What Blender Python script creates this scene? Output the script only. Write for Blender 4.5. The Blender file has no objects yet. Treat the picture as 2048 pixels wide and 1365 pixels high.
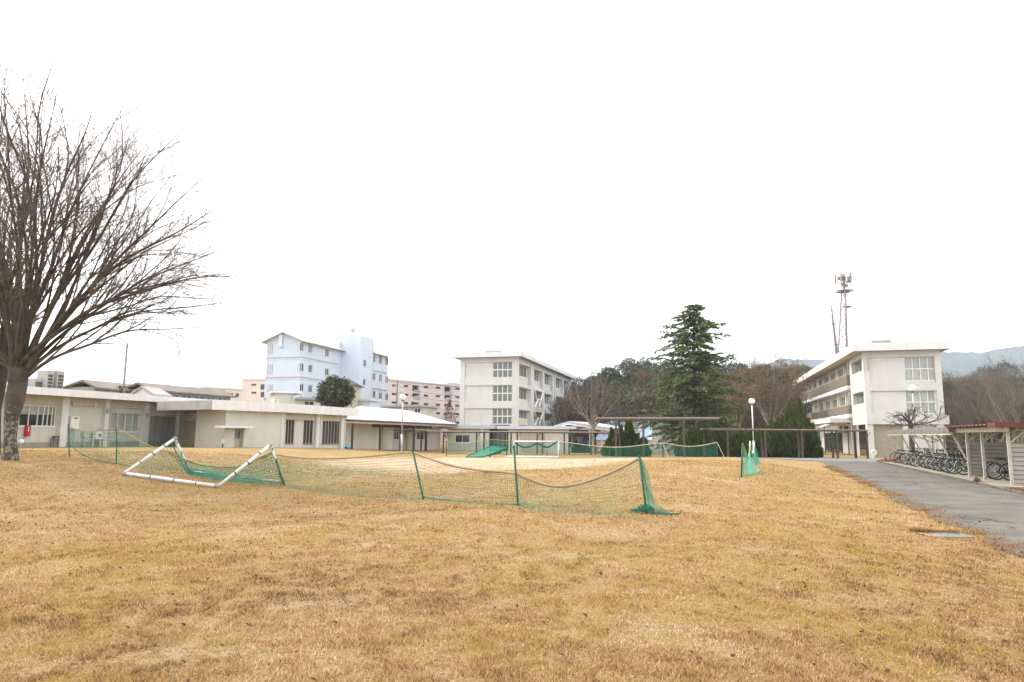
import bpy, bmesh, math, random
import numpy as np
from mathutils import Vector, Matrix, noise as mnoise

# ------------------------------------------------------------------ camera
SC = bpy.context.scene
COL = SC.collection
FPX = 1365.0                      # focal length in photo pixels (24 mm on 36 mm, 2048 px wide)
EYE = 1.70
PITCH = math.atan((870.0 - 682.5) / FPX)
ROLL = math.radians(0.4)
cam_d = bpy.data.cameras.new("camera"); cam_d.sensor_width = 36.0; cam_d.lens = 24.0
cam_d.clip_start = 0.05; cam_d.clip_end = 20000.0
cam = bpy.data.objects.new("camera", cam_d); COL.objects.link(cam)
CAM_M = Matrix.Translation((0, 0, EYE)) @ (Matrix.Rotation(math.pi / 2 + PITCH, 4, 'X') @ Matrix.Rotation(ROLL, 4, 'Z'))
cam.matrix_world = CAM_M
SC.camera = cam

# ------------------------------------------------------------------ sky, sun, exposure
SUN_EL, SUN_AZ = math.radians(42), math.radians(-62)      # azimuth from +Y, negative = left
w = bpy.data.worlds.new("World"); SC.world = w; w.use_nodes = True
nt = w.node_tree; nt.nodes.clear()
out = nt.nodes.new("ShaderNodeOutputWorld"); bg = nt.nodes.new("ShaderNodeBackground")
sky = nt.nodes.new("ShaderNodeTexSky"); sky.sky_type = 'NISHITA'; sky.sun_disc = False
sky.sun_elevation = SUN_EL; sky.sun_rotation = SUN_AZ; sky.dust_density = 6.0; sky.air_density = 1.0; sky.ozone_density = 1.0
hs = nt.nodes.new("ShaderNodeHueSaturation"); hs.inputs['Saturation'].default_value = 0.12; hs.inputs['Value'].default_value = 0.6
mx = nt.nodes.new("ShaderNodeMix"); mx.data_type = 'RGBA'; mx.blend_type = 'ADD'; mx.inputs['Factor'].default_value = 1.0
nt.links.new(sky.outputs[0], hs.inputs['Color']); nt.links.new(hs.outputs[0], mx.inputs['A'])
mx.inputs['B'].default_value = (7.5, 7.42, 7.3, 1)      # thick even cloud
bg.inputs['Strength'].default_value = 0.11
nt.links.new(mx.outputs['Result'], bg.inputs['Color']); nt.links.new(bg.outputs[0], out.inputs['Surface'])
sd = bpy.data.lights.new("sun", 'SUN'); sd.energy = 1.2; sd.angle = math.radians(14); sd.color = (1.0, 0.94, 0.86)
so = bpy.data.objects.new("sun", sd); COL.objects.link(so)
sdir = Vector((math.sin(SUN_AZ) * math.cos(SUN_EL), math.cos(SUN_AZ) * math.cos(SUN_EL), math.sin(SUN_EL)))
so.rotation_euler = (-sdir).to_track_quat('-Z', 'Y').to_euler(); so.location = sdir * 60
SC.view_settings.view_transform = 'Standard'; SC.view_settings.look = 'None'
SC.view_settings.exposure = 1.14; SC.view_settings.gamma = 1.0; SC.view_settings.use_curve_mapping = False
SC.cycles.max_bounces = 6; SC.cycles.transparent_max_bounces = 24; SC.cycles.volume_bounces = 1
SC.cycles.use_denoising = True

# ------------------------------------------------------------------ photo pixel -> direction helpers
CAM_R = CAM_M.to_3x3()
def ray(px, py):
    return CAM_R @ Vector(((px - 1024.0) / FPX, -(py - 682.5) / FPX, -1.0))
def at_y(px, py, Y):
    d = ray(px, py); t = Y / d.y
    return Vector((d.x * t, Y, EYE + d.z * t))
def on_z(px, py, z):
    d = ray(px, py); t = (z - EYE) / d.z
    return Vector((d.x * t, d.y * t, z))
def sstep(x, a, b):
    t = min(1.0, max(0.0, (x - a) / (b - a))); return t * t * (3 - 2 * t)

YA = math.radians(15.8)                        # the campus grid: A goes away, B goes right
A = Vector((math.sin(YA), math.cos(YA), 0)); B = Vector((math.cos(YA), -math.sin(YA), 0))
YR = math.radians(20.0)                        # the lane: R goes away along it, Q to its right
RV = Vector((math.sin(YR), math.cos(YR), 0)); QV = Vector((math.cos(YR), -math.sin(YR), 0)); RO = Vector((17.3, 24.0, 0))
def rq(q, r, z=0.0):
    p = RO + QV * q + RV * r; p.z = z; return p
def to_rq(x, y):
    dx, dy = x - RO.x, y - RO.y
    return dx * QV.x + dy * QV.y, dx * RV.x + dy * RV.y

def hgt(x, y):
    """ground height"""
    q, r = to_rq(x, y)
    base = -0.34 * sstep(y, 48, 72)
    d = -4.40 - q                               # metres left of the lane
    mound = 0.0
    if d > 0:
        mound = 0.34 * sstep(d, 0.2, 6.0) * sstep(y, 14, 30) * (1 - 0.75 * sstep(d, 9, 20)) * (1 - sstep(y, 38, 54))
        mound += 0.22 * sstep(d, 0.2, 4.5) * (1 - 0.65 * sstep(d, 6, 15)) * (1 - 0.5 * sstep(y, 30, 48)) * (1 - sstep(y, 50, 64))
    left = 0.62 * sstep(-x, 5, 17) * sstep(y, 8, 24) * (1 - 0.45 * sstep(y, 60, 90))
    und = 0.03 * math.sin(x * 0.7 + 1.3) * math.sin(y * 0.55) * sstep(d, 0.0, 2.5) if y < 60 else 0.0
    return base + mound + left + und
def gp(px, py):
    """ground point seen at a photo pixel"""
    d = ray(px, py); t = 3.0
    last = t
    while t < 140:
        x, y, z = d.x * t, d.y * t, EYE + d.z * t
        if z <= hgt(x, y):
            lo, hi = last, t
            for _ in range(18):
                m = (lo + hi) / 2
                if EYE + d.z * m <= hgt(d.x * m, d.y * m): hi = m
                else: lo = m
            t = hi; break
        last = t; t += 0.25
    return Vector((d.x * t, d.y * t, hgt(d.x * t, d.y * t)))

# ------------------------------------------------------------------ mesh building
def root_of(o):
    while o.parent: o = o.parent
    return o
def mesh_obj(name, verts, faces, mat, parent=None, smooth=False, attrs=None):
    if parent is not None:
        L = root_of(parent).location
        verts = [(v[0] - L[0], v[1] - L[1], v[2] - L[2]) for v in verts]
    me = bpy.data.meshes.new(name)
    me.from_pydata([tuple(v) for v in verts], [], faces)
    if smooth: me.polygons.foreach_set('use_smooth', [True] * len(me.polygons))
    if attrs:
        for k, vals in attrs.items():
            a = me.attributes.new(k, 'FLOAT', 'POINT'); a.data.foreach_set('value', vals)
    if mat: me.materials.append(mat)
    me.update()
    o = bpy.data.objects.new(name, me); COL.objects.link(o)
    if parent is not None: o.parent = parent
    return o
class MB:
    def __init__(s): s.v = []; s.f = []
    def box8(s, c):
        """c: 8 corners, bottom 4 (ccw from above) then top 4"""
        n = len(s.v); s.v += [tuple(p) for p in c]
        for q in ((3, 2, 1, 0), (4, 5, 6, 7), (0, 1, 5, 4), (1, 2, 6, 5), (2, 3, 7, 6), (3, 0, 4, 7)):
            s.f.append(tuple(n + i for i in q))
        return s
    def box(s, x0, x1, y0, y1, z0, z1):
        return s.box8([(x0, y0, z0), (x1, y0, z0), (x1, y1, z0), (x0, y1, z0), (x0, y0, z1), (x1, y0, z1), (x1, y1, z1), (x0, y1, z1)])
    def poly(s, pts):
        n = len(s.v); s.v += [tuple(p) for p in pts]; s.f.append(tuple(range(n, n + len(pts)))); return s
    def prism(s, pts, off):
        """polygon extruded by vector off"""
        n = len(s.v); k = len(pts); off = Vector(off)
        s.v += [tuple(p) for p in pts] + [tuple(Vector(p) + off) for p in pts]
        s.f.append(tuple(range(n + k - 1, n - 1, -1))); s.f.append(tuple(range(n + k, n + 2 * k)))
        for i in range(k):
            j = (i + 1) % k; s.f.append((n + i, n + j, n + k + j, n + k + i))
        return s
    def tube(s, pts, rads, sides=6, cap=True):
        pts = [Vector(p) for p in pts]
        if not isinstance(rads, (list, tuple)): rads = [rads] * len(pts)
        n0 = len(s.v); prev = None
        for i, p in enumerate(pts):
            if i == 0: t = pts[1] - p
            elif i == len(pts) - 1: t = p - pts[i - 1]
            else: t = pts[i + 1] - pts[i - 1]
            t = t.normalized() if t.length > 1e-9 else Vector((0, 0, 1))
            if prev is None:
                ref = Vector((0, 0, 1)) if abs(t.z) < 0.9 else Vector((1, 0, 0))
                u = t.cross(ref).normalized()
            else:
                u = (prev - t * prev.dot(t))
                u = u.normalized() if u.length > 1e-6 else t.orthogonal().normalized()
            prev = u; v = t.cross(u)
            for k in range(sides):
                a = 2 * math.pi * k / sides
                q = p + (u * math.cos(a) + v * math.sin(a)) * rads[i]
                s.v.append((q.x, q.y, q.z))
        for i in range(len(pts) - 1):
            for k in range(sides):
                a = n0 + i * sides + k; b = n0 + i * sides + (k + 1) % sides
                s.f.append((a, b, b + sides, a + sides))
        if cap:
            s.f.append(tuple(n0 + k for k in range(sides - 1, -1, -1)))
            e = n0 + (len(pts) - 1) * sides
            s.f.append(tuple(e + k for k in range(sides)))
        return s
    def sphere(s, c, r, u=12, v=8, sz=1.0):
        n0 = len(s.v)
        for i in range(v + 1):
            th = math.pi * i / v
            for k in range(u):
                ph = 2 * math.pi * k / u
                s.v.append((c[0] + r * math.sin(th) * math.cos(ph), c[1] + r * math.sin(th) * math.sin(ph), c[2] + r * sz * math.cos(th)))
        for i in range(v):
            for k in range(u):
                a = n0 + i * u + k; b = n0 + i * u + (k + 1) % u
                s.f.append((a, a + u, b + u, b))
        return s
    def torus(s, c, ax, R, r, seg=24, sides=5):
        ax = Vector(ax).normalized(); u = ax.orthogonal().normalized(); v = ax.cross(u); c = Vector(c); n0 = len(s.v)
        for i in range(seg):
            a = 2 * math.pi * i / seg; d = u * math.cos(a) + v * math.sin(a)
            for k in range(sides):
                b = 2 * math.pi * k / sides
                p = c + d * (R + r * math.cos(b)) + ax * (r * math.sin(b)); s.v.append(tuple(p))
        for i in range(seg):
            for k in range(sides):
                i2 = (i + 1) % seg; k2 = (k + 1) % sides
                s.f.append((n0 + i * sides + k, n0 + i2 * sides + k, n0 + i2 * sides + k2, n0 + i * sides + k2))
        return s
    def build(s, name, mat, parent=None, smooth=False):
        return mesh_obj(name, s.v, s.f, mat, parent, smooth)
def tag(o, label=None, cat=None, group=None, kind=None):
    if label: o['label'] = label
    if cat: o['category'] = cat
    if group: o['group'] = group
    if kind: o['kind'] = kind
    return o
def empty(name, loc, label=None, cat=None, group=None, rz=0.0):
    o = bpy.data.objects.new(name, None); COL.objects.link(o); o.location = loc; o.rotation_euler = (0, 0, rz)
    o.empty_display_size = 0.3
    return tag(o, label, cat, group)
def copy_tree(o, parent=None):
    c = o.copy(); COL.objects.link(c); c.parent = parent
    for ch in list(o.children): copy_tree(ch, c)
    return c
KIDS = {}

class Fac:
    """a vertical facade plane through P along horizontal direction D, n measured outward (towards the camera)"""
    def __init__(s, P, D):
        s.P = Vector((P[0], P[1], 0)); s.D = Vector((D[0], D[1], 0)).normalized()
        s.N = Vector((s.D.y, -s.D.x, 0))
        if s.N.dot(-s.P) < 0: s.N = -s.N
    def hit(s, px, py, n=0.0):
        d = ray(px, py); o = s.P + s.N * n
        t = (o.dot(s.N)) / (d.dot(s.N))
        p = Vector((d.x * t, d.y * t, EYE + d.z * t))
        return (p - s.P).dot(s.D), p.z
    def S(s, px, n=0.0, py=850): return s.hit(px, py, n)[0]
    def Z(s, px, py, n=0.0): return s.hit(px, py, n)[1]
    def W(s, a, n, z): 
        p = s.P + s.D * a + s.N * n
        return Vector((p.x, p.y, z))
    def box(s, mb, s0, s1, n0, n1, z0, z1):
        if s0 > s1: s0, s1 = s1, s0
        c = [s.W(s0, n0, z0), s.W(s1, n0, z0), s.W(s1, n1, z0), s.W(s0, n1, z0)]
        c += [Vector((p.x, p.y, z1)) for p in c]
        # orientation: make outward
        nrm = (c[1] - c[0]).cross(c[3] - c[0])
        if nrm.z < 0: c = [c[3], c[2], c[1], c[0], c[7], c[6], c[5], c[4]]
        return mb.box8(c)
    def quad(s, mb, s0, s1, z0, z1, n):
        pts = [s.W(s0, n, z0), s.W(s1, n, z0), s.W(s1, n, z1), s.W(s0, n, z1)]
        if (pts[1] - pts[0]).cross(pts[3] - pts[0]).dot(s.N) < 0: pts.reverse()
        return mb.poly(pts)
    def wall(s, mb, s0, s1, z0, z1, n, ops, depth=0.25):
        """front skin with rectangular openings (s0,s1,z0,z1) and their reveals going inwards"""
        if s0 > s1: s0, s1 = s1, s0
        ops = [(min(o[0], o[1]), max(o[0], o[1]), max(o[2], z0), min(o[3], z1)) for o in ops]
        ss = sorted({s0, s1, *[v for o in ops for v in o[:2] if s0 < v < s1]})
        zs = sorted({z0, z1, *[v for o in ops for v in o[2:] if z0 < v < z1]})
        for i in range(len(ss) - 1):
            for j in range(len(zs) - 1):
                cs, cz = (ss[i] + ss[i + 1]) / 2, (zs[j] + zs[j + 1]) / 2
                if any(o[0] < cs < o[1] and o[2] < cz < o[3] for o in ops): continue
                s.quad(mb, ss[i], ss[i + 1], zs[j], zs[j + 1], n)
        for o in ops:
            a, b, c, d = o
            mb.poly([s.W(a, n, c), s.W(a, n - depth, c), s.W(a, n - depth, d), s.W(a, n, d)])
            mb.poly([s.W(b, n, c), s.W(b, n, d), s.W(b, n - depth, d), s.W(b, n - depth, c)])
            mb.poly([s.W(a, n, d), s.W(a, n - depth, d), s.W(b, n - depth, d), s.W(b, n, d)])
            mb.poly([s.W(a, n, c), s.W(b, n, c), s.W(b, n - depth, c), s.W(a, n - depth, c)])

# ------------------------------------------------------------------ materials
MATS = {}
def mat(name, col, rough=0.8, var=0.12, scale=3.0, bump=0.0, bscale=40.0, streak=0.0, metal=0.0, spec=0.3, col2=None):
    if name in MATS: return MATS[name]
    m = bpy.data.materials.new(name); m.use_nodes = True; t = m.node_tree; L = t.links
    b = t.nodes['Principled BSDF']; b.inputs['Roughness'].default_value = rough; b.inputs['Metallic'].default_value = metal
    b.inputs['Specular IOR Level'].default_value = spec
    geo = t.nodes.new('ShaderNodeNewGeometry')
    nz = t.nodes.new('ShaderNodeTexNoise'); nz.inputs['Scale'].default_value = scale; nz.inputs['Detail'].default_value = 5
    L.new(geo.outputs['Position'], nz.inputs['Vector'])
    ramp = t.nodes.new('ShaderNodeValToRGB')
    c2 = col2 if col2 else tuple(c * (1 - var * 2) for c in col)
    c1 = tuple(min(1, c * (1 + var * 0.4)) for c in col)
    ramp.color_ramp.elements[0].position = 0.25; ramp.color_ramp.elements[0].color = (*c2, 1)
    ramp.color_ramp.elements[1].position = 0.6; ramp.color_ramp.elements[1].color = (*c1, 1)
    L.new(nz.outputs[0], ramp.inputs[0]); last = ramp.outputs[0]
    if streak > 0:
        mp = t.nodes.new('ShaderNodeMapping'); mp.inputs['Scale'].default_value = (2.2, 2.2, 0.12)
        n2 = t.nodes.new('ShaderNodeTexNoise'); n2.inputs['Scale'].default_value = 1.6; n2.inputs['Detail'].default_value = 6; n2.inputs['Roughness'].default_value = 0.7
        L.new(geo.outputs['Position'], mp.inputs[0]); L.new(mp.outputs[0], n2.inputs['Vector'])
        r2 = t.nodes.new('ShaderNodeValToRGB'); r2.color_ramp.elements[0].position = 0.34; r2.color_ramp.elements[1].position = 0.52
        g = 1 - streak; r2.color_ramp.elements[0].color = (g, g * 0.99, g * 0.96, 1); r2.color_ramp.elements[1].color = (1, 1, 1, 1)
        L.new(n2.outputs[0], r2.inputs[0])
        mu = t.nodes.new('ShaderNodeMix'); mu.data_type = 'RGBA'; mu.blend_type = 'MULTIPLY'; mu.inputs['Factor'].default_value = 1
        L.new(last, mu.inputs['A']); L.new(r2.outputs[0], mu.inputs['B']); last = mu.outputs['Result']
    L.new(last, b.inputs['Base Color'])
    if bump > 0:
        n3 = t.nodes.new('ShaderNodeTexNoise'); n3.inputs['Scale'].default_value = bscale; n3.inputs['Detail'].default_value = 4
        L.new(geo.outputs['Position'], n3.inputs['Vector'])
        bp = t.nodes.new('ShaderNodeBump'); bp.inputs['Strength'].default_value = bump; bp.inputs['Distance'].default_value = 0.02
        L.new(n3.outputs[0], bp.inputs['Height']); L.new(bp.outputs[0], b.inputs['Normal'])
    MATS[name] = m
    return m
def glass_mat(name, tint, refl=0.35, rough=0.03):
    """window glass: part mirror, part see-through"""
    if name in MATS: return MATS[name]
    m = bpy.data.materials.new(name); m.use_nodes = True; t = m.node_tree; t.nodes.clear(); L = t.links
    o = t.nodes.new('ShaderNodeOutputMaterial'); tr = t.nodes.new('ShaderNodeBsdfTransparent'); gl = t.nodes.new('ShaderNodeBsdfGlossy')
    tr.inputs[0].default_value = (*tint, 1); gl.inputs['Roughness'].default_value = rough; gl.inputs[0].default_value = (0.9, 0.93, 0.95, 1)
    fr = t.nodes.new('ShaderNodeLayerWeight'); pw = t.nodes.new('ShaderNodeMath'); pw.operation = 'POWER'; pw.inputs[1].default_value = 4.0
    L.new(fr.outputs['Facing'], pw.inputs[0])
    ad = t.nodes.new('ShaderNodeMath'); ad.operation = 'MULTIPLY_ADD'; ad.inputs[1].default_value = 0.8; ad.inputs[2].default_value = refl * 0.35; ad.use_clamp = True
    ms = t.nodes.new('ShaderNodeMixShader'); L.new(pw.outputs[0], ad.inputs[0]); L.new(ad.outputs[0], ms.inputs[0])
    L.new(tr.outputs[0], ms.inputs[1]); L.new(gl.outputs[0], ms.inputs[2]); L.new(ms.outputs[0], o.inputs['Surface'])
    MATS[name] = m; return m
def leaf_mat(name, stops, rough=0.7, trans=0.15, attr='rnd'):
    """colour by a per-leaf random number"""
    if name in MATS: return MATS[name]
    m = bpy.data.materials.new(name); m.use_nodes = True; t = m.node_tree; L = t.links
    b = t.nodes['Principled BSDF']; b.inputs['Roughness'].default_value = rough; b.inputs['Specular IOR Level'].default_value = 0.15
    at = t.nodes.new('ShaderNodeAttribute'); at.attribute_name = attr
    r = t.nodes.new('ShaderNodeValToRGB'); el = r.color_ramp.elements
    while len(el) < len(stops): el.new(0.5)
    for e, (p, c) in zip(el, stops): e.position = p; e.color = (*c, 1)
    L.new(at.outputs['Fac'], r.inputs[0]); L.new(r.outputs[0], b.inputs['Base Color'])
    if trans > 0:
        o = t.nodes['Material Output']; tl = t.nodes.new('ShaderNodeBsdfTranslucent'); ms = t.nodes.new('ShaderNodeMixShader'); ms.inputs[0].default_value = trans
        L.new(r.outputs[0], tl.inputs[0]); L.new(b.outputs[0], ms.inputs[1]); L.new(tl.outputs[0], ms.inputs[2]); L.new(ms.outputs[0], o.inputs['Surface'])
    MATS[name] = m; return m
def lin(r, g, b):
    f = lambda c: ((c / 255 + 0.055) / 1.055) ** 2.4 if c > 10 else c / 255 / 12.92
    return (f(r), f(g), f(b))

M_CREAM = mat('cream_render', (0.55, 0.535, 0.475), 0.85, 0.05, 0.8, 0.15, 60, streak=0.07)
M_CREAM2 = mat('darker_cream_render', (0.50, 0.46, 0.37), 0.85, 0.06, 0.8, 0.15, 60, streak=0.10)  # darker cream; on the lintel beams it paints in their shade
M_WHITE = mat('white_render', (0.61, 0.61, 0.60), 0.85, 0.04, 0.7, 0.12, 60, streak=0.05)
M_FASCIA = mat('fascia_paint', (0.68, 0.67, 0.68), 0.7, 0.04, 1.5, 0.08, 40, streak=0.06)
M_PLINTH = mat('plinth_concrete', (0.30, 0.29, 0.25), 0.9, 0.12, 2.0, 0.2, 50)
M_BLUEW = mat('pale_blue_render', (0.56, 0.635, 0.75), 0.85, 0.03, 0.6, streak=0.04)
M_BLUEW2 = mat('light_blue_trim', (0.62, 0.70, 0.80), 0.8, 0.03, 0.6)
M_BAND = mat('mauve_band', (0.46, 0.37, 0.40), 0.8, 0.05, 1.0)
M_PINK = mat('pink_render', (0.64, 0.56, 0.54), 0.85, 0.05, 0.3, streak=0.05)
M_SHADEIN = mat('painted_interior_shade', (0.045, 0.045, 0.04), 0.9, 0.2)  # flat dark colour that paints in the shade of unlit depths
M_FRAME = mat('white_sash', (0.72, 0.72, 0.70), 0.5, 0.03)
M_ALU = mat('aluminium_sash', (0.42, 0.42, 0.40), 0.4, 0.05, metal=0.5)
M_DARKFR = mat('dark_sash', (0.06, 0.055, 0.05), 0.5, 0.1)
M_CURT = mat('curtain_cloth', (0.46, 0.47, 0.45), 0.9, 0.08, 2.0)
M_BLIND = mat('blind_cloth', (0.44, 0.45, 0.40), 0.9, 0.06, 2.0)
M_BROWN = mat('brown_steel', (0.070, 0.048, 0.036), 0.55, 0.2, 3.0)
M_TAUPE = mat('taupe_steel', (0.095, 0.072, 0.058), 0.6, 0.2, 3.0)
M_ROOFW = mat('white_roof_sheet', (0.45, 0.465, 0.49), 0.5, 0.03, 0.6, streak=0.03)
M_ROOFG = mat('grey_roof', (0.36, 0.35, 0.33), 0.8, 0.12, 1.2)
M_STEELW = mat('white_painted_steel', (0.72, 0.72, 0.69), 0.45, 0.06, 5)
M_GALV = mat('galvanised_steel', (0.42, 0.44, 0.46), 0.45, 0.1, 6, metal=0.4)
M_BLACK = mat('black_rubber', (0.018, 0.018, 0.018), 0.7, 0.1)
M_RAIL = mat('brown_louvre', (0.19, 0.155, 0.11), 0.7, 0.08, 2.0)
G_CLEAR = glass_mat('window_glass', (0.93, 0.955, 0.94), 0.14)
G_DARK = mat('dark_window_glass', (0.055, 0.065, 0.06), 0.12, 0.1, spec=0.6)
G_MID = mat('grey_window_glass', (0.135, 0.15, 0.135), 0.15, 0.1, spec=0.6)
# ================================================================== GROUND
def ground_material():
    m = bpy.data.materials.new('dry_lawn_soil'); m.use_nodes = True; t = m.node_tree; L = t.links; N = t.nodes
    b = N['Principled BSDF']; b.inputs['Roughness'].default_value = 0.95; b.inputs['Specular IOR Level'].default_value = 0.1
    geo = N.new('ShaderNodeNewGeometry'); P = geo.outputs['Position']
    def nz(scale, detail=5, rough=0.6, sx=1, sy=1, off=0):
        mp = N.new('ShaderNodeMapping'); mp.inputs['Scale'].default_value = (sx, sy, 1); mp.inputs['Location'].default_value = (off, off * 0.7, 0)
        n = N.new('ShaderNodeTexNoise'); n.inputs['Scale'].default_value = scale; n.inputs['Detail'].default_value = detail; n.inputs['Roughness'].default_value = rough
        L.new(P, mp.inputs[0]); L.new(mp.outputs[0], n.inputs['Vector']); return n.outputs[0]
    def ramp(v, *stops):
        r = N.new('ShaderNodeValToRGB'); el = r.color_ramp.elements
        while len(el) < len(stops): el.new(0.5)
        for e, (p, c) in zip(el, stops): e.position = p; e.color = (*c, 1) if len(c) == 3 else c
        L.new(v, r.inputs[0]); return r.outputs[0]
    def mix(f, a, c, mode='MIX'):
        x = N.new('ShaderNodeMix'); x.data_type = 'RGBA'; x.blend_type = mode
        if isinstance(f, float): x.inputs['Factor'].default_value = f
        else: L.new(f, x.inputs['Factor'])
        L.new(a, x.inputs['A']) if not isinstance(a, tuple) else x.inputs['A'].default_value.__setitem__(slice(0, 4), (*a, 1))
        L.new(c, x.inputs['B']) if not isinstance(c, tuple) else x.inputs['B'].default_value.__setitem__(slice(0, 4), (*c, 1))
        return x.outputs['Result']
    fine = nz(40, 8, 0.8)
    grass = ramp(fine, (0.36, (0.060, 0.038, 0.018)), (0.45, (0.225, 0.140, 0.062)), (0.56, (0.370, 0.242, 0.116)), (0.70, (0.51, 0.368, 0.212)))
    broad = nz(0.32, 5, 0.65)
    grass = mix(ramp(broad, (0.42, (0, 0, 0)), (0.62, (0.55, 0.55, 0.55))), grass, ramp(fine, (0.3, (0.13, 0.092, 0.030)), (0.6, (0.36, 0.255, 0.085))))
    pale = nz(0.5, 6, 0.7, off=31)
    grass = mix(ramp(pale, (0.52, (0, 0, 0)), (0.68, (0.5, 0.5, 0.5))), grass, ramp(fine, (0.3, (0.25, 0.19, 0.12)), (0.65, (0.50, 0.40, 0.27))))
    # bare sandy pitch: an uneven ellipse in the middle of the field
    sep = N.new('ShaderNodeSeparateXYZ'); L.new(P, sep.inputs[0])
    def axis(o, c, r):
        a = N.new('ShaderNodeMath'); a.operation = 'SUBTRACT'; a.inputs[1].default_value = c; L.new(o, a.inputs[0])
        d = N.new('ShaderNodeMath'); d.operation = 'DIVIDE'; d.inputs[1].default_value = r; L.new(a.outputs[0], d.inputs[0])
        q = N.new('ShaderNodeMath'); q.operation = 'POWER'; q.inputs[1].default_value = 2; L.new(d.outputs[0], q.inputs[0])
        return q.outputs[0]
    ad = N.new('ShaderNodeMath'); ad.operation = 'ADD'; L.new(axis(sep.outputs[0], -1.0, 9.5), ad.inputs[0]); L.new(axis(sep.outputs[1], 38.5, 13.0), ad.inputs[1])
    wob = N.new('ShaderNodeMath'); wob.operation = 'MULTIPLY_ADD'; L.new(nz(0.35, 5, 0.6, 1, 0.35, 7), wob.inputs[0]); wob.inputs[1].default_value = 1.5; L.new(ad.outputs[0], wob.inputs[2])
    sandm = ramp(wob.outputs[0], (0.80, (1, 1, 1)), (1.0, (0, 0, 0)))
    sc_ = N.new('ShaderNodeMath'); sc_.operation = 'MULTIPLY'; sc_.inputs[1].default_value = 0.5; L.new(wob.outputs[0], sc_.inputs[0])
    sandm = ramp(sc_.outputs[0], (0.70, (1, 1, 1)), (0.88, (0, 0, 0)))
    sand = ramp(nz(1.2, 6, 0.7, 1, 0.4, 3), (0.35, (0.38, 0.255, 0.165)), (0.55, (0.46, 0.325, 0.225)), (0.75, (0.52, 0.385, 0.28)))
    c = mix(sandm, grass, sand)
    # worn muddy greenish patch left of the pitch, with clods
    ad2 = N.new('ShaderNodeMath'); ad2.operation = 'ADD'; L.new(axis(sep.outputs[0], -8.5, 5.0), ad2.inputs[0]); L.new(axis(sep.outputs[1], 27.5, 5.5), ad2.inputs[1])
    w2 = N.new('ShaderNodeMath'); w2.operation = 'MULTIPLY_ADD'; L.new(nz(0.6, 5, 0.6, 1, 1, 17), w2.inputs[0]); w2.inputs[1].default_value = 1.2; L.new(ad2.outputs[0], w2.inputs[2])
    s2 = N.new('ShaderNodeMath'); s2.operation = 'MULTIPLY'; s2.inputs[1].default_value = 0.5; L.new(w2.outputs[0], s2.inputs[0])
    c = mix(ramp(s2.outputs[0], (0.5, (0.8, 0.8, 0.8)), (0.85, (0, 0, 0))), c, ramp(nz(5, 6, 0.8, 1, 0.7, 9), (0.40, (0.075, 0.060, 0.040)), (0.50, (0.23, 0.19, 0.09)), (0.65, (0.40, 0.32, 0.18))))
    # greenish streaks at the pitch rim
    gr = nz(0.22, 5, 0.6, 0.6, 2.2, 53)
    far = N.new('ShaderNodeMapRange'); far.inputs[1].default_value = 18; far.inputs[2].default_value = 26; L.new(sep.outputs[1], far.inputs[0])
    gm = N.new('ShaderNodeMath'); gm.operation = 'MULTIPLY'; L.new(far.outputs[0], gm.inputs[0]); L.new(ramp(gr, (0.52, (0, 0, 0)), (0.66, (0.6, 0.6, 0.6))), gm.inputs[1])
    c = mix(gm.outputs[0], c, (0.25, 0.22, 0.085))
    dk = nz(9, 5, 0.7, off=77)
    c = mix(ramp(dk, (0.66, (0, 0, 0)), (0.72, (0.75, 0.75, 0.75))), c, (0.085, 0.05, 0.03))
    L.new(c, b.inputs['Base Color'])
    bp = N.new('ShaderNodeBump'); bp.inputs['Strength'].default_value = 0.9; bp.inputs['Distance'].default_value = 0.03
    L.new(nz(30, 6, 0.8), bp.inputs['Height']); L.new(bp.outputs[0], b.inputs['Normal'])
    return m
M_LAWN = ground_material()
def grid_lines(*segs):
    out = []
    for a, b, n in segs: out += list(np.linspace(a, b, n, endpoint=False))
    out.append(segs[-1][1]); return out
gxs = grid_lines((-2400, -300, 8), (-300, -60, 16), (-60, -20, 50), (-20, 30, 110), (30, 60, 40), (60, 300, 16), (300, 2400, 8))
gys = grid_lines((-40, 2, 14), (2, 40, 110), (40, 80, 70), (80, 150, 30), (150, 400, 14), (400, 2400, 8))
gv = [(x, y, hgt(x, y)) for y in gys for x in gxs]
nx = len(gxs)
gf = [(j * nx + i, j * nx + i + 1, (j + 1) * nx + i + 1, (j + 1) * nx + i) for j in range(len(gys) - 1) for i in range(nx - 1)]
ground = mesh_obj('ground', gv, gf, M_LAWN, smooth=True); tag(ground, kind='structure')

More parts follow.
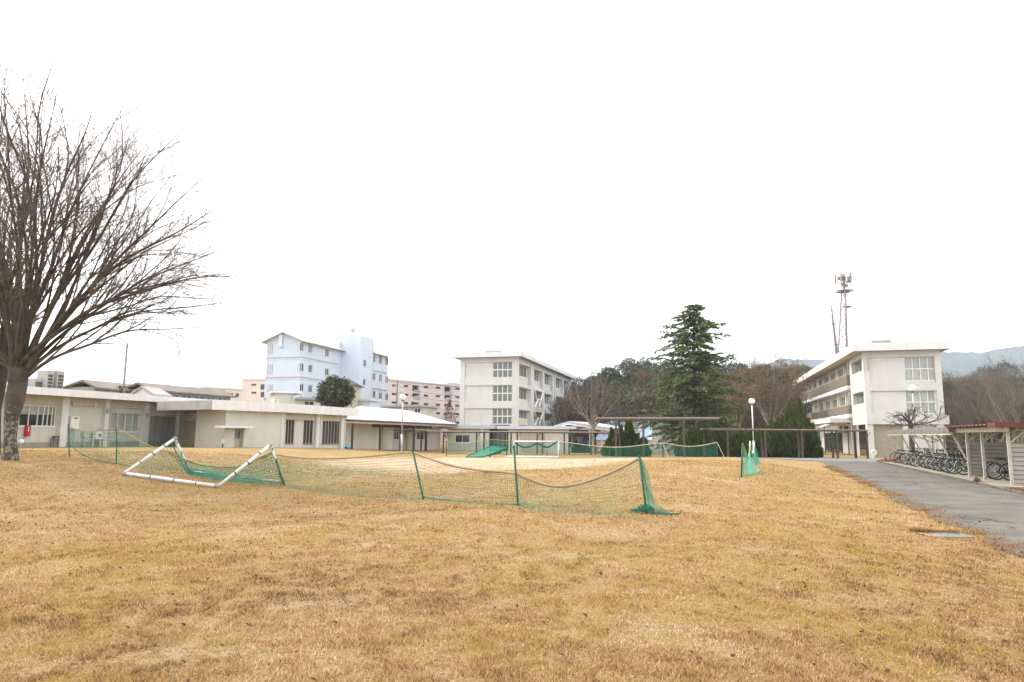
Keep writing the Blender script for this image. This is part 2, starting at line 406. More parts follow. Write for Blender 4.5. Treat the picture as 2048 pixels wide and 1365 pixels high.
# ---- lane and cross road (worn asphalt / old concrete)
def road_material():
    m = mat('worn_lane_surface', (0.128, 0.119, 0.100), 0.9, 0.22, 0.7, 0.3, 90)
    t = m.node_tree; L = t.links; b = t.nodes['Principled BSDF']; src = b.inputs['Base Color'].links[0].from_socket
    geo = t.nodes.new('ShaderNodeNewGeometry')
    n1 = t.nodes.new('ShaderNodeTexNoise'); n1.inputs['Scale'].default_value = 55; n1.inputs['Detail'].default_value = 3; L.new(geo.outputs[0], n1.inputs['Vector'])
    r1 = t.nodes.new('ShaderNodeValToRGB'); r1.color_ramp.elements[0].position = 0.3; r1.color_ramp.elements[0].color = (0.62, 0.62, 0.6, 1); r1.color_ramp.elements[1].position = 0.7; r1.color_ramp.elements[1].color = (1.22, 1.2, 1.15, 1)
    L.new(n1.outputs[0], r1.inputs[0])
    mu = t.nodes.new('ShaderNodeMix'); mu.data_type = 'RGBA'; mu.blend_type = 'MULTIPLY'; mu.inputs['Factor'].default_value = 1
    L.new(src, mu.inputs['A']); L.new(r1.outputs[0], mu.inputs['B'])
    # cracks: warped voronoi edges
    vo = t.nodes.new('ShaderNodeTexVoronoi'); vo.feature = 'DISTANCE_TO_EDGE'; vo.inputs['Scale'].default_value = 0.22
    n2 = t.nodes.new('ShaderNodeTexNoise'); n2.inputs['Scale'].default_value = 1.5; n2.inputs['Detail'].default_value = 5; L.new(geo.outputs[0], n2.inputs['Vector'])
    vm = t.nodes.new('ShaderNodeVectorMath'); vm.operation = 'MULTIPLY_ADD'; vm.inputs[1].default_value = (0.9, 0.9, 0.9)
    L.new(n2.outputs['Color'], vm.inputs[0]); L.new(geo.outputs[0], vm.inputs[2]); L.new(vm.outputs[0], vo.inputs['Vector'])
    r2 = t.nodes.new('ShaderNodeValToRGB'); r2.color_ramp.elements[0].position = 0.0018; r2.color_ramp.elements[0].color = (0.25, 0.24, 0.21, 1); r2.color_ramp.elements[1].position = 0.008; r2.color_ramp.elements[1].color = (1, 1, 1, 1)
    L.new(vo.outputs['Distance'], r2.inputs[0])
    m2 = t.nodes.new('ShaderNodeMix'); m2.data_type = 'RGBA'; m2.blend_type = 'MULTIPLY'; m2.inputs['Factor'].default_value = 1
    L.new(mu.outputs['Result'], m2.inputs['A']); L.new(r2.outputs[0], m2.inputs['B']); L.new(m2.outputs['Result'], b.inputs['Base Color'])
    return m
M_ROAD = road_material()
rng = random.Random(4)
def strip(name, f0, f1, n, m, lift, jit=0.0, cols=6):
    v = []; f = []
    for i in range(n + 1):
        a = f0(i / n); b = f1(i / n); ja, jb = rng.uniform(-jit, jit), rng.uniform(-jit, jit)
        for k in range(cols + 1):
            t = k / cols; p = a.lerp(b, t)
            d = (b - a).normalized(); p = p + d * (ja * (1 - t) + jb * t)
            edge = -0.012 if k == 0 else 0.0
            v.append((p.x, p.y, hgt(p.x, p.y) + lift + edge))
    for i in range(n):
        for k in range(cols):
            a = i * (cols + 1) + k; f.append((a, a + 1, a + cols + 2, a + cols + 1))
    return tag(mesh_obj(name, v, f, m), kind='structure')
strip('lane', lambda t: rq(-4.40, -26 + 56 * t), lambda t: rq(-0.66, -26 + 56 * t), 150, M_ROAD, 0.03, 0.06)
XR0, XR1 = rq(-12, 24.5), rq(-12, 36)
strip('cross_road', lambda t: XR0 + B * (64 * t), lambda t: XR1 + B * (64 * t), 60, mat('cross_road_asphalt', (0.165, 0.17, 0.175), 0.9, 0.15, 0.8, 0.2, 60), 0.038, 0.04)
# ---- bicycle park slab, kerb
M_PAD = mat('pale_concrete', (0.27, 0.245, 0.20), 0.9, 0.16, 1.3, 0.2, 60)
def slab(name, q0, q1, r0, r1, z0, z1, m, n=14):
    mb = MB()
    for i in range(n):
        ra, rb = r0 + (r1 - r0) * i / n, r0 + (r1 - r0) * (i + 1) / n
        c = [rq(q0, ra), rq(q1, ra), rq(q1, rb), rq(q0, rb)]
        h = [hgt(p.x, p.y) for p in c]
        mb.box8([(p.x, p.y, z0) for p in c] + [(p.x, p.y, a + z1) for p, a in zip(c, h)])
    return tag(mb.build(name, m), kind='structure')
slab('bicycle_park_slab', -0.62, 6.4, -1.15, 23.2, -0.5, 0.105, M_PAD)
kerb = empty('kerb', rq(-0.72, 0)); tag(kerb, kind='structure')
M_KERB = mat('mossy_kerb_concrete', (0.115, 0.098, 0.068), 0.95, 0.3, 3.0, 0.3, 40)
r = -6.0
while r < 24:
    ln = 0.96; e = rng.uniform(0, 0.015); a = rng.uniform(-0.012, 0.012)
    c = [rq(-0.80 + a, r), rq(-0.63, r), rq(-0.63, r + ln), rq(-0.80 + a, r + ln)]
    MB().box8([(p.x, p.y, -0.5) for p in c] + [(p.x, p.y, hgt(p.x, p.y) + 0.085 + e) for p in c]).build('kerb_stone', M_KERB, kerb)
    r += 1.0
# rough verge strip of soil and old leaves left of the lane
M_VERGE = mat('leafy_soil', (0.115, 0.088, 0.062), 0.95, 0.3, 6.0, 0.6, 30, col2=(0.06, 0.045, 0.03))
def vq(r, k): return -4.40 - k * (0.24 + 0.30 * mnoise.noise(Vector((r * 0.45, k * 3.0, 1.7))) + 0.16 * mnoise.noise(Vector((r * 1.7, k, 5.0))))
vv = []; vf = []; n = 160
for i in range(n + 1):
    r = -24 + 40 * i / n
    for k, q in enumerate((vq(r, 1), -4.37, -4.37 + 0.10 + 0.14 * max(0, mnoise.noise(Vector((r * 0.9, 9, 2)))))):
        p = rq(q, r); vv.append((p.x, p.y, hgt(p.x, p.y) + (0.008 if k == 0 else 0.037)))
for i in range(n):
    for k in range(2): a = i * 3 + k; vf.append((a, a + 1, a + 4, a + 3))
tag(mesh_obj('verge', vv, vf, M_VERGE), kind='structure')

# ---- drain grate in the lawn by the lane
gpt = gp(1890, 1071)
dg = empty('drain_grate', gpt, 'steel drain grate set in the dry lawn beside the lane', 'grate', rz=0)
def R2(p, a): return Vector((p.x * math.cos(a) - p.y * math.sin(a), p.x * math.sin(a) + p.y * math.cos(a), p.z))
def local_box(x0, x1, y0, y1, z0, z1, ang, o):
    c = [Vector((x0, y0, 0)), Vector((x1, y0, 0)), Vector((x1, y1, 0)), Vector((x0, y1, 0))]
    c = [R2(p, ang) + Vector((o.x, o.y, 0)) for p in c]
    return [(p.x, p.y, o.z + z0) for p in c] + [(p.x, p.y, o.z + z1) for p in c]
ga = -0.12
fr_ = MB()
for a in ((-0.36, 0.36, -0.26, -0.22), (-0.36, 0.36, 0.22, 0.26), (-0.36, -0.32, -0.22, 0.22), (0.32, 0.36, -0.22, 0.22)):
    fr_.box8(local_box(*a, -0.05, 0.016, ga, gpt))
M_GRATE = mat('dull_grate_steel', (0.24, 0.24, 0.22), 0.6, 0.2, 8); fr_.build('grate_frame', M_GRATE, dg)
MB().box8(local_box(-0.32, 0.32, -0.22, 0.22, -0.01, 0.004, ga, gpt)).build('pit_shade_plate', M_SHADEIN, dg)  # shallow dark plate painted as the shade down in the pit
for i in range(15):
    x = -0.30 + 0.6 * i / 14
    MB().box8(local_box(x - 0.011, x + 0.011, -0.22, 0.22, 0.0048, 0.0072, ga, gpt)).build('grate_bar', M_GRATE, dg)

# ---- dry grass blades: one mass
def scatter_grass():
    g = np.random.default_rng(11)
    N = 800000
    y = 3.9 * np.exp(g.random(N) * math.log(34 / 3.9))
    x = (g.random(N) * 2 - 1) * (0.86 * y + 1.2)
    q = (x - RO.x) * QV.x + (y - RO.y) * QV.y; r = (x - RO.x) * RV.x + (y - RO.y) * RV.y
    edge = -4.55 + 0.16 * np.sin(r * 2.3) + 0.13 * np.sin(r * 0.9 + 1) + 0.1 * np.sin(r * 5.1)
    keep = (q < edge)
    lx, ly = x - gpt.x, y - gpt.y
    keep &= ~((np.abs(lx) < 0.42) & (np.abs(ly + 0.12 * lx) < 0.31))
    # thin over the bare sand
    e = ((x + 1.0) / 9.5) ** 2 + ((y - 38.5) / 13.0) ** 2
    keep &= ~((e < 0.9) & (g.random(N) < 0.93))
    x, y, r = x[keep], y[keep], r[keep]; n = len(x)
    n_e = 16000; re_ = -20 + 36 * g.random(n_e); qe_ = -4.46 + 0.16 * g.normal(0, 1, n_e); tuft = np.sin(re_ * 3.1) + np.sin(re_ * 7.7 + 1) + np.sin(re_ * 1.3 + 2) + 0.4 * g.normal(0, 1, n_e) > 0.9
    xe_ = RO.x + QV.x * qe_ + RV.x * re_; ye_ = RO.y + QV.y * qe_ + RV.y * re_
    xg_ = gpt.x + 0.42 * (2 * g.random(900) - 1); yg_ = gpt.y + 0.31 + 0.04 * g.normal(0, 1, 900)
    x = np.concatenate([x, xe_[tuft], xg_]); y = np.concatenate([y, ye_[tuft], yg_]); is_e = np.zeros(len(x), bool); is_e[n:] = True; n = len(x)
    # clumping: value noise on a lattice
    def vnoise(sc, seed):
        h = np.random.default_rng(seed).random((256, 256)); u = x * sc + 300; v = y * sc + 300
        i, j = np.floor(u).astype(int), np.floor(v).astype(int); fu, fv = u - i, v - j
        fu = fu * fu * (3 - 2 * fu); fv = fv * fv * (3 - 2 * fv); i %= 256; j %= 256; i2 = (i + 1) % 256; j2 = (j + 1) % 256
        return (h[i, j] * (1 - fu) + h[i2, j] * fu) * (1 - fv) + (h[i, j2] * (1 - fu) + h[i2, j2] * fu) * fv
    cl = 0.45 * vnoise(4.5, 1) + 0.55 * vnoise(12.0, 2)
    big = 0.35 * vnoise(0.45, 3) + 0.40 * vnoise(1.9, 4) + 0.25 * vnoise(5.0, 6)
    keep = (g.random(n) < np.clip(-0.30 + 2.3 * cl, 0.14, 1)) | is_e
    x, y, cl, big, is_e = x[keep], y[keep], cl[keep], big[keep], is_e[keep]; n = len(x)
    z = np.array([hgt(a, b) for a, b in zip(x, y)])
    hh = (0.005 + 0.027 * cl) * (0.7 + 0.7 * g.random(n)) * (1 + 0.010 * y)
    hh = np.where(is_e, hh * 2.2 + 0.02, hh)
    wd = (0.0016 + 0.00042 * y) * (0.7 + 0.6 * g.random(n))
    ang = g.random(n) * 2 * np.pi; lean = hh * (0.3 + 1.3 * g.random(n)); la = ang + np.pi / 2 + g.normal(0, 0.6, n)
    dx, dy = np.cos(ang) * wd, np.sin(ang) * wd
    v = np.empty((n, 3, 3))
    v[:, 0] = np.stack([x - dx, y - dy, z - 0.004], 1); v[:, 1] = np.stack([x + dx, y + dy, z - 0.004], 1)
    v[:, 2] = np.stack([x + np.cos(la) * lean, y + np.sin(la) * lean, z + hh], 1)
    rnd = np.clip(0.72 * g.random(n) + 0.42 * (1 - cl) - 0.06, 0, 1)
    bl = np.clip((vnoise(0.75, 9) * 0.6 + vnoise(2.6, 10) * 0.4 - 0.54) * 6, 0, 1); rb_ = np.clip((vnoise(0.55, 12) * 0.6 + vnoise(2.2, 13) * 0.4 - 0.52) * 5, 0, 1)
    rnd = np.clip(rnd + 0.22 * bl - 0.16 * rb_, 0, 1)
    rnd = np.where(is_e, 0.10 + 0.32 * g.random(n), rnd)
    left = np.clip((-x / (0.8 * y) + 0.25), 0, 1) * np.clip((16 - y) / 11, 0, 1)
    moss = np.where(is_e, 0, 1) * np.clip((0.46 + 0.10 * left - big) * 9, 0, 1) * np.clip(0.85 - cl, 0, 1) * 1.25
    me = bpy.data.meshes.new('dry_grass')
    me.vertices.add(3 * n); me.vertices.foreach_set('co', v.reshape(-1))
    me.loops.add(3 * n); me.loops.foreach_set('vertex_index', np.arange(3 * n, dtype=np.int32))
    me.polygons.add(n); me.polygons.foreach_set('loop_start', np.arange(0, 3 * n, 3, dtype=np.int32)); me.polygons.foreach_set('loop_total', np.full(n, 3, dtype=np.int32))
    me.update(); me.validate()
    for nm, val in (('rnd', rnd), ('moss', np.clip(moss, 0, 1))):
        a = me.attributes.new(nm, 'FLOAT', 'POINT'); a.data.foreach_set('value', np.repeat(val, 3).astype(np.float32))
    m = leaf_mat('dry_grass_blade', [(0.0, (0.075, 0.045, 0.022)), (0.2, (0.235, 0.130, 0.052)), (0.42, (0.395, 0.234, 0.094)), (0.65, (0.505, 0.322, 0.148)), (0.85, (0.60, 0.445, 0.262)), (1.0, (0.66, 0.57, 0.43))], 0.8, 0.25)  # darkest stops paint in the small shadow spots among the blades
    t = m.node_tree; b = t.nodes['Principled BSDF']; src = b.inputs['Base Color'].links[0].from_socket
    at = t.nodes.new('ShaderNodeAttribute'); at.attribute_name = 'moss'
    mxn = t.nodes.new('ShaderNodeMix'); mxn.data_type = 'RGBA'; t.links.new(at.outputs['Fac'], mxn.inputs['Factor']); t.links.new(src, mxn.inputs['A']); mxn.inputs['B'].default_value = (0.385, 0.285, 0.03, 1)
    for lk in list(src.links):
        if lk.to_node != mxn: 
            to = lk.to_socket; t.links.remove(lk); t.links.new(mxn.outputs['Result'], to)
    me.materials.append(m)
    o = bpy.data.objects.new('dry_grass', me); COL.objects.link(o)
    tag(o, 'short dry straw coloured grass covering the lawn', 'grass', kind='stuff')
scatter_grass()
# ---- fallen leaves: one scatter
def scatter_leaves():
    g = random.Random(5); v = []; f = []; rn = []
    for i in range(5200):
        y = 4.2 * math.exp(g.random() ** 0.8 * math.log(40 / 4.2)); x = g.uniform(-1, 1) * (0.85 * y + 1)
        q, r = to_rq(x, y)
        if q > -3.9: continue
        if g.random() < 0.35 and y < 25: q2 = -4.5 + g.gauss(0, 0.25); p = rq(q2, r); x, y = p.x, p.y
        s = g.uniform(0.008, 0.021) * (1 + 0.02 * y); a = g.uniform(0, 6.28); z = hgt(x, y) + 0.028; n = len(v); tl = g.uniform(-0.6, 0.6); rv = g.random()
        for k, (cx, cy) in enumerate(((-1, -0.55), (0.3, -0.75), (1.2, 0), (0.3, 0.75), (-1, 0.55))):
            px_, py_ = cx * s, cy * s
            v.append((x + px_ * math.cos(a) - py_ * math.sin(a), y + px_ * math.sin(a) + py_ * math.cos(a), z + tl * px_ + abs(cy) * s * 0.5)); rn.append(rv)
        f.append(tuple(range(n, n + 5)))
    m = leaf_mat('fallen_leaf', [(0, (0.05, 0.025, 0.014)), (0.6, (0.13, 0.055, 0.030)), (1, (0.24, 0.12, 0.06))], 0.8, 0)
    tag(mesh_obj('fallen_leaves', v, f, m, attrs={'rnd': rn}), 'scattered brown fallen leaves on the lawn', 'leaves', kind='stuff')
scatter_leaves()
# ================================================================== BUILDING KIT
def wbox(fac, x0, y0, x1, y1, n=0.0):
    """photo box -> (s0, s1, z0, z1) on the plane; y values are taken at the middle of the box"""
    xm = (x0 + x1) / 2; ym = (y0 + y1) / 2
    a, b = fac.hit(x0, ym, n)[0], fac.hit(x1, ym, n)[0]
    return (min(a, b), max(a, b), fac.hit(xm, y1, n)[1], fac.hit(xm, y0, n)[1])
def window(fac, root, box, n, cols=(0.5,), rows=(), fm=None, pm=None, fw=0.05, mw=0.045, curtain=None, curt_range=(0, 1), back=True, depth=0.25, sill=True, name='window', backm=None, curt_z=(0, 1)):
    s0, s1, z0, z1 = box; fm = fm or M_FRAME; pm = pm or G_DARK
    mb = MB(); na, nb = n - 0.13, n - 0.07
    fac.box(mb, s0, s1, na, nb, z0, z0 + fw); fac.box(mb, s0, s1, na, nb, z1 - fw, z1)
    fac.box(mb, s0, s0 + fw, na, nb, z0 + fw, z1 - fw); fac.box(mb, s1 - fw, s1, na, nb, z0 + fw, z1 - fw)
    cs = [s0 + fw] + [s0 + (s1 - s0) * c for c in cols] + [s1 - fw]; zs = [z0 + fw] + [z0 + (z1 - z0) * c for c in rows] + [z1 - fw]
    for c in cs[1:-1]: fac.box(mb, c - mw / 2, c + mw / 2, na + 0.005, nb + 0.005, z0 + fw, z1 - fw)
    for c in zs[1:-1]: fac.box(mb, s0 + fw, s1 - fw, na - 0.003, nb + 0.002, c - mw * 0.7, c + mw * 0.7)
    w = mb.build(name, fm, root)
    for i in range(len(cs) - 1):
        for j in range(len(zs) - 1):
            p = MB(); (fac.quad(p, cs[i] - 0.004, cs[i + 1] + 0.004, zs[j] - 0.004, zs[j + 1] + 0.004, na + 0.024) if pm is G_CLEAR else fac.box(p, cs[i] + 0.001, cs[i + 1] - 0.001, na + 0.02, na + 0.028, zs[j] + 0.001, zs[j + 1] - 0.001)); p.build('pane', pm, w)
    if curtain:
        v = []; f = []; k = max(8, int((s1 - s0) * 16)); a, b = s0 + (s1 - s0) * curt_range[0], s0 + (s1 - s0) * curt_range[1]
        za, zb = z0 + (z1 - z0) * curt_z[0], z0 + (z1 - z0) * curt_z[1]
        for i in range(k + 1):
            t = i / k; nn = n - 0.185 + 0.025 * math.sin(i * 2.3) + 0.008 * math.sin(i * 5.1)
            v += [fac.W(a + (b - a) * t, nn, za + 0.02), fac.W(a + (b - a) * t, nn, zb - 0.02)]
        for i in range(k): f.append((2 * i, 2 * i + 2, 2 * i + 3, 2 * i + 1))
        mesh_obj('curtain', v, f, curtain, w, smooth=True)
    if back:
        p = MB(); fac.quad(p, s0 - 0.002, s1 + 0.002, z0 - 0.002, z1 + 0.002, n - depth + 0.004); p.build('room_shade_sheet', backm or M_SHADEIN, w)  # dark sheet stands in for the unlit room behind the glass
    if sill:
        p = MB(); fac.box(p, s0 - 0.04, s1 + 0.04, n - 0.06, n + 0.06, z0 - 0.05, z0 - 0.002); p.build('sill', fm, w)
    return w
def part_box(fac, root, name, m, s0, s1, n0, n1, z0, z1):
    mb = MB(); fac.box(mb, s0, s1, n0, n1, z0, z1); return mb.build(name, m, root)
def pipe(fac, root, name, m, s, n, z0, z1, r=0.05):
    mb = MB(); mb.tube([fac.W(s, n, z0), fac.W(s, n, z1)], r, 8); return mb.build(name, m, root)

# ================================================================== LEFT LONG LOW BUILDING
P0 = at_y(218, 880, 48.0)
F1 = Fac((P0.x, P0.y), A)                     # pilaster fronts
lw = empty('long_single_storey_building', (P0.x, P0.y, hgt(P0.x, P0.y)), 'long cream single-storey building with white fascia behind the bare tree', 'building')
zt, zb = F1.Z(218, 785, 0.9), F1.Z(218, 798.5, 0.9)
S_L, S_R = -26.0, F1.S(372)
WN = -0.32
gz = hgt(P0.x, P0.y)
win1 = wbox(F1, 40, 811.5, 113, 853, WN); win2 = wbox(F1, 221, 826.5, 280, 864, WN); door1 = wbox(F1, 299, 833.5, 351, 893, WN)
win1 = (win1[0], win1[1], win1[2], win1[3])
bay = 3.45
pil = [F1.S(129), F1.S(215.5), F1.S(293), F1.S(363)]
pil = [pil[0] - 3 * bay, pil[0] - 2 * bay, pil[0] - bay] + pil
extra = [(pil[i] + 0.6, pil[i + 1] - 0.6, win1[2], win1[3]) for i in (0, 1)]
zlint = F1.Z(170, 801.5, -0.1)
mb = MB(); F1.wall(mb, S_L, S_R, -0.6, zb + 0.02, WN, [win1, win2, door1] + extra, 0.3); mb.build('wall', M_CREAM, lw)
mb = MB(); F1.box(mb, S_L, S_R + 9.0, -9.0, 0.95, zb + 0.04, zt - 0.03); mb.build('roof_slab', M_ROOFG, lw)
for i in range(9):                                                     # fascia in sheet lengths with fine joints
    a = S_L + (S_R + 3.2 - S_L) * i / 9; b = S_L + (S_R + 3.2 - S_L) * (i + 1) / 9
    part_box(F1, lw, 'fascia_panel', M_FASCIA, a, b - 0.012, 0.9, 1.0, zb, zt)
part_box(F1, lw, 'soffit', M_CREAM2, S_L, S_R + 3.0, WN, 0.9, zb + 0.01, zb + 0.035)
for s in pil:
    part_box(F1, lw, 'pilaster', M_WHITE, s - 0.24, s + 0.24, WN + 0.002, 0.0, -0.6, zb + 0.008)
for i in range(len(pil) - 1):
    part_box(F1, lw, 'beam', M_CREAM2, pil[i] + 0.242, pil[i + 1] - 0.242, WN + 0.002, WN + 0.14, zb - 0.52, zb + 0.006)  # beam colour holds the shade below the fascia
    part_box(F1, lw, 'plinth', M_PLINTH, pil[i] + 0.242, pil[i + 1] - 0.242, WN + 0.002, WN + 0.05, -0.6, F1.Z((129 + 215) / 2, 884, WN))
wa = window(F1, lw, win1, WN, (0.26, 0.5, 0.66, 0.78, 0.9), (), M_FRAME, G_CLEAR, curtain=M_BLIND, curt_z=(0.55, 1.0), depth=0.3)
window(F1, lw, win2, WN, (0.26, 0.51, 0.76), (), M_FRAME, G_CLEAR, curtain=M_CURT, depth=0.3)
window(F1, lw, door1, WN, (0.24, 0.5, 0.76), (), M_ALU, G_CLEAR, curtain=M_CURT, depth=0.3, sill=False, name='sliding_door')
for e in extra: window(F1, lw, e, WN, (0.25, 0.5, 0.75), (), M_FRAME, G_CLEAR, curtain=M_BLIND, depth=0.3)
# recessed entrance, its canopy slab and the return wall
F1.P  # recess walls
sR2 = F1.S(441)
mb = MB(); F1.wall(mb, S_R, S_R + 8.5, -0.6, zb + 0.02, -3.2, [], 0.2); F1.box(mb, S_R - 0.22, S_R, -3.2, WN - 0.002, -0.6, zb + 0.018); mb.build('recess_wall', M_CREAM2, lw)
dbx = wbox(F1, 412, 849, 424, 866, -3.2)
window(F1, lw, (dbx[0], dbx[1], gz, dbx[3]), -3.14, (), (0.5,), M_ALU, G_DARK, back=False, sill=False, name='entrance_door')
cz0 = F1.Z(400, 842, 0.3); 
part_box(F1, lw, 'entrance_canopy', M_FASCIA, S_R + 0.3, S_R + 4.6, -3.0, 0.5, cz0 - 0.05, cz0 + 0.13)
# drainpipes, vents and lamps on this wall
for px in (218, 296, 365): pipe(F1, lw, 'drainpipe', M_CREAM2, F1.S(px) + 0.02, 0.06, -0.2, zb, 0.045)
for px, py in ((216, 822), (294, 831)):
    s, z = F1.hit(px, py, 0.05); mb = MB(); F1.box(mb, s - 0.07, s + 0.07, 0.0, 0.12, z - 0.16, z + 0.16); mb.build('wall_lamp', M_GALV, lw)
for px, py in ((147, 806.5), (190.5, 811), (382, 827), (412, 830)):
    n_ = WN + 0.25 if px < 300 else -2.9
    s, z = F1.hit(px, py, n_); mb = MB(); mb.sphere(F1.W(s, n_, z), 0.10, 10, 6); F1.box(mb, s - 0.05, s + 0.05, n_ - 0.2, n_, z + 0.05, z + 0.13); mb.build('round_wall_light', M_STEELW, lw, True)
# things on and by the wall
b = wbox(F1, 140, 833, 157, 858, WN + 0.2); wh = empty('water_heater', F1.W((b[0] + b[1]) / 2, WN, b[2]), 'white wall-mounted water heater box on the cream wall left of the gas meters', 'water heater')
part_box(F1, wh, 'casing', M_STEELW, b[0], b[1], WN + 0.003, WN + 0.28, b[2], b[3]); part_box(F1, wh, 'exhaust_grille', M_BLACK, b[0] + 0.2, b[1] - 0.14, WN + 0.281, WN + 0.295, b[3] - 0.16, b[3] - 0.08)
for k in (0.25, 0.5, 0.72): pipe(F1, wh, 'pipe', M_GALV, b[0] + (b[1] - b[0]) * k, WN + 0.14, gz - 0.1, b[2] + 0.02, 0.025)
b = wbox(F1, 50, 851, 59, 873, WN + 0.1); fx = empty('fire_hose_box', F1.W(b[0], WN, b[2]), 'red fire equipment box on the wall below the dark windows', 'fire box')
part_box(F1, fx, 'casing', mat('red_paint', (0.42, 0.03, 0.035), 0.4, 0.08), b[0], b[1], WN + 0.053, WN + 0.2, b[2], b[3])
for k in (0.55, 0.78): part_box(F1, fx, 'lettering_mark', M_STEELW, b[0] + 0.12, b[1] - 0.10, WN + 0.2005, WN + 0.204, b[2] + (b[3] - b[2]) * k - 0.045, b[2] + (b[3] - b[2]) * k + 0.045)
b = wbox(F1, 186.5, 860, 205, 879, WN + 0.3); gm_ = empty('gas_meter', F1.W(b[0], WN, gz), 'white gas meter unit on two legs by the cream wall', 'gas meter')
part_box(F1, gm_, 'casing', M_STEELW, b[0] + 0.15, b[1], WN + 0.1, WN + 0.38, b[2], b[3] - 0.12)
for s in (b[0] + 0.04, b[1] - 0.12): pipe(F1, gm_, 'leg', M_STEELW, s, WN + 0.3, gz - 0.2, b[3], 0.035)
mb = MB(); mb.tube([F1.W(b[0] + 0.04, WN + 0.3, b[3]), F1.W(b[0] + 0.25, WN + 0.3, b[3] + 0.1), F1.W(b[1] - 0.3, WN + 0.3, b[3] + 0.1), F1.W(b[1] - 0.12, WN + 0.3, b[3])], 0.03, 6); mb.build('pipe', M_GALV, gm_)
mb = MB(); mb.sphere(F1.W((b[0] + b[1]) / 2 + 0.1, WN + 0.385, (b[2] + b[3]) / 2 - 0.03), 0.09, 10, 6); mb.build('dial', M_DARKFR, gm_)
b = wbox(F1, 169, 863, 176, 874, WN + 0.3); vt = empty('valve_post', F1.W(b[0], WN, gz), 'small cream valve box on a thin post left of the gas meter', 'valve')
part_box(F1, vt, 'valve_box', M_CREAM, b[0], b[1], WN + 0.1, WN + 0.3, b[2], b[3]); pipe(F1, vt, 'post', M_GALV, (b[0] + b[1]) / 2, WN + 0.2, gz - 0.2, b[2] + 0.01, 0.04)
part_box(F1, vt, 'bracket', M_GALV, b[0] + 0.02, b[1] - 0.02, WN + 0.12, WN + 0.28, b[2] - 0.6, b[2] - 0.54)
b = wbox(F1, 108, 874, 119, 890, WN + 0.4); bn = empty('metal_stand', F1.W(b[0], WN, gz), 'small grey metal stand against the wall beside the first pilaster', 'stand')
for s in (b[0] + 0.03, b[1] - 0.03): pipe(F1, bn, 'leg', M_TAUPE, s, WN + 0.35, gz - 0.2, b[3], 0.03)
part_box(F1, bn, 'top_rail', M_TAUPE, b[0], b[1], WN + 0.2, WN + 0.42, b[3], b[3] + 0.05); part_box(F1, bn, 'back_plate', M_PLINTH, b[0] + 0.06, b[1] - 0.06, WN + 0.12, WN + 0.16, gz - 0.1, b[3])
s, z = F1.hit(42, 884, 0.4); gl = empty('garden_lamp', F1.W(s, 0.4, gz), 'small white globe lamp on the ground by the wall under the dark windows', 'lamp')
mb = MB(); mb.sphere(F1.W(s, 0.4, z), 0.17, 12, 8); mb.build('globe', M_STEELW, gl, True); mb = MB(); mb.tube([F1.W(s, 0.4, gz - 0.2), F1.W(s, 0.4, z - 0.1)], 0.05, 8); mb.build('stem', M_GALV, gl)
# rooftop tanks behind the tree
def roof_tank(px0, px1, py0, py1, n, label):
    a, z1 = F1.hit(px0, py0, n); c, _ = F1.hit(px1, py0, n); z0 = zt - 0.1
    t = empty('rooftop_unit', F1.W((a + c) / 2, n, z0), label, 'rooftop unit', 'units on the roof behind the tree')
    part_box(F1, t, 'casing', M_ROOFG, a, c, n - 0.9, n, z0 + 0.25, z1)
    for k in range(4): part_box(F1, t, 'louvre', M_TAUPE, a + 0.08, c - 0.08, n + 0.002, n + 0.03, z0 + 0.4 + k * (z1 - z0 - 0.6) / 4, z0 + 0.4 + (k + 0.7) * (z1 - z0 - 0.6) / 4)
    for s in (a + 0.05, c - 0.05): pipe(F1, t, 'leg', M_GALV, s, n - 0.1, z0, z0 + 0.3, 0.04)
roof_tank(96, 109, 741, 767, -3.0, 'left of two tall grey units on the roof right of the trunk')
roof_tank(116, 130, 742, 769, -3.0, 'right of two tall grey units on the roof right of the trunk')
roof_tank(70, 92, 757, 765, -3.4, 'low grey unit on the roof close to the trunk')

# ================================================================== ANNEX BLOCK in the middle left
q0, q1, q2 = at_y(424, 850, 46.2), at_y(566, 850, 51.0), at_y(715, 850, 61.0)
FA = Fac((q1.x, q1.y), (q1 - q0)); FB = Fac((q1.x, q1.y), (q2 - q1))       # fascia planes
an = empty('annex_building', (q1.x, q1.y, hgt(q1.x, q1.y)), 'cream flat-roofed annex with three barred windows and a small door', 'building')
zt2 = (FA.Z(500, 801.5) + FB.Z(640, 813.5)) / 2; zb2 = zt2 - 0.68
Lf = (q1 - q0).length; Lr = (q2 - q1).length
nseg = 3
for i in range(nseg):
    part_box(FA, an, 'fascia_panel', M_FASCIA, -Lf + Lf * i / nseg, -Lf + Lf * (i + 1) / nseg - 0.012, -0.12, 0.0, zb2, zt2)
nseg = 5
for i in range(nseg):
    part_box(FB, an, 'fascia_panel', M_FASCIA, Lr * i / nseg + 0.002, Lr * (i + 1) / nseg - 0.012, -0.12, 0.0, zb2, zt2)
rp = [FA.W(-Lf, -0.1, 0), FA.W(0, -0.1, 0), FB.W(Lr, -0.1, 0), FB.W(Lr, -6, 0), FA.W(-2, -9, 0), FA.W(-Lf - 0.5, -6, 0)]
mb = MB(); mb.prism([(p.x, p.y, zb2 + 0.02) for p in rp], (0, 0, zt2 - zb2 - 0.06)); mb.build('roof_slab', M_ROOFG, an)
OV = -0.55
cs_ = FA.W(0, OV, 0)
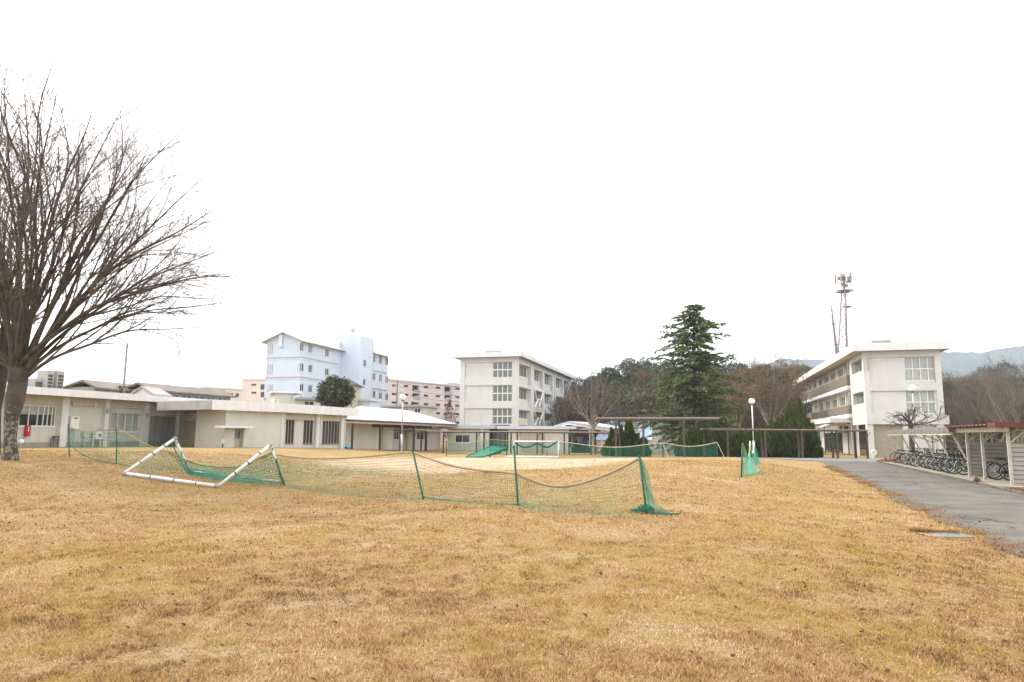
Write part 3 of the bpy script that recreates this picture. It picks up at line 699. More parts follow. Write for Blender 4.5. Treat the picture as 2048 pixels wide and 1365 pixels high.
# left face with the door
sA0 = FA.S(451, OV); dr = wbox(FA, 469, 857, 487, 903, OV)
mb = MB(); FA.wall(mb, sA0, 0.25, -0.7, zb2 + 0.02, OV, [(dr[0], dr[1], -0.7, dr[3])], 0.35)
FA.box(mb, sA0 - 0.002, sA0 + 0.15, OV - 3.5, OV - 0.003, -0.7, zb2 + 0.018); mb.build('wall', M_CREAM, an)
dn = OV - 0.3
gzd = hgt(*FA.W(dr[0], 0, 0).xy)
d_ = part_box(FA, an, 'door', mat('beige_door', (0.46, 0.42, 0.34), 0.6, 0.06), dr[0], dr[1], dn - 0.05, dn, gzd - 0.4, dr[3])
dz = dr[3] - gzd
part_box(FA, d_, 'glass', G_MID, dr[0] + 0.12, dr[1] - 0.08, dn, dn + 0.012, gzd + dz * 0.46, dr[3] - 0.1)
mb = MB(); mb.sphere(FA.W(dr[0] + 0.08, dn + 0.04, gzd + 1.0), 0.035, 8, 6); mb.build('handle', M_GALV, d_)
ca, cb = FA.S(440, OV + 0.6), FA.S(500, OV + 0.3); cz = FA.Z(470, 855.5, OV + 0.6)
part_box(FA, an, 'door_canopy', M_FASCIA, ca, cb, OV + 0.002, OV + 0.75, cz - 0.03, cz + 0.12)
s, z = FA.hit(446, 883, OV + 0.1); part_box(FA, an, 'socket_box', M_WHITE, s - 0.08, s + 0.1, OV, OV + 0.14, z - 0.15, z + 0.15)
pipe(FA, an, 'drainpipe', M_TAUPE, s + 0.02, OV + 0.07, -0.4, z - 0.15, 0.04)
# right face: pilasters and barred windows
OVB = -0.5; WB_ = OVB - 0.25
bw = [wbox(FB, 571, 838, 588.5, 886.5, WB_), wbox(FB, 607, 840, 626, 887, WB_), wbox(FB, 645, 842.5, 677.5, 887, WB_)]
sB1 = FB.S(690, OVB)
mb = MB(); FB.wall(mb, -0.3, sB1, -0.8, zb2 + 0.02, WB_, bw, 0.3); FB.box(mb, sB1 - 0.15, sB1, WB_ - 6, WB_ - 0.002, -0.8, zb2 + 0.018); mb.build('side_wall', M_CREAM, an)
for px, wd in ((567, 0.26), (637, 0.24), (687, 0.3)):
    s = FB.S(px, OVB); part_box(FB, an, 'pilaster', M_WHITE, s - wd, s + wd, WB_ + 0.002, OVB, -0.8, zb2 + 0.01)
for px in (571, 642, 690.5): pipe(FB, an, 'drainpipe', M_CREAM, FB.S(px, OVB + 0.05), OVB + 0.02, -0.5, zb2, 0.06)
sp = [FB.S(567, OVB), FB.S(637, OVB), FB.S(687, OVB)]
for i in (0, 1): part_box(FB, an, 'beam', M_CREAM2, sp[i] + 0.27, sp[i + 1] - 0.31, WB_ + 0.003, WB_ + 0.13, zb2 - 0.5, zb2 + 0.008)
for k, bx_ in enumerate(bw):
    wv = window(FB, an, bx_, WB_, (0.5,), (), M_TAUPE, G_DARK, depth=0.3, sill=False)
    nb_ = 6 if k < 2 else 11
    for i in range(nb_):
        s = bx_[0] + (bx_[1] - bx_[0]) * (i + 0.5) / nb_
        mb = MB(); FB.box(mb, s - 0.022, s + 0.022, WB_ + 0.03, WB_ + 0.06, bx_[2] - 0.12, bx_[3] + 0.08); mb.build('bar', mat('pale_bar_paint', (0.42, 0.36, 0.30), 0.6, 0.1) if i % 2 else M_BROWN, wv)
    for z in (bx_[2] - 0.05, bx_[3] + 0.03):
        mb = MB(); FB.box(mb, bx_[0] - 0.08, bx_[1] + 0.08, WB_ + 0.003, WB_ + 0.03, z - 0.02, z + 0.02); mb.build('bar_rail', M_TAUPE, wv)
# link roof between long building and annex
part_box(F1, lw, 'link_roof', M_FASCIA, S_R + 1.6, S_R + 6.0, -2.5, 0.2, zb - 0.15, zb + 0.28)
# ================================================================== RIGHT THREE-STOREY BUILDING
PR = at_y(1735, 870, 71.0); ZG = -0.36
FR = Fac((PR.x, PR.y), B); FS = Fac((PR.x, PR.y), A)
rb = empty('three_storey_building', (PR.x, PR.y, ZG), 'three-storey white and cream building with brown balcony screens beside the bicycle park', 'building')
sE = FR.S(1884, 0, 760)
zf1, zf0 = FR.Z(1800, 685, 1.0), FR.Z(1800, 700, 1.0)
z3t, z3b = FR.Z(1770, 715), FR.Z(1770, 765); z2t, z2b = FR.Z(1770, 782), FR.Z(1770, 830.5); z1t = FR.Z(1770, 849)
LEN = 50.0
w3 = wbox(FR, 1808.5, 713.5, 1870, 762, -0.25); w2 = wbox(FR, 1811, 780, 1871, 828, -0.25)
w3 = (w3[0], w3[1], w3[2], z3t); w2 = (w2[0], w2[1], w2[2], z2t)
cw = 0.55
mb = MB(); FR.wall(mb, cw, sE - cw, z3b, z3t, -0.22, [w3], 0.3); FR.wall(mb, cw, sE - cw, z2b, z2t, -0.22, [w2], 0.3); mb.build('wall', M_WHITE, rb)
part_box(FR, rb, 'beam', M_WHITE, cw, sE - cw, -0.6, -0.05, z3t, zf0 + 0.01)
part_box(FR, rb, 'beam', M_WHITE, cw, sE - cw, -0.6, -0.04, z2t, z3b)
part_box(FR, rb, 'beam', M_WHITE, -0.02, sE + 0.35, -0.6, 0.05, z1t, z2b)
for a, b_ in ((0.0, cw), (sE - cw, sE)): part_box(FR, rb, 'column', M_WHITE, a, b_, -0.62, 0.0, z2b + 0.001, zf0 + 0.012)
for a, b_ in ((0.0, 0.6), (2.4 + 0.9, 3.9), (sE - 0.75, sE - 0.1)): part_box(FR, rb, 'column', M_WHITE, a, b_, -0.7, -0.05, ZG - 0.4, z1t)
for bx_, cz in ((w3, (0.27, 0.52, 0.77)), (w2, (0.26, 0.5, 0.75))):
    window(FR, rb, bx_, -0.22, cz, (0.5,), M_FRAME, G_CLEAR, fw=0.07, mw=0.09, curtain=M_CURT, depth=0.3)
mb = MB(); FR.quad(mb, 0.6, 3.3, ZG - 0.4, z1t, -0.45); mb.build('shutter_wall', mat('taupe_shutter', (0.36, 0.33, 0.26), 0.7, 0.05), rb)
zz = ZG
while zz < z1t - 0.1: part_box(FR, rb, 'shutter_slat', MATS['taupe_shutter'], 0.62, 3.28, -0.449, -0.435, zz, zz + 0.085); zz += 0.1
mb = MB(); FR.quad(mb, 3.9, sE - 0.75, ZG - 0.4, z1t, -0.4); mb.build('ground_floor_wall', M_WHITE, rb)
# long left side
N_REC = -0.55
sc_ = FS.S(1700, 0, 760)
def zside(px, py): return FS.Z(px, py)
h3, l3 = FS.Z(1727, 719, -0.5), FS.Z(1727, 744.5, -0.5); h2, l2 = FS.Z(1728, 785, -0.5), FS.Z(1728, 808.5, -0.5)
ws = [(FS.S(1727, 0, 740), FS.S(1703, 0, 740), l3, h3), (FS.S(1729, 0, 800), FS.S(1706, 0, 800), l2, h2)]
mb = MB(); FS.wall(mb, 0.001, sc_, z1t, zf0 + 0.01, -0.003, ws, 0.55); FS.box(mb, sc_ - 0.15, sc_ - 0.003, N_REC, -0.01, z1t, zf0 + 0.008); mb.build('side_wall', M_CREAM, rb)
for bx_ in ws: window(FS, rb, bx_, -0.36, (0.33, 0.66), (), M_ALU, G_CLEAR, curtain=M_CURT, depth=0.18, sill=False)
nb_ = 8; seg = (LEN - sc_) / nb_; rec3 = []; rec2 = []; rec1 = []
zh3, zl3, zh2, zl2 = h3 + 0.1, l3 - 1.0, h2 + 0.1, l2 - 1.0
for i in range(nb_):
    a, b_ = sc_ + seg * i + 0.5, sc_ + seg * (i + 1) - 0.5; rec3.append((a, b_, zl3, zh3)); rec2.append((a, b_, zl2, zh2))
mb = MB(); FS.wall(mb, sc_, LEN, ZG - 0.4, zf0 + 0.01, N_REC, rec3 + rec2, 0.22); mb.build('gallery_wall', M_CREAM, rb)
for bx_ in rec3 + rec2: window(FS, rb, bx_, N_REC, (0.5,), (), M_ALU, mat('taupe_blind_glass', (0.27, 0.255, 0.205), 0.25, 0.08, spec=0.5), depth=0.22, sill=False, curtain=None)
for i in range(nb_ + 1):
    s = sc_ + seg * i; s = min(max(s, sc_ + 0.16), LEN - 0.16)
    part_box(FS, rb, 'gallery_column', M_WHITE, s - 0.15, s + 0.15, N_REC + 0.002, N_REC + 0.2, z1t + 0.3, zf0 + 0.005)
def balcony(zfl, ztop, nfront, label):
    part_box(FS, rb, 'balcony_slab', M_FASCIA, sc_ + 0.02, LEN + 0.5, N_REC + 0.003, nfront, zfl - 0.42, zfl)
    bal = part_box(FS, rb, 'balcony_rail', M_RAIL, sc_ + 0.1, LEN + 0.4, nfront - 0.10, nfront - 0.06, zfl + 0.10, ztop)
    n = int((ztop - zfl - 0.1) / 0.11)
    mb = MB()
    for k in range(n): z = zfl + 0.12 + k * 0.11; FS.box(mb, sc_ + 0.1, LEN + 0.4, nfront - 0.06, nfront - 0.03, z, z + 0.08)
    mb.build('louvre_slats', M_RAIL, bal)
    part = MB(); FS.box(part, sc_ + 0.08, sc_ + 0.12, N_REC + 0.05, nfront - 0.05, zfl + 0.10, ztop); part.build('end_screen', M_RAIL, bal)
    part = MB(); FS.box(part, sc_ + 0.08, LEN + 0.42, nfront - 0.13, nfront - 0.02, ztop + 0.002, ztop + 0.05); part.build('top_rail', M_CREAM2, bal)
zb3 = FS.Z(1693, 772, 0.3); balcony(zb3, FS.Z(1693, 750.5, 0.3), 0.35, '')
zb2_ = FS.Z(1693, 833.5, 0.3) + 0.25; balcony(zb2_, zb2_ + 1.0, 0.35, '')
# roof
ro = MB(); FR.box(ro, -1.0, sE + 0.75, -LEN - 1.0, 0.95, zf0, zf1 - 0.04); ro.build('roof', M_ROOFG, rb)
part_box(FR, rb, 'fascia', M_FASCIA, -1.05, sE + 0.8, 0.951, 1.05, zf0 - 0.02, zf1)
part_box(FS, rb, 'fascia', mat('cream_fascia_paint', (0.66, 0.61, 0.54), 0.7, 0.04, 1.5, streak=0.1), -0.9, LEN + 1.05, 1.001, 1.06, zf0 - 0.02, zf1)
part_box(FS, rb, 'soffit', M_CREAM2, -0.9, LEN + 1, -0.002, 0.99, zf0 - 0.035, zf0 - 0.022)
a = FR.S(1755, -8); b_ = FR.S(1795, -8); part_box(FR, rb, 'roof_housing', M_ROOFG, a, b_, -10, -8, zf1, FR.Z(1775, 680.5, -8))
# ground floor entrance
part_box(FS, rb, 'canopy_slab', M_FASCIA, sc_ + 1.0, sc_ + 13.0, N_REC + 0.01, 2.2, zb2_ - 0.95, zb2_ - 0.44)
da = FS.S(1682, N_REC); db = FS.S(1651, N_REC)
zd = ZG + 2.6
for k in range(3):
    a_ = da + (db - da) * k / 3; e_ = da + (db - da) * (k + 1) / 3 - 0.1
    window(FS, rb, (a_, e_, ZG + 0.05, zd), N_REC + 0.2, (0.5,), (0.75,), M_DARKFR, G_DARK, back=False, sill=False, name='entrance_door')
part_box(FS, rb, 'wall_sign', M_DARKFR, FS.S(1695, N_REC), FS.S(1688.5, N_REC), N_REC + 0.003, N_REC + 0.06, FS.Z(1692, 866, N_REC), FS.Z(1692, 853, N_REC))
part_box(FS, rb, 'notice_board', M_STEELW, FS.S(1649, N_REC), FS.S(1642, N_REC), N_REC + 0.003, N_REC + 0.06, ZG + 0.5, ZG + 1.9)
for px in (1634, 1627, 1622): pipe(FS, rb, 'pilaster', M_WHITE, FS.S(px, N_REC + 0.1), N_REC + 0.15, ZG - 0.3, z1t + 0.4, 0.16)
for px in (1702, 1639): pipe(FS, rb, 'drainpipe', M_CREAM2, FS.S(px, 0.1), 0.08, ZG - 0.2, zf0, 0.06)
# curved porch canopy in front of the entrance
pc = empty('curved_porch_canopy', (*FS.W(da, 1.5, 0).xy, ZG), 'pale curved porch canopy on dark posts in front of the entrance doors', 'canopy')
sa = FS.S(1716, -0.9); sb = sa + 4.2
v = []; f = []; zc = FS.Z(1690, 849, 2.2)
for i in range(13):
    t = i / 12; n_ = -0.9 + 3.9 * t; z = zc - 0.25 + 0.55 * math.sin(math.pi * t)
    for s in (sa, sb):
        for dz_ in (0, 0.07): v.append(FS.W(s, n_, z + dz_))
for i in range(12):
    o = i * 4; f += [(o, o + 4, o + 6, o + 2), (o + 1, o + 3, o + 7, o + 5), (o, o + 1, o + 5, o + 4), (o + 2, o + 6, o + 7, o + 3)]
mesh_obj('curved_sheet', v, f, mat('translucent_sheet', (0.55, 0.54, 0.50), 0.5, 0.05), pc, True)
for s in (sa + 0.15, sb - 0.15):
    for n_ in (0.2, 2.7): pipe(FS, pc, 'post', M_BROWN, s, n_, ZG - 0.2, zc, 0.07)
tp = MB(); FS.box(tp, sa - 1.0, sb + 4.0, N_REC + 0.3, 4.6, ZG - 0.3, ZG + 0.10)
tag(tp.build('entrance_paving', mat('brick_paving', (0.30, 0.20, 0.15), 0.9, 0.25, 4.0)), kind='structure')

# white curved pipe stand in front
b0 = gp(1744, 917)
st = empty('pipe_stand', b0, 'white hooked pipe standing at the road edge before the shutter', 'pipe')
mb = MB(); pts = [b0 + Vector((0, 0, -0.2)), b0 + Vector((0, 0, 0.55))]
for i in range(9): a_ = math.pi * (1 - i / 8 * 1.35); pts.append(b0 + Vector((0.22 + 0.22 * math.cos(a_), 0, 0.55 + 0.22 * math.sin(a_))))
mb.tube(pts, 0.075, 10); mb.build('pipe', M_STEELW, st, True)
mb = MB(); mb.tube([b0 + Vector((0, 0, -0.1)), b0 + Vector((0, 0, 0.06))], 0.13, 12); mb.build('base_flange', M_STEELW, st)

# ================================================================== CENTRE FOUR-STOREY BUILDING
PC = at_y(1035, 870, 105.0)
FC = Fac((PC.x, PC.y), B); FD = Fac((PC.x, PC.y), A)
cb = empty('four_storey_building', (PC.x, PC.y, ZG), 'white four-storey concrete building with gridded stair windows behind the low roofs', 'building')
sW = FC.S(919.5, 0, 780)
zf1, zf0 = FC.Z(980, 705, 1.0), FC.Z(980, 714, 1.0)
rows_ = [(724.5, 757), (771, 805), (817, 850)]
zr = [(FC.Z(980, b_), FC.Z(980, a)) for a, b_ in rows_]
CL = 44.0
pw0, pw1 = FC.S(928), FC.S(1025)
zprev = zf0 + 0.01
for k, (zl, zh) in enumerate(zr):
    bx_ = (FC.S(985, -0.2, 780), FC.S(1024.5, -0.2, 780), zl + 0.12, zh)
    mb = MB(); FC.wall(mb, pw0, pw1, zl, zh, -0.25, [bx_], 0.3); mb.build('wall_panel', M_WHITE, cb)
    window(FC, cb, bx_, -0.25, (0.25, 0.5, 0.76), (0.5,), M_FRAME, G_MID, fw=0.06, mw=0.12, depth=0.3, sill=False)
    part_box(FC, cb, 'beam', M_WHITE, pw0, pw1, -0.6, -0.04, zh, zprev); zprev = zl
part_box(FC, cb, 'lower_wall', M_WHITE, pw0, pw1, -0.6, -0.04, ZG - 0.3, zprev)
for a, b_ in ((sW, pw0), (pw1, 0.0)): part_box(FC, cb, 'column', M_WHITE, a + 0.001, b_ - 0.001, -0.6, 0.0, ZG - 0.3, zf0 + 0.01)
ro = MB(); FC.box(ro, sW - 0.95, 0.8, -CL - 0.9, 0.95, zf0, zf1 - 0.04); ro.build('roof', M_ROOFG, cb)
part_box(FC, cb, 'fascia', M_FASCIA, sW - 1.0, 0.85, 0.951, 1.05, zf0 - 0.02, zf1); part_box(FD, cb, 'fascia', M_FASCIA, -0.9, CL + 1, 0.801, 0.9, zf0 - 0.02, zf1)
# side bays
cols_px = [(1036, 1038.5), (1062, 1068), (1085.5, 1089), (1105, 1112), (1126, 1128), (1138, 1142.5)]
cs2 = [(FD.S(a, 0, 780), FD.S(b_, 0, 780)) for a, b_ in cols_px]
for a, b_ in cs2: part_box(FD, cb, 'column', M_WHITE, max(a, 0.002), b_, -1.0, 0.0, ZG - 0.3, zf0 + 0.008)
hs_ = [FD.Z(1039, y_) for y_ in (727, 774, 820)]; ls_ = [FD.Z(1039, y_) for y_ in (749.5, 796, 836)]; ps_ = [FD.Z(1039, y_) for y_ in (765, 811, 850)]
for i in range(len(cs2) - 1):
    a, b_ = cs2[i][1], cs2[i + 1][0]
    ops = [(a + 0.15, b_ - 0.15, l, h) for l, h in zip(ls_, hs_)]
    mb = MB(); FD.wall(mb, a, b_, ZG - 0.3, zf0 + 0.006, -0.7, ops, 0.25); mb.build('bay_wall', M_WHITE, cb)
    zprev = zf0 + 0.004
    for h, p, l in zip(hs_, ps_, ls_):
        part_box(FD, cb, 'bay_beam', M_WHITE, a + 0.001, b_ - 0.001, -0.699, -0.08, h + 0.05, zprev); zprev = p
        part_box(FD, cb, 'parapet', M_WHITE, a + 0.001, b_ - 0.9, -0.699, -0.3, p, l - 0.05)
    for o_ in ops: window(FD, cb, o_, -0.7, (0.25, 0.5, 0.75), (), M_FRAME, G_MID, depth=0.25, sill=False)
    if i == 1:
        for k in (1, 2):
            mid = (a + b_) / 2; z0, z1 = ps_[k] + 0.1, hs_[k] + 0.1
            for p_, q_ in (((a + 0.2, z1), (mid, z0)), ((b_ - 0.2, z1), (mid, z0)), ((a + 0.2, z0), (mid - 0.6, (z0 + z1) / 2)), ((b_ - 0.2, z0), (mid + 0.6, (z0 + z1) / 2))):
                mb = MB(); mb.tube([FD.W(p_[0], 0.05, p_[1]), FD.W(q_[0], 0.05, q_[1])], 0.16, 4); mb.build('brace', M_STEELW, cb)
            for (s0_, s1_, za_, zb_) in ((a + 0.05, b_ - 0.05, z1, z1 + 0.3), (a + 0.05, b_ - 0.05, z0 - 0.3, z0)): part_box(FD, cb, 'brace_frame', M_STEELW, s0_, s1_, -0.1, 0.12, za_, zb_)
part_box(FC, cb, 'roof_housing', M_ROOFG, FC.S(968, -15), FC.S(998, -15), -18, -15, zf1, FC.Z(985, 702, -15))
mb = MB(); p_ = FC.W(FC.S(981, -15), -16, zf1); mb.tube([p_, p_ + Vector((0, 0, 4.6))], 0.05, 5); mb.build('mast', M_GALV, cb)
for px in (1035.5, 1109): pipe(FD, cb, 'drainpipe', M_WHITE, FD.S(px + 1, 0.1, 780), 0.1, ZG, zf0, 0.08)

# ================================================================== PALE BLUE APARTMENT BLOCK
PB = at_y(595, 870, 100.0)
FG = Fac((PB.x, PB.y), B); FL = Fac((PB.x, PB.y), A)
bb = empty('pale_blue_building', (PB.x, PB.y, ZG), 'pale blue apartment block with mauve bands and a tall stair tower', 'building')
gl_, gr_ = FG.S(530.5, 0, 760), 0.0; ze = FL.Z(597, 678.5, 0.3); zap = FG.Z(560, 667)
gm_s = (gl_ + gr_) / 2
tip = FL.S(675, 0, 750)
LB = 28.5
win_l = []
for px, rows_ in ((604, ((686, 703), (727, 743.5), (768, 784))), (621, ((690, 707), (730, 746), (770.5, 786))), (654.5, ((698.5, 714.5), (737, 752)))):
    for ya, yb in rows_: win_l.append(wbox(FL, px - 4, ya, px + 4, yb))
mb = MB(); FL.wall(mb, 0.0, tip, ZG - 0.3, ze, 0.0, win_l, 0.25)
pts = [FG.W(gl_, 0, ZG - 0.3), FG.W(0, 0, ZG - 0.3), FG.W(0, 0, ze), FG.W(gm_s, 0, zap), FG.W(gl_, 0, ze)]; mb.poly(pts)
mb.poly([FG.W(gl_, 0, ZG - 0.3), FG.W(gl_, 0, ze), FG.W(gl_, -LB, ze), FG.W(gl_, -LB, ZG - 0.3)])
mb.build('wall', M_BLUEW, bb)
sR_ = FL.S(785, 0, 760); sT1 = FL.S(745, 0, 760)
zer = FL.Z(765, 709, 0.1)
rw = []
for px in (748.5, 761.5, 774):
    for ya, yb in ((712.5, 728.5), (749.5, 764), (785, 799)): rw.append(wbox(FL, px - 3, ya + (px - 761) * 0.22, px + 3, yb + (px - 761) * 0.22))
mb = MB(); FL.wall(mb, tip, LB, ZG - 0.3, zer + 0.3, -0.003, rw, 0.25); mb.poly([FL.W(LB, 0, ZG), FL.W(LB, 0, zer), FL.W(LB, -6, zer), FL.W(LB, -6, ZG)]); mb.build('wing_wall', M_BLUEW, bb)
for k_, o_ in enumerate(win_l + rw): window(FL, bb, o_, 0.0, (0.5,), (), M_FRAME, G_DARK if k_ % 3 else G_MID, fw=0.08, mw=0.08, depth=0.25)
for py0, py1, yl in ((688, 708.5, 0), (728, 748.5, 0), (769, 784, 0)):
    for px in (536.5, 541, 545):
        bx_ = wbox(FG, px - 0.9, py0, px + 0.9, py1); window(FG, bb, bx_, 0.14, (), (), M_FRAME, G_MID, back=False, sill=False, fw=0.03)
zband = [FL.Z(597, 714), FL.Z(597, 754.5), FL.Z(597, 797)]
for z in zband:
    part_box(FG, bb, 'band', M_BAND, gl_ - 0.05, 0.10, 0.003, 0.08, z - 0.12, z + 0.13)
    part_box(FL, bb, 'band', M_BAND, 0.0, tip, 0.003, 0.08, z - 0.12, z + 0.13)
    part_box(FG, bb, 'band_trim', M_BLUEW2, gl_ - 0.04, 0.09, 0.003, 0.06, z - 0.26, z - 0.121); part_box(FL, bb, 'band_trim', M_BLUEW2, 0.0, tip, 0.003, 0.06, z - 0.26, z - 0.121)
for py in (744, 779, 813): z = FL.Z(765, py + 1); part_box(FL, bb, 'band', M_BAND, sT1 - 1, LB, 0.0, 0.08, z - 0.12, z + 0.12)
# gable roof with cream eaves
def slab_roof(mbx, sA, sB, z_e, z_a, ov=0.75, th=0.16):
    sl = (z_a - z_e) / abs(gm_s - 0.0)
    L_ = [FG.W(gl_ - ov, -sA, z_e - ov * sl), FG.W(gm_s, -sA, z_a), FG.W(ov, -sA, z_e - ov * sl), FG.W(ov, -sA, z_e - ov * sl + th), FG.W(gm_s, -sA, z_a + th), FG.W(gl_ - ov, -sA, z_e - ov * sl + th)]
    d = FG.W(0, -sB, 0) - FG.W(0, -sA, 0)
    mbx.prism(L_, d)
mb = MB(); slab_roof(mb, -0.7, tip + 1.2, ze, zap); mb.build('roof', mat('cream_roof_edge', (0.56, 0.52, 0.45), 0.8, 0.05), bb)
mb = MB(); slab_roof(mb, sT1 - 0.5, LB + 0.6, zer, zer + 1.5); mb.build('wing_roof', MATS['cream_roof_edge'], bb)
s_ = FG.S(562, 0.2, 680); part_box(FG, bb, 'vent_shaft', M_BLUEW2, s_ - 0.3, s_ + 0.25, 0.002, 0.35, FG.Z(562, 694, 0.2), FG.Z(562, 667, 0.2))
# stair tower
def solve_n(px, t0, py=720):
    lo, hi = -8.0, 8.0
    for _ in range(40):
        m_ = (lo + hi) / 2; p_ = FL.W(t0, m_, 10); c_ = CAM_M.inverted() @ p_; x_ = 1024 + FPX * c_.x / -c_.z
        if x_ < px: lo = m_
        else: hi = m_
    return lo
t0 = tip + 1.0; nC = solve_n(718, t0); nL = solve_n(675, t0); FT = Fac(FL.W(t0, nC, 0).xy, A)
t1 = FT.S(745.5, 0, 720)
zTa, zTc, zTr = (FG.Z(675, 662, -t0), 0, 0)
def zat(px, py, p): d = ray(px, py); k = math.hypot(p.x, p.y) / math.hypot(d.x, d.y); return EYE + d.z * k
pL, pC, pR = FL.W(t0, nL, 0), FL.W(t0, nC, 0), FL.W(t0 + t1, nC, 0)
zL, zC = zat(675, 662, pL), zat(719.5, 671.5, pC)
zC2 = zC
mb = MB(); pBk = FL.W(t0 + t1, nL, 0)
c_ = [pL, pC, pR, pBk]
twin = [wbox(FT, 727, 720, 733, 734), wbox(FT, 726, 759, 732, 771)]
mb.poly([(pL.x, pL.y, ZG), (pC.x, pC.y, ZG), (pC.x, pC.y, zC), (pL.x, pL.y, zL)])
FT.wall(mb, 0, t1, ZG - 0.3, zC, 0.0, twin, 0.25)
mb.poly([(pL.x, pL.y, zL), (pC.x, pC.y, zC), (pR.x, pR.y, zC), (pBk.x, pBk.y, zL)])
mb.poly([(pR.x, pR.y, ZG), (pBk.x, pBk.y, ZG), (pBk.x, pBk.y, zL), (pR.x, pR.y, zC)])
mb.poly([(pL.x, pL.y, ZG), (pL.x, pL.y, zL), (pBk.x, pBk.y, zL), (pBk.x, pBk.y, ZG)])
mb.build('stair_tower', M_BLUEW, bb)
for o_ in twin: window(FT, bb, o_, 0.0, (), (), M_FRAME, G_MID, fw=0.06)
pipe(FT, bb, 'drainpipe', M_WHITE, t1 - 0.1, 0.06, ZG, zC, 0.07)
# dish on the tower
dp = (pC + pL) * 0.5 + A * 2; dp.z = zL - 1.0
di = empty('satellite_dish', (dp.x, dp.y, (zL + zC) / 2), 'small round antenna dish on top of the blue stair tower', 'dish')
c_ = at_y(706, 660.5, dp.y)
mb = MB(); mb.tube([c_ + Vector((0, 0.1, 0)), c_ + Vector((0, 0.0, 0)), c_ + Vector((0, -0.12, 0))], [0.12, 0.32, 0.40], 16); mb.build('dish', M_GALV, di, True)
mb = MB(); mb.tube([(c_.x, c_.y + 0.1, zC - 0.6), c_ + Vector((0, 0.1, 0))], 0.05, 6); mb.build('mast', M_GALV, di)
# air conditioner outside the lower window
bx_ = wbox(FL, 596, 784, 604.5, 797, 0.3)
ac = empty('air_conditioner', FL.W(bx_[0], 0.1, bx_[2]), 'white air conditioner unit on the pale blue wall under a lower window', 'air conditioner')
part_box(FL, ac, 'casing', M_STEELW, bx_[0], bx_[1], 0.09, 0.4, bx_[2], bx_[3]); mb = MB(); mb.torus(FL.W((bx_[0] + bx_[1]) / 2, 0.41, (bx_[2] + bx_[3]) / 2), FL.N, 0.26, 0.03, 18, 4); mb.build('fan_guard', M_DARKFR, ac)

# ================================================================== PINK APARTMENTS FAR BEHIND
pk0, pk1 = at_y(780, 820, 150.0), at_y(935, 820, 172.0)
FP = Fac((pk0.x, pk0.y), (pk1 - pk0)); Lp = (pk1 - pk0).length
pk = empty('pink_apartment_block', (pk0.x, pk0.y, ZG), 'long pink apartment block with open stairwells between the blue and white buildings', 'building')
zpt = FP.Z(850, 767.5)
ops = []; stair = []
for px in (742, 767, ) if False else (788, 812, 852, 876, 915):
    for k in range(5): y_ = 774.5 + (px - 850) * 0.05 + k * 17.0; ops.append(wbox(FP, px - 4.5, y_ - 2, px + 4.5, y_ + 2.4))
for px in (831.5, 895.5):
    for k in range(5): y_ = 772 + (px - 850) * 0.05 + k * 17.0; stair.append(wbox(FP, px - 6.5, y_, px + 6.5, y_ + (12 if k == 0 else 7)))
mb = MB(); FP.wall(mb, -2, Lp + 2, ZG - 0.3, zpt, 0.0, ops + stair, 0.6); mb.build('wall', M_PINK, pk)
part_box(FP, pk, 'roof_slab', M_PINK, -2.3, Lp + 2.3, -10, 0.25, zpt + 0.003, zpt + 0.35)
for o_ in ops: window(FP, pk, o_, 0.0, (0.5,), (), M_DARKFR, G_DARK, fw=0.08, depth=0.6, sill=False)
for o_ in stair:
    mb = MB(); FP.quad(mb, o_[0], o_[1], o_[2], o_[3], -0.59); mb.build('stairwell', M_SHADEIN, pk)  # dark sheet paints in the shade inside the open stairs
    part_box(FP, pk, 'stair_rail', M_GALV, o_[0] + 0.4, o_[1] + 0.4, 0.003, 0.1, o_[2] - 0.5, o_[2] + 0.35)
pq0, pq1 = at_y(483, 790, 165.0), at_y(560, 790, 163.0)
FQ = Fac((pq0.x, pq0.y), (pq1 - pq0)); Lq = (pq1 - pq0).length
pk2 = empty('pink_apartment_block', (pq0.x, pq0.y, ZG), 'pink apartment end just left of the pale blue building', 'building')
zpt = FQ.Z(500, 760.5); ops = [wbox(FQ, px - 5, y_, px + 5, y_ + 4) for px in (508, 540) for y_ in (768, 784)] + [wbox(FQ, 521, 769 + k, 529, 780 + k) for k in (0, 15)]
mb = MB(); FQ.wall(mb, 0, Lq, ZG - 0.3, zpt, 0.0, ops, 0.5); mb.poly([FQ.W(0, 0, ZG), FQ.W(-3, -9, ZG), FQ.W(-3, -9, zpt), FQ.W(0, 0, zpt)]); mb.build('wall', M_PINK, pk2)
for o_ in ops: window(FQ, pk2, o_, 0.0, (0.5,), (), M_DARKFR, G_DARK, fw=0.08, depth=0.5, sill=False)
rp = [FQ.W(-0.2, 0.2, 0), FQ.W(Lq, 0.2, 0), FQ.W(Lq, -9, 0), FQ.W(-3.2, -9, 0)]
mb = MB(); mb.prism([(p.x, p.y, zpt) for p in rp], (0, 0, 0.35)); mb.build('roof_slab', M_PINK, pk2)
# ================================================================== WHITE-ROOFED HALL behind the annex
e0, e1 = at_y(697, 840, 62.0), at_y(905, 849, 86.0)
FH = Fac((e0.x, e0.y), (e1 - e0)); LH = (e1 - e0).length
ha = empty('white_roofed_hall', (e0.x, e0.y, ZG), 'cream hall under a long white sloping metal roof', 'building')
zeH = (e0.z + e1.z) / 2
def rline(px, py, n): s, z = FH.hit(px, py, n); return s, z
zrid = FH.Z(780, 819, -6.0)
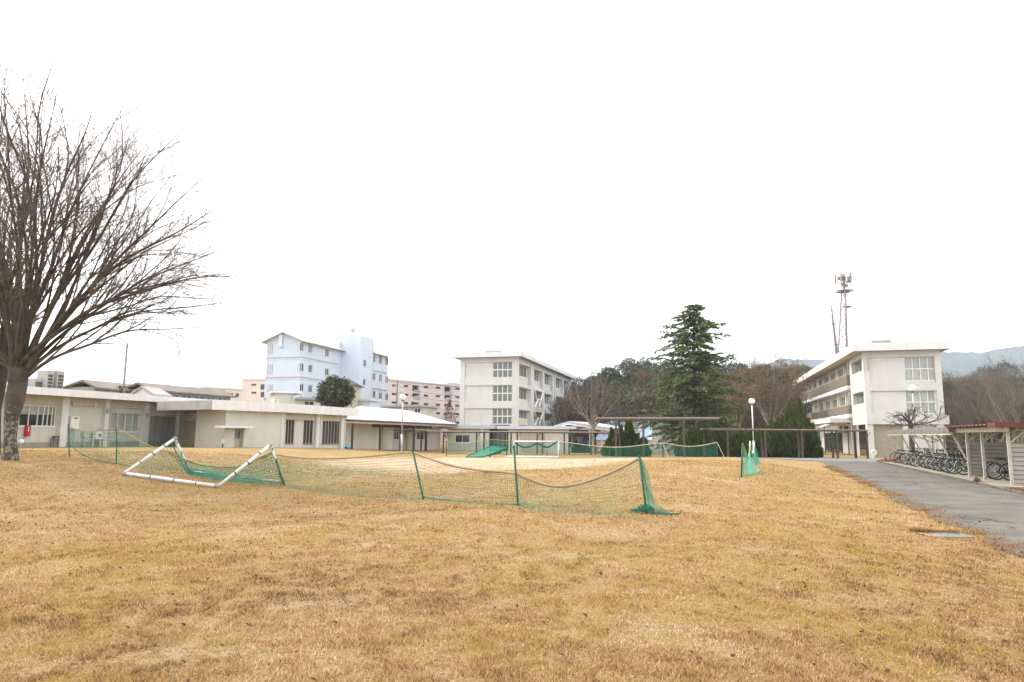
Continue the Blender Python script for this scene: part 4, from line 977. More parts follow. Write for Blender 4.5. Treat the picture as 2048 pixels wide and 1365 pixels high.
# roof sheets, each a strip running up the slope
ns = 14; S0 = -0.8; S1 = LH + 1.0
for i in range(ns):
    a, b_ = S0 + (S1 - S0) * i / ns, S0 + (S1 - S0) * (i + 1) / ns - 0.02
    cut = 0.0 if i < ns - 1 else 1.6
    sx_ = FH.S(714, -6.0, 818)
    ta = min(1.0, max(0.0, (a - S0) / (sx_ - S0))); tb = min(1.0, max(0.0, (b_ - S0) / (sx_ - S0)))
    p = [FH.W(a, 0.25, zeH), FH.W(b_, 0.25, zeH), FH.W(b_ - cut, 0.25 - 6.25 * tb, zeH + (zrid - zeH) * tb), FH.W(a, 0.25 - 6.25 * ta - 1e-3, zeH + (zrid - zeH) * ta + 1e-3)]
    mb = MB(); mb.prism(p, (0, 0, 0.07)); mb.build('roof_sheet', M_ROOFW, ha)
part_box(FH, ha, 'gutter', M_BROWN, S0, S1, 0.22, 0.36, zeH - 0.12, zeH - 0.005)
part_box(FH, ha, 'eave_board', mat('peach_board', (0.60, 0.47, 0.40), 0.8, 0.06), S0, S1, 0.1, 0.2, zeH - 0.30, zeH - 0.125)
HN = -2.0
hd = wbox(FH, 777, 862, 787, 906, HN); hw = [wbox(FH, 788.5, 864, 799, 880, HN), wbox(FH, 834, 864, 849, 880, HN)]
hd = (hd[0], hd[1], ZG, hd[3])
mb = MB(); FH.wall(mb, S0, LH + 1, ZG - 0.3, zeH + 0.3, HN, [hd] + hw, 0.25); mb.build('wall', M_CREAM, ha)
window(FH, ha, hd, HN, (), (0.5,), M_FRAME, M_WHITE, back=False, sill=False, name='door')
for o_ in hw: window(FH, ha, o_, HN, (0.5,), (), M_FRAME, G_DARK)
part_box(FH, ha, 'dark_frieze', M_TAUPE, FH.S(745, HN), FH.S(860, HN), HN + 0.003, HN + 0.25, zeH - 0.55, zeH - 0.2)
for px in (764, 812): s_ = FH.S(px, HN); part_box(FH, ha, 'pilaster', M_CREAM2, s_, s_ + 0.5, HN + 0.002, HN + 0.2, ZG - 0.3, zeH - 0.56)
for px in (705.5, 761, 802, 828, 852): pipe(FH, ha, 'post', M_BROWN, FH.S(px, -0.1), -0.1, ZG - 0.3, zeH - 0.2, 0.11)
# outdoor unit and blue bucket by the annex corner
p_ = at_y(697, 900, 57.0); p_.z = hgt(p_.x, p_.y)
bk = empty('blue_bucket', p_, 'light blue plastic bucket at the corner of the annex', 'bucket')
q_ = at_y(696.5, 902, p_.y); hb = 0.42
mb = MB(); mb.tube([p_ + Vector((0, 0, 0)), p_ + Vector((0, 0, hb))], [0.13, 0.18], 16); mb.build('bucket_body', mat('light_blue_plastic', (0.13, 0.40, 0.62), 0.4, 0.05), bk, True)
mb = MB(); mb.torus(p_ + Vector((0, 0, hb)), (0, 0, 1), 0.18, 0.018, 16, 4); mb.build('rim', MATS['light_blue_plastic'], bk)
s_ = FH.S(700, -1.2); ou = empty('outdoor_unit', FH.W(s_, -1.2, ZG), 'dark outdoor air conditioner unit beside the brown post at the hall', 'outdoor unit')
part_box(FH, ou, 'casing', M_TAUPE, s_ - 0.4, s_ + 0.5, -1.5, -1.1, ZG + 0.05, ZG + 0.85); mb = MB(); mb.torus(FH.W(s_ + 0.05, -1.09, ZG + 0.45), FH.N, 0.26, 0.03, 16, 4); mb.build('fan_guard', M_BLACK, ou)

# ================================================================== LOW CENTRE BLOCKS
def low_block(name, label, x0, x1, yf, d0, d1, fth, col, ov=0.5):
    a, b_ = at_y(x0, yf, d0), at_y(x1, yf, d1)
    Fx = Fac((a.x, a.y), (b_ - a)); L_ = (b_ - a).length; zt_ = (Fx.hit((x0 + x1) / 2, yf)[1])
    r_ = empty(name, (a.x, a.y, ZG), label, 'building')
    part_box(Fx, r_, 'fascia', col, 0, L_, -0.12, 0, zt_ - fth, zt_)
    part_box(Fx, r_, 'roof_slab', M_ROOFG, 0.02, L_ - 0.02, -8, -0.122, zt_ - fth + 0.02, zt_ - 0.03)
    return Fx, r_, L_, zt_
M_LILAC = mat('pale_lilac_fascia', (0.52, 0.55, 0.64), 0.6, 0.04, 1.0)
Fx, r1, L1, zt1 = low_block('flat_roofed_wing', 'cream flat-roofed wing with a dark two-pane window left of the dark entry', 862, 990, 850.5, 87, 86, 0.45, M_ROOFW)
wn_ = wbox(Fx, 909.5, 869.5, 940, 886.5, -0.5)
mb = MB(); Fx.wall(mb, Fx.S(896, -0.5), Fx.S(979, -0.5), ZG - 0.3, zt1 - 0.4, -0.5, [wn_], 0.25); mb.build('wall', M_CREAM, r1)
window(Fx, r1, wn_, -0.5, (0.5,), (), M_FRAME, G_DARK, fw=0.09)
sx = Fx.S(964.5, -0.4); part_box(Fx, r1, 'pier', M_WHITE, sx - 0.15, sx + 0.15, -0.499, -0.2, ZG - 0.3, zt1 - 0.4)
s_, z_ = Fx.hit(897.5, 869.5, -0.4); mb = MB(); Fx.box(mb, s_ - 0.2, s_ + 0.2, -0.5, -0.15, z_ - 0.25, z_ + 0.25); mb.build('wall_vent', M_GALV, r1)
dk = MB(); Fx.quad(dk, Fx.S(979, -3), Fx.S(1020, -3), ZG - 0.3, zt1 + 0.1, -3.0); dk.build('entry_back_wall', mat('entry_shade_paint', (0.10, 0.10, 0.085), 0.7, 0.15), r1)  # dark colour stands in for the shade of the open entry
for px in (983, 992, 1001, 1010):
    bx_ = (Fx.S(px - 3.5, -2.8), Fx.S(px + 3.5, -2.8), ZG + 0.1, ZG + 2.4); window(Fx, r1, bx_, -2.8, (), (0.4,), M_ALU, G_DARK, back=False, sill=False, name='entry_door')
Fy, r2, L2, zt2_ = low_block('flat_roofed_store', 'cream store with pale lilac roof edge and large pinkish doors behind the far goal', 994, 1152, 852.5, 82, 80, 0.35, M_LILAC)
sl0, sl1 = Fy.S(1017, -0.6), Fy.S(1138, -0.6); dx0, dx1 = Fy.S(1041, -0.6), Fy.S(1091, -0.6)
mb = MB(); Fy.wall(mb, sl0, sl1, ZG - 0.3, zt2_ - 0.3, -0.6, [(dx0, dx1, ZG - 0.3, ZG + 2.45)], 0.2); Fy.box(mb, sl0, sl0 + 0.12, -5, -0.603, ZG - 0.3, zt2_ - 0.31); mb.build('wall', M_CREAM, r2)
for k in range(2):
    a, b_ = dx0 + (dx1 - dx0) * k / 2, dx0 + (dx1 - dx0) * (k + 1) / 2
    d_ = part_box(Fy, r2, 'door', mat('pinkish_door', (0.44, 0.37, 0.34), 0.6, 0.05), a + 0.02, b_ - 0.02, -0.74, -0.68, ZG - 0.2, ZG + 2.43)
    part_box(Fy, d_, 'handle', M_GALV, (b_ if k == 0 else a + 0.18) - 0.14, (b_ if k == 0 else a + 0.18) - 0.08, -0.68, -0.62, ZG + 0.9, ZG + 1.2)
# gabled shelter with laundry and bicycles
ga0, ga1 = at_y(1108, 852, 84), at_y(1243, 861, 80)
Fz = Fac((ga0.x, ga0.y), (ga1 - ga0)); gsh = empty('gabled_shelter', (ga0.x, ga0.y, ZG), 'open shelter with a low white gable roof beside the bare tree', 'shelter')
sa_, sr_, sb_ = Fz.S(1108), Fz.S(1137), Fz.S(1243); za_, zr_, zb_ = Fz.Z(1108, 853), Fz.Z(1137, 844.5), Fz.Z(1243, 861.5)
for (p0, z0, p1, z1, nm) in ((sa_, za_, sr_, zr_, 'roof_slope'), (sr_, zr_, sb_, zb_, 'roof_slope')):
    mb = MB(); mb.prism([Fz.W(p0, 0, z0 - 0.12), Fz.W(p1, 0, z1 - 0.12), Fz.W(p1, 0, z1 + 0.1), Fz.W(p0, 0, z0 + 0.1)], -Fz.N * 9); mb.build(nm, M_ROOFW, gsh)
    mb = MB(); mb.prism([Fz.W(p0, 0.02, z0 - 0.32), Fz.W(p1, 0.02, z1 - 0.32), Fz.W(p1, 0.02, z1 - 0.14), Fz.W(p0, 0.02, z0 - 0.14)], Fz.N * -0.1); mb.build('barge_board', M_FASCIA, gsh)
zbeam = ZG + 2.7
part_box(Fz, gsh, 'tie_beam', M_WHITE, sa_ + 2, sb_ - 0.3, -0.3, -0.15, zbeam, zbeam + 0.2)
for px in (1143, 1179, 1203, 1226):
    s_ = Fz.S(px, -0.2); pipe(Fz, gsh, 'post', M_WHITE, s_, -0.22, ZG - 0.3, zbeam, 0.08)
    pipe(Fz, gsh, 'post', M_WHITE, s_, -7.5, ZG - 0.3, zbeam + 0.4, 0.08)
part_box(Fz, gsh, 'back_panel', mat('olive_panel', (0.17, 0.19, 0.10), 0.8, 0.2), sa_ + 2.2, sb_ - 0.5, -8.0, -7.9, zbeam - 0.1, zbeam + 0.7)
# washing on a line
LC = [('purple', (0.13, 0.03, 0.10), 1139, 1144, 872, 882), ('pale blue', (0.42, 0.52, 0.62), 1145, 1152, 874, 884), ('white', (0.66, 0.66, 0.66), 1154, 1159, 874, 886), ('cream', (0.58, 0.52, 0.44), 1160, 1164, 875, 885), ('blue', (0.10, 0.25, 0.50), 1165, 1171, 879, 889), ('steel blue', (0.22, 0.32, 0.45), 1172, 1178, 880, 890), ('maroon', (0.10, 0.03, 0.04), 1181, 1184, 882, 892)]
for nm, c_, x0, x1, y0, y1 in LC:
    n_ = -2.0; a, z1_ = Fz.hit(x0, y0, n_); b_, z0_ = Fz.hit(x1, y1, n_)
    ct = empty('hanging_cloth', Fz.W((a + b_) / 2, n_, z0_), f'{nm} washing hung under the white gabled shelter', 'laundry', 'washing under the shelter')
    v = []; f = []; k = 8
    for i in range(k + 1):
        for j in range(4): t = i / k; v.append(Fz.W(a + (b_ - a) * t, n_ + 0.05 * math.sin(i * 1.9 + j), z0_ + (z1_ - z0_) * j / 3 + 0.03 * math.sin(i * 2.7) * (3 - j)))
    for i in range(k):
        for j in range(3): q = i * 4 + j; f.append((q, q + 4, q + 5, q + 1))
    mesh_obj('cloth', v, f, mat(nm.replace(' ', '_') + '_cloth', c_, 0.9, 0.1), ct, True)
    pipe(Fz, ct, 'hanger', M_GALV, (a + b_) / 2, n_, z1_ - 0.02, zbeam, 0.012)
# green bins / carts under the shelter
for (x0, x1, y0, y1, lab) in ((1144, 1178, 896, 910, 'long dark green planter box behind the far net'), (1108, 1126, 894, 909, 'dark box cart beside the far white goal')):
    bx_ = wbox(Fz, x0, y0, x1, y1, 0.6); t_ = empty('cart_box', Fz.W(bx_[0], 0.6, ZG), lab, 'box')
    part_box(Fz, t_, 'tub', mat('dark_green_plastic', (0.03, 0.07, 0.055), 0.6, 0.15), bx_[0], bx_[1], -0.3, 0.6, ZG + 0.12, bx_[3])
    part_box(Fz, t_, 'rim', MATS['dark_green_plastic'], bx_[0] - 0.05, bx_[1] + 0.05, -0.35, 0.65, bx_[3] + 0.001, bx_[3] + 0.07)
    for s_ in (bx_[0] + 0.25, bx_[1] - 0.25):
        mb = MB(); mb.torus(Fz.W(s_, 0.62, ZG + 0.14), Fz.N, 0.12, 0.04, 14, 5); mb.build('wheel', M_BLACK, t_)
# pale blue roof beyond, white shed
u0, u1 = at_y(1190, 860, 112), at_y(1310, 860, 108)
Fu = Fac((u0.x, u0.y), (u1 - u0)); Lu = (u1 - u0).length; ub = empty('blue_roofed_building', (u0.x, u0.y, ZG), 'building with a pale blue sloping roof behind the juniper bush', 'building')
zA, zB = Fu.Z(1240, 842, -5), Fu.Z(1240, 881, 0)
for i in range(10):
    a, b_ = Lu * i / 10, Lu * (i + 1) / 10 - 0.03
    mb = MB(); mb.prism([Fu.W(a, 0.3, zB), Fu.W(b_, 0.3, zB), Fu.W(b_, -7, zA), Fu.W(a, -7, zA)], (0, 0, 0.08)); mb.build('roof_sheet', mat('pale_blue_roof', (0.33, 0.42, 0.52), 0.6, 0.05), ub)
part_box(Fu, ub, 'wall', M_CREAM2, 0.2, Lu - 0.2, -6.5, -0.1, ZG - 0.3, zB - 0.02)
for i in range(5): s_ = 1 + (Lu - 2) * i / 5; window(Fu, ub, (s_, s_ + 1.2, ZG + 0.8, zB - 0.4), 0.05, (0.5,), (), M_FRAME, G_DARK, back=False)
v0, v1 = at_y(1304, 880, 82), at_y(1378, 880, 80)
Fv = Fac((v0.x, v0.y), (v1 - v0)); Lv = (v1 - v0).length; ws_ = empty('white_shed', (v0.x, v0.y, ZG), 'small white shed with a grey door under the cedar', 'shed')
zv = Fv.Z(1340, 851); dv = wbox(Fv, 1326, 861, 1352, 903)
mb = MB(); Fv.wall(mb, 0, Lv, ZG - 0.3, zv, 0.0, [(dv[0], dv[1], ZG - 0.3, dv[3])], 0.15); Fv.box(mb, 0, 0.1, -4, -0.01, ZG - 0.3, zv); mb.build('wall', M_WHITE, ws_)
d_ = part_box(Fv, ws_, 'door', mat('pale_grey_door', (0.50, 0.52, 0.54), 0.6, 0.04), dv[0], dv[1], -0.14, -0.08, ZG - 0.2, dv[3])
s_, z_ = Fv.hit(1345, 877, -0.08); mb = MB(); mb.tube([Fv.W(s_, -0.08, z_), Fv.W(s_, -0.065, z_)], 0.16, 12); mb.build('red_mark', mat('red_sign_paint', (0.35, 0.05, 0.06), 0.6, 0.05), d_)
part_box(Fv, ws_, 'roof', M_ROOFW, -0.4, Lv + 0.4, -4.5, 0.5, zv + 0.002, zv + 0.16)
s_, z_ = Fv.hit(1316, 872, 0.0); part_box(Fv, ws_, 'louvre_panel', M_FASCIA, s_ - 0.4, s_ + 0.4, 0.003, 0.05, ZG + 0.3, z_ + 0.4)
# pallets / rail fence left of the shed
r0_, r1_ = at_y(1290, 890, 86), at_y(1322, 890, 85)
Fr_ = Fac((r0_.x, r0_.y), (r1_ - r0_)); rf = empty('white_rail_fence', (r0_.x, r0_.y, ZG), 'low white rail fence between the juniper bush and the white shed', 'fence'); Lr_ = (r1_ - r0_).length
for i in range(7): pipe(Fr_, rf, 'post', M_STEELW, Lr_ * i / 6, 0, ZG - 0.3, ZG + 1.6, 0.035)
for z in (0.7, 1.5): part_box(Fr_, rf, 'rail', M_STEELW, 0, Lr_, 0.036, 0.07, ZG + z, ZG + z + 0.07)

# ================================================================== LOW HOUSES AND SHED ROOFS around the blue block
l0, l1 = at_y(552, 803, 78), at_y(640, 808, 80)
Fl = Fac((l0.x, l0.y), (l1 - l0)); Ll = (l1 - l0).length; ls = empty('low_outbuilding', (l0.x, l0.y, ZG), 'low cream outbuilding with grey roof seen over the annex roof', 'building')
z1_ = Fl.Z(610, 800)
part_box(Fl, ls, 'wall', M_CREAM, 0.3, Ll - 0.3, -5, 0, ZG, z1_ - 0.02); part_box(Fl, ls, 'roof', mat('blue_grey_roof', (0.30, 0.33, 0.36), 0.7, 0.1), 2.0, Ll + 0.3, -5.4, 0.5, z1_, z1_ + 0.28)
window(Fl, ls, (Ll - 1.8, Ll - 0.7, z1_ - 0.75, z1_ - 0.15), 0.16, (0.5,), (), M_FRAME, G_DARK, back=False)
part_box(Fl, ls, 'upper_wall', M_CREAM, 0, 2.2, -6, -2, z1_ - 1, z1_ + 0.8); part_box(Fl, ls, 'upper_roof', M_FASCIA, -0.4, 3.0, -6.4, -1.6, z1_ + 0.802, z1_ + 1.0)
t0_ = at_y(531, 795, 90); wt = empty('white_stair_housing', (t0_.x, t0_.y, ZG), 'white box housing with slanting rail at the foot of the blue gable', 'housing')
Ft = Fac(t0_.xy, B); a, b_ = Ft.S(530), Ft.S(541.5); part_box(Ft, wt, 'casing', M_WHITE, a, b_, -1.5, 0, ZG, Ft.Z(536, 784))
mb = MB(); mb.tube([Ft.W(b_, 0.2, Ft.Z(541, 787)), Ft.W(Ft.S(546), 0.2, Ft.Z(546, 803))], 0.08, 5); mb.build('slanting_rail', M_DARKFR, wt)
# small house with dark arched roof behind the round tree
h0, h1 = at_y(645, 780, 92), at_y(713, 780, 92)
Fh = Fac((h0.x, h0.y), (h1 - h0)); Lh_ = (h1 - h0).length; hs2 = empty('dark_roofed_house', (h0.x, h0.y, ZG), 'small house with a dark hipped roof hidden behind the round evergreen tree', 'house')
zE, zP = Fh.Z(678, 770), Fh.Z(678, 755.5)
part_box(Fh, hs2, 'wall', M_CREAM2, 0.5, Lh_ - 0.5, -5, 0, ZG, zE)
mb = MB(); c_ = [Fh.W(0, 0.5, zE), Fh.W(Lh_, 0.5, zE), Fh.W(Lh_, -5.5, zE), Fh.W(0, -5.5, zE)]; pk_ = [Fh.W(Lh_ * 0.35, -2.5, zP), Fh.W(Lh_ * 0.65, -2.5, zP)]
mb.poly([c_[0], c_[1], pk_[1], pk_[0]]); mb.poly([c_[1], c_[2], pk_[1]]); mb.poly([c_[2], c_[3], pk_[0], pk_[1]]); mb.poly([c_[3], c_[0], pk_[0]]); mb.poly(c_[::-1]); mb.build('roof', mat('dark_roof_tile', (0.05, 0.045, 0.042), 0.7, 0.2), hs2)
# white porch block at the tower foot
w0 = at_y(712, 805, 96); Fw = Fac(w0.xy, B); a, b_ = Fw.S(709), Fw.S(743); pb_ = empty('white_porch_block', (w0.x, w0.y, ZG), 'white flat-roofed porch at the foot of the blue stair tower', 'porch')
zt_ = Fw.Z(725, 798); part_box(Fw, pb_, 'wall', M_BLUEW2, a + 0.3, b_ - 0.3, -3, 0, ZG, zt_ - 0.3); part_box(Fw, pb_, 'roof', M_WHITE, a, b_, -3.3, 0.4, zt_ - 0.298, zt_)
# grey flat roofs between blue block and pink block
g0 = at_y(772, 815, 96); Fg2 = Fac(g0.xy, B); a, b_ = Fg2.S(768), Fg2.S(850); gb_ = empty('low_grey_roofed_house', (g0.x, g0.y, ZG), 'low pale house with thin grey roof before the pink apartments', 'house')
zt_ = Fg2.Z(810, 814.5); part_box(Fg2, gb_, 'wall', M_CREAM, a + 0.4, b_ - 0.4, -5, 0, ZG, zt_ - 0.02); part_box(Fg2, gb_, 'roof', M_ROOFG, a, b_, -5.5, 0.6, zt_, zt_ + 0.25)
for k in range(3): s_ = a + 1 + k * 1.8; window(Fg2, gb_, (s_, s_ + 0.9, zt_ - 0.8, zt_ - 0.2), 0.15, (0.5,), (), M_FRAME, G_DARK, back=False)

# ================================================================== FACTORY ROOFS AND UTILITY POLE at far left
def saw_roof(px0, px1, y0, y1, ye0, ye1, d0, d1, label):
    a, b_ = at_y(px0, y0, d0), at_y(px1, y1, d1); Fq = Fac(a.xy, (b_ - a)); L_ = (b_ - a).length
    r_ = empty('workshop_building', (a.x, a.y, ZG), label, 'building', 'old workshops beyond the long building')
    z1 = (a.z + b_.z) / 2; z0 = Fq.Z(px0 + 3, ye0)
    part_box(Fq, r_, 'wall', mat('old_grey_wall', (0.30, 0.29, 0.27), 0.9, 0.15, 0.5, streak=0.1), 0, L_, -6, 0, ZG, z1 - 0.6)
    mb = MB(); mb.prism([Fq.W(-0.4, 0.6, z1 - 0.7), Fq.W(-0.4, -1.6, z1 + 0.25), Fq.W(-0.4, -7, z1 - 1.4), Fq.W(-0.4, -7, z1 - 1.6), Fq.W(-0.4, -1.6, z1), Fq.W(-0.4, 0.6, z1 - 0.9)], Fq.D * (L_ + 0.8)); mb.build('roof', mat('brown_grey_roof', (0.20, 0.175, 0.15), 0.85, 0.15, 0.5), r_)
    k = 6
    for i in range(k):
        s_ = 0.6 + (L_ - 1.0) * i / k; window(Fq, r_, (s_, s_ + (L_ - 1) / k - 0.4, z1 - 2.2, z1 - 1.0), 0.16, (0.5,), (), M_FRAME, G_MID, back=False)
saw_roof(192, 302, 764, 773.5, 0, 0, 80, 88.5, 'nearer old workshop with brown roof left of the utility pole')
saw_roof(301, 462, 768, 784, 0, 0, 84, 98, 'longer old workshop with brown roof right of the utility pole')
def far_pink():
    a, b_ = at_y(405, 773, 190), at_y(490, 776, 200); Fq = Fac(a.xy, (b_ - a)); L_ = (b_ - a).length; r_ = empty('distant_pink_building', (a.x, a.y, ZG), 'distant flat pink building behind the workshops', 'building')
    part_box(Fq, r_, 'wall', M_PINK, 0, L_, -8, 0, ZG, a.z - 0.4); part_box(Fq, r_, 'roof', M_PINK, -0.3, L_ + 0.3, -8.3, 0.3, a.z - 0.398, a.z)
    for i in range(6): s_ = 1 + (L_ - 2) * i / 6; window(Fq, r_, (s_, s_ + 1, a.z - 2.4, a.z - 1.4), 0.16, (), (), M_DARKFR, G_DARK, back=False)
far_pink()
# small white gable between them
c0 = at_y(263, 790, 70); Fq = Fac(c0.xy, B); a, m_, b_ = Fq.S(258), Fq.S(279), Fq.S(304); wg = empty('white_gable_house', (c0.x, c0.y, ZG), 'white gable end rising behind the long building roof', 'house')
zA, zE = Fq.Z(279, 777), Fq.Z(279, 792); mb = MB(); mb.prism([Fq.W(a, 0, ZG), Fq.W(b_, 0, ZG), Fq.W(b_, 0, zE), Fq.W(m_, 0, zA), Fq.W(a, 0, zE)], Fq.N * -2); mb.build('wall', M_WHITE, wg)
mb = MB(); mb.prism([Fq.W(m_, 0.2, zA + 0.02), Fq.W(b_ + 0.3, 0.2, zE - 0.1), Fq.W(b_ + 0.3, 0.2, zE + 0.1), Fq.W(m_, 0.2, zA + 0.22), Fq.W(a - 0.3, 0.2, zE + 0.1), Fq.W(a - 0.3, 0.2, zE - 0.1)], Fq.N * -2.4); mb.build('roof', M_ROOFG, wg)
def utility_pole(px, ytop, d, label, arms):
    t_ = at_y(px, ytop, d); r_ = empty('utility_pole', (t_.x, t_.y, ZG), label, 'utility pole')
    mb = MB(); mb.tube([(t_.x, t_.y, ZG - 0.3), (t_.x, t_.y, t_.z)], [0.17, 0.10], 8); mb.build('pole', mat('pole_concrete', (0.26, 0.24, 0.23), 0.9, 0.1), r_)
    for dz_, hw in arms:
        mb = MB(); mb.box(t_.x - hw, t_.x + hw, t_.y - 0.08, t_.y - 0.0, t_.z - dz_, t_.z - dz_ + 0.1); mb.build('crossarm', M_GALV, r_)
        for k in (-0.9, -0.4, 0.4, 0.9): mb = MB(); mb.tube([(t_.x + hw * k, t_.y, t_.z - dz_ + 0.1), (t_.x + hw * k, t_.y, t_.z - dz_ + 0.38)], 0.05, 6); mb.build('insulator', M_STEELW, r_)
    return t_
up1 = utility_pole(255, 687, 80, 'tall utility pole with crossarms behind the long low building', ((1.0, 0.7), (1.7, 0.9), (3.2, 0.6)))
up2 = utility_pole(795, 762, 118, 'utility pole with crossarms between the blue and pink buildings', ((0.3, 1.2), (1.1, 1.0), (2.0, 1.0)))
def wire(p0, p1, sag, label):
    pts = [p0.lerp(p1, i / 24) - Vector((0, 0, sag * 4 * (i / 24) * (1 - i / 24))) for i in range(25)]
    mb = MB(); mb.tube(pts, 0.022, 4); tag(mb.build('overhead_wire', M_BLACK), label, 'wire', 'wires before the pink apartments')
for k, dz_ in enumerate((0.2, 1.0, 1.9, 4.0, 6.0)):
    wire(up2 - Vector((0, 0, dz_)), at_y(935, 0, 122).xyz * 0 + at_y(940, 778 + k * 13, 122), 0.5, ('topmost', 'second', 'third', 'fourth', 'lowest')[k] + ' overhead wire running right from the pole before the pink apartments')

# ================================================================== TELECOM MASTS
def lattice():
    d = 150.0; top = at_y(1684, 553, d); b0, b1 = at_y(1672, 705, d), at_y(1700, 700, d); base = at_y(1687, 880, d)
    r_ = empty('lattice_tower', (base.x, base.y, ZG), 'three-legged telecom lattice tower with round antenna platforms', 'tower')
    mr = mat('red_white_tower_paint', (0.32, 0.245, 0.245), 0.7, 0.2, 0.6)
    zp1, zp2 = at_y(1685, 583, d).z, at_y(1689, 614, d).z
    legs = []
    for k in range(3):
        ang = 2 * math.pi * k / 3 + 0.5
        pts = []
        for z in np.linspace(ZG - 0.3, zp1, 16):
            t = (zp1 - z) / (zp1 - ZG); rad = 0.55 + 1.9 * t ** 1.2
            cx = top.x + 0.25 * (1 - t) + (base.x - top.x) * t
            pts.append(Vector((cx + rad * math.cos(ang), d + rad * math.sin(ang), z)))
        legs.append(pts); mb = MB(); mb.tube(pts, 0.19, 5); mb.build('leg', mr, r_)
    for i in range(15):
        mb = MB()
        for k in range(3):
            a, b_ = legs[k], legs[(k + 1) % 3]; mb.tube([a[i], b_[i + 1]], 0.065, 3); mb.tube([b_[i], a[i + 1]], 0.065, 3)
        mb.build('lattice_brace', mr, r_)
    mg = mat('grey_tower_steel', (0.20, 0.21, 0.19), 0.7, 0.15)
    def ring(z, R, cx): mb = MB(); mb.torus((cx, d, z), (0, 0, 1), R, 0.13, 24, 5); mb.torus((cx, d, z), (0, 0, 1), R * 0.6, 0.1, 20, 4); [mb.tube([(cx, d, z), (cx + R * math.cos(a), d + R * math.sin(a), z)], 0.06, 4) for a in np.linspace(0, 6.28, 9)[:-1]]; return mb
    cx = top.x + 0.3
    R = at_y(1701, 583, d).x - at_y(1685, 583, d).x
    ring(zp1, R, cx).build('platform', mg, r_); ring(at_y(1685, 557, d).z, R * 0.9, cx).build('upper_ring', mg, r_); ring(zp2, R * 0.45, cx + 0.45).build('platform', mg, r_)
    zt_ = at_y(1685, 551, d).z
    for i in range(10):
        a = 2 * math.pi * i / 10 + 0.2; x, y = cx + R * 0.92 * math.cos(a), d + R * 0.92 * math.sin(a); zz = zp1 + 0.3 + (i % 3) * 0.5
        mb = MB(); mb.tube([(x, y, zp1), (x, y, zt_ + (i % 2) * 0.7)], 0.05, 4); mb.build('antenna_pole', mr, r_)
        mb = MB(); mb.box(x - 0.13, x + 0.13, y - 0.13, y + 0.13, zt_ - 1.7, zt_ + 0.4); mb.build('antenna_panel', M_STEELW if i % 2 else mr, r_)
    for i, (ox, z) in enumerate(((-0.7, zp1 + 1.3), (0.1, zp1 + 1.1), (0.5, zp1 + 2.1))):
        mb = MB(); mb.tube([(cx + ox, d - 0.5, z), (cx + ox, d - 0.9, z)], [0.15, 0.42], 14); mb.build('dish_antenna', mg, r_)
    mb = MB(); mb.tube([(cx, d, zp1), (cx, d, zt_ + 0.3)], 0.28, 8); mb.build('top_mast', mg, r_)
lattice()
d = 145.0; t_ = at_y(1667, 606, d); b_ = at_y(1672, 880, d)
mp = empty('antenna_mast', (b_.x, b_.y, ZG), 'tapered single antenna mast left of the lattice tower', 'mast')
zs_ = [ZG - 0.2, at_y(1672, 715, d).z, at_y(1671, 690, d).z, at_y(1669, 648, d).z, at_y(1668, 620, d).z, t_.z]; xs_ = [at_y(1674, 0, d).x] + [at_y(p, 700, d).x for p in (1672.5, 1672, 1669.5, 1668, 1667)]
mb = MB(); mb.tube([(x, d, z) for x, z in zip(xs_, zs_)], [0.36, 0.30, 0.28, 0.22, 0.12, 0.07], 10); mb.build('pole', mat('mauve_mast_paint', (0.22, 0.17, 0.18), 0.7, 0.1), mp)
for i, z in ((2, at_y(1671, 690, d).z), (3, at_y(1669, 648, d).z), (4, at_y(1668, 634, d).z), (5, at_y(1667, 621, d).z)):
    x = xs_[min(i, 4)]; mb = MB(); mb.tube([(x, d, z - 0.12), (x, d, z + 0.12)], 0.42 if i < 4 else 0.25, 10); mb.build('collar', mat('mauve_mast_paint', (0.22, 0.17, 0.18)), mp)
for ox in (-0.55, 0.0, 0.55): mb = MB(); mb.tube([(xs_[4] + ox, d, zs_[4] - 0.4), (xs_[4] + ox, d, t_.z + 0.9)], 0.06, 4); mb.build('whip_antenna', M_STEELW, mp)

# ================================================================== COVERED WALKWAYS
def walkway(label, x0, y0, x1, y1, d0, d1, posts, width, th=0.16, m=None, dark=True, pr=0.075):
    a, b_ = at_y(x0, y0, d0), at_y(x1, y1, d1); Fq = Fac(a.xy, (b_ - a)); L_ = (b_ - a).length; z = (a.z + b_.z) / 2
    r_ = empty('covered_walkway', (a.x, a.y, ZG), label, 'walkway roof')
    part_box(Fq, r_, 'roof_sheet', m or mat('pale_brown_roof_edge', (0.42, 0.36, 0.31), 0.7, 0.08), 0, L_, -width, 0.0, z, z + th * 0.55)
    part_box(Fq, r_, 'beam', M_BROWN if dark else M_TAUPE, 0.1, L_ - 0.1, -0.18, -0.06, z - th * 0.7, z - 0.002)
    part_box(Fq, r_, 'beam', M_BROWN if dark else M_TAUPE, 0.1, L_ - 0.1, -width + 0.06, -width + 0.18, z - th * 0.7, z - 0.002)
    for px, row in posts:
        n_ = -0.12 if row == 0 else -width + 0.12; s_ = min(max(Fq.S(px, n_, 880), 0.15), L_ - 0.15)
        p_ = Fq.W(s_, n_, 0)
        mb = MB(); Fq.box(mb, s_ - pr, s_ + pr, n_ - pr, n_ + pr, hgt(p_.x, p_.y) - 0.3, z - th * 0.7 - 0.002); mb.build('post', M_BROWN if dark else M_TAUPE, r_)
        if row == 0:
            mb = MB(); mb.tube([Fq.W(s_ + pr, n_, z - 0.55), Fq.W(s_ + 0.35, n_, z - 0.14)], 0.03, 4); mb.build('knee_brace', M_BROWN, r_)
    return Fq, r_
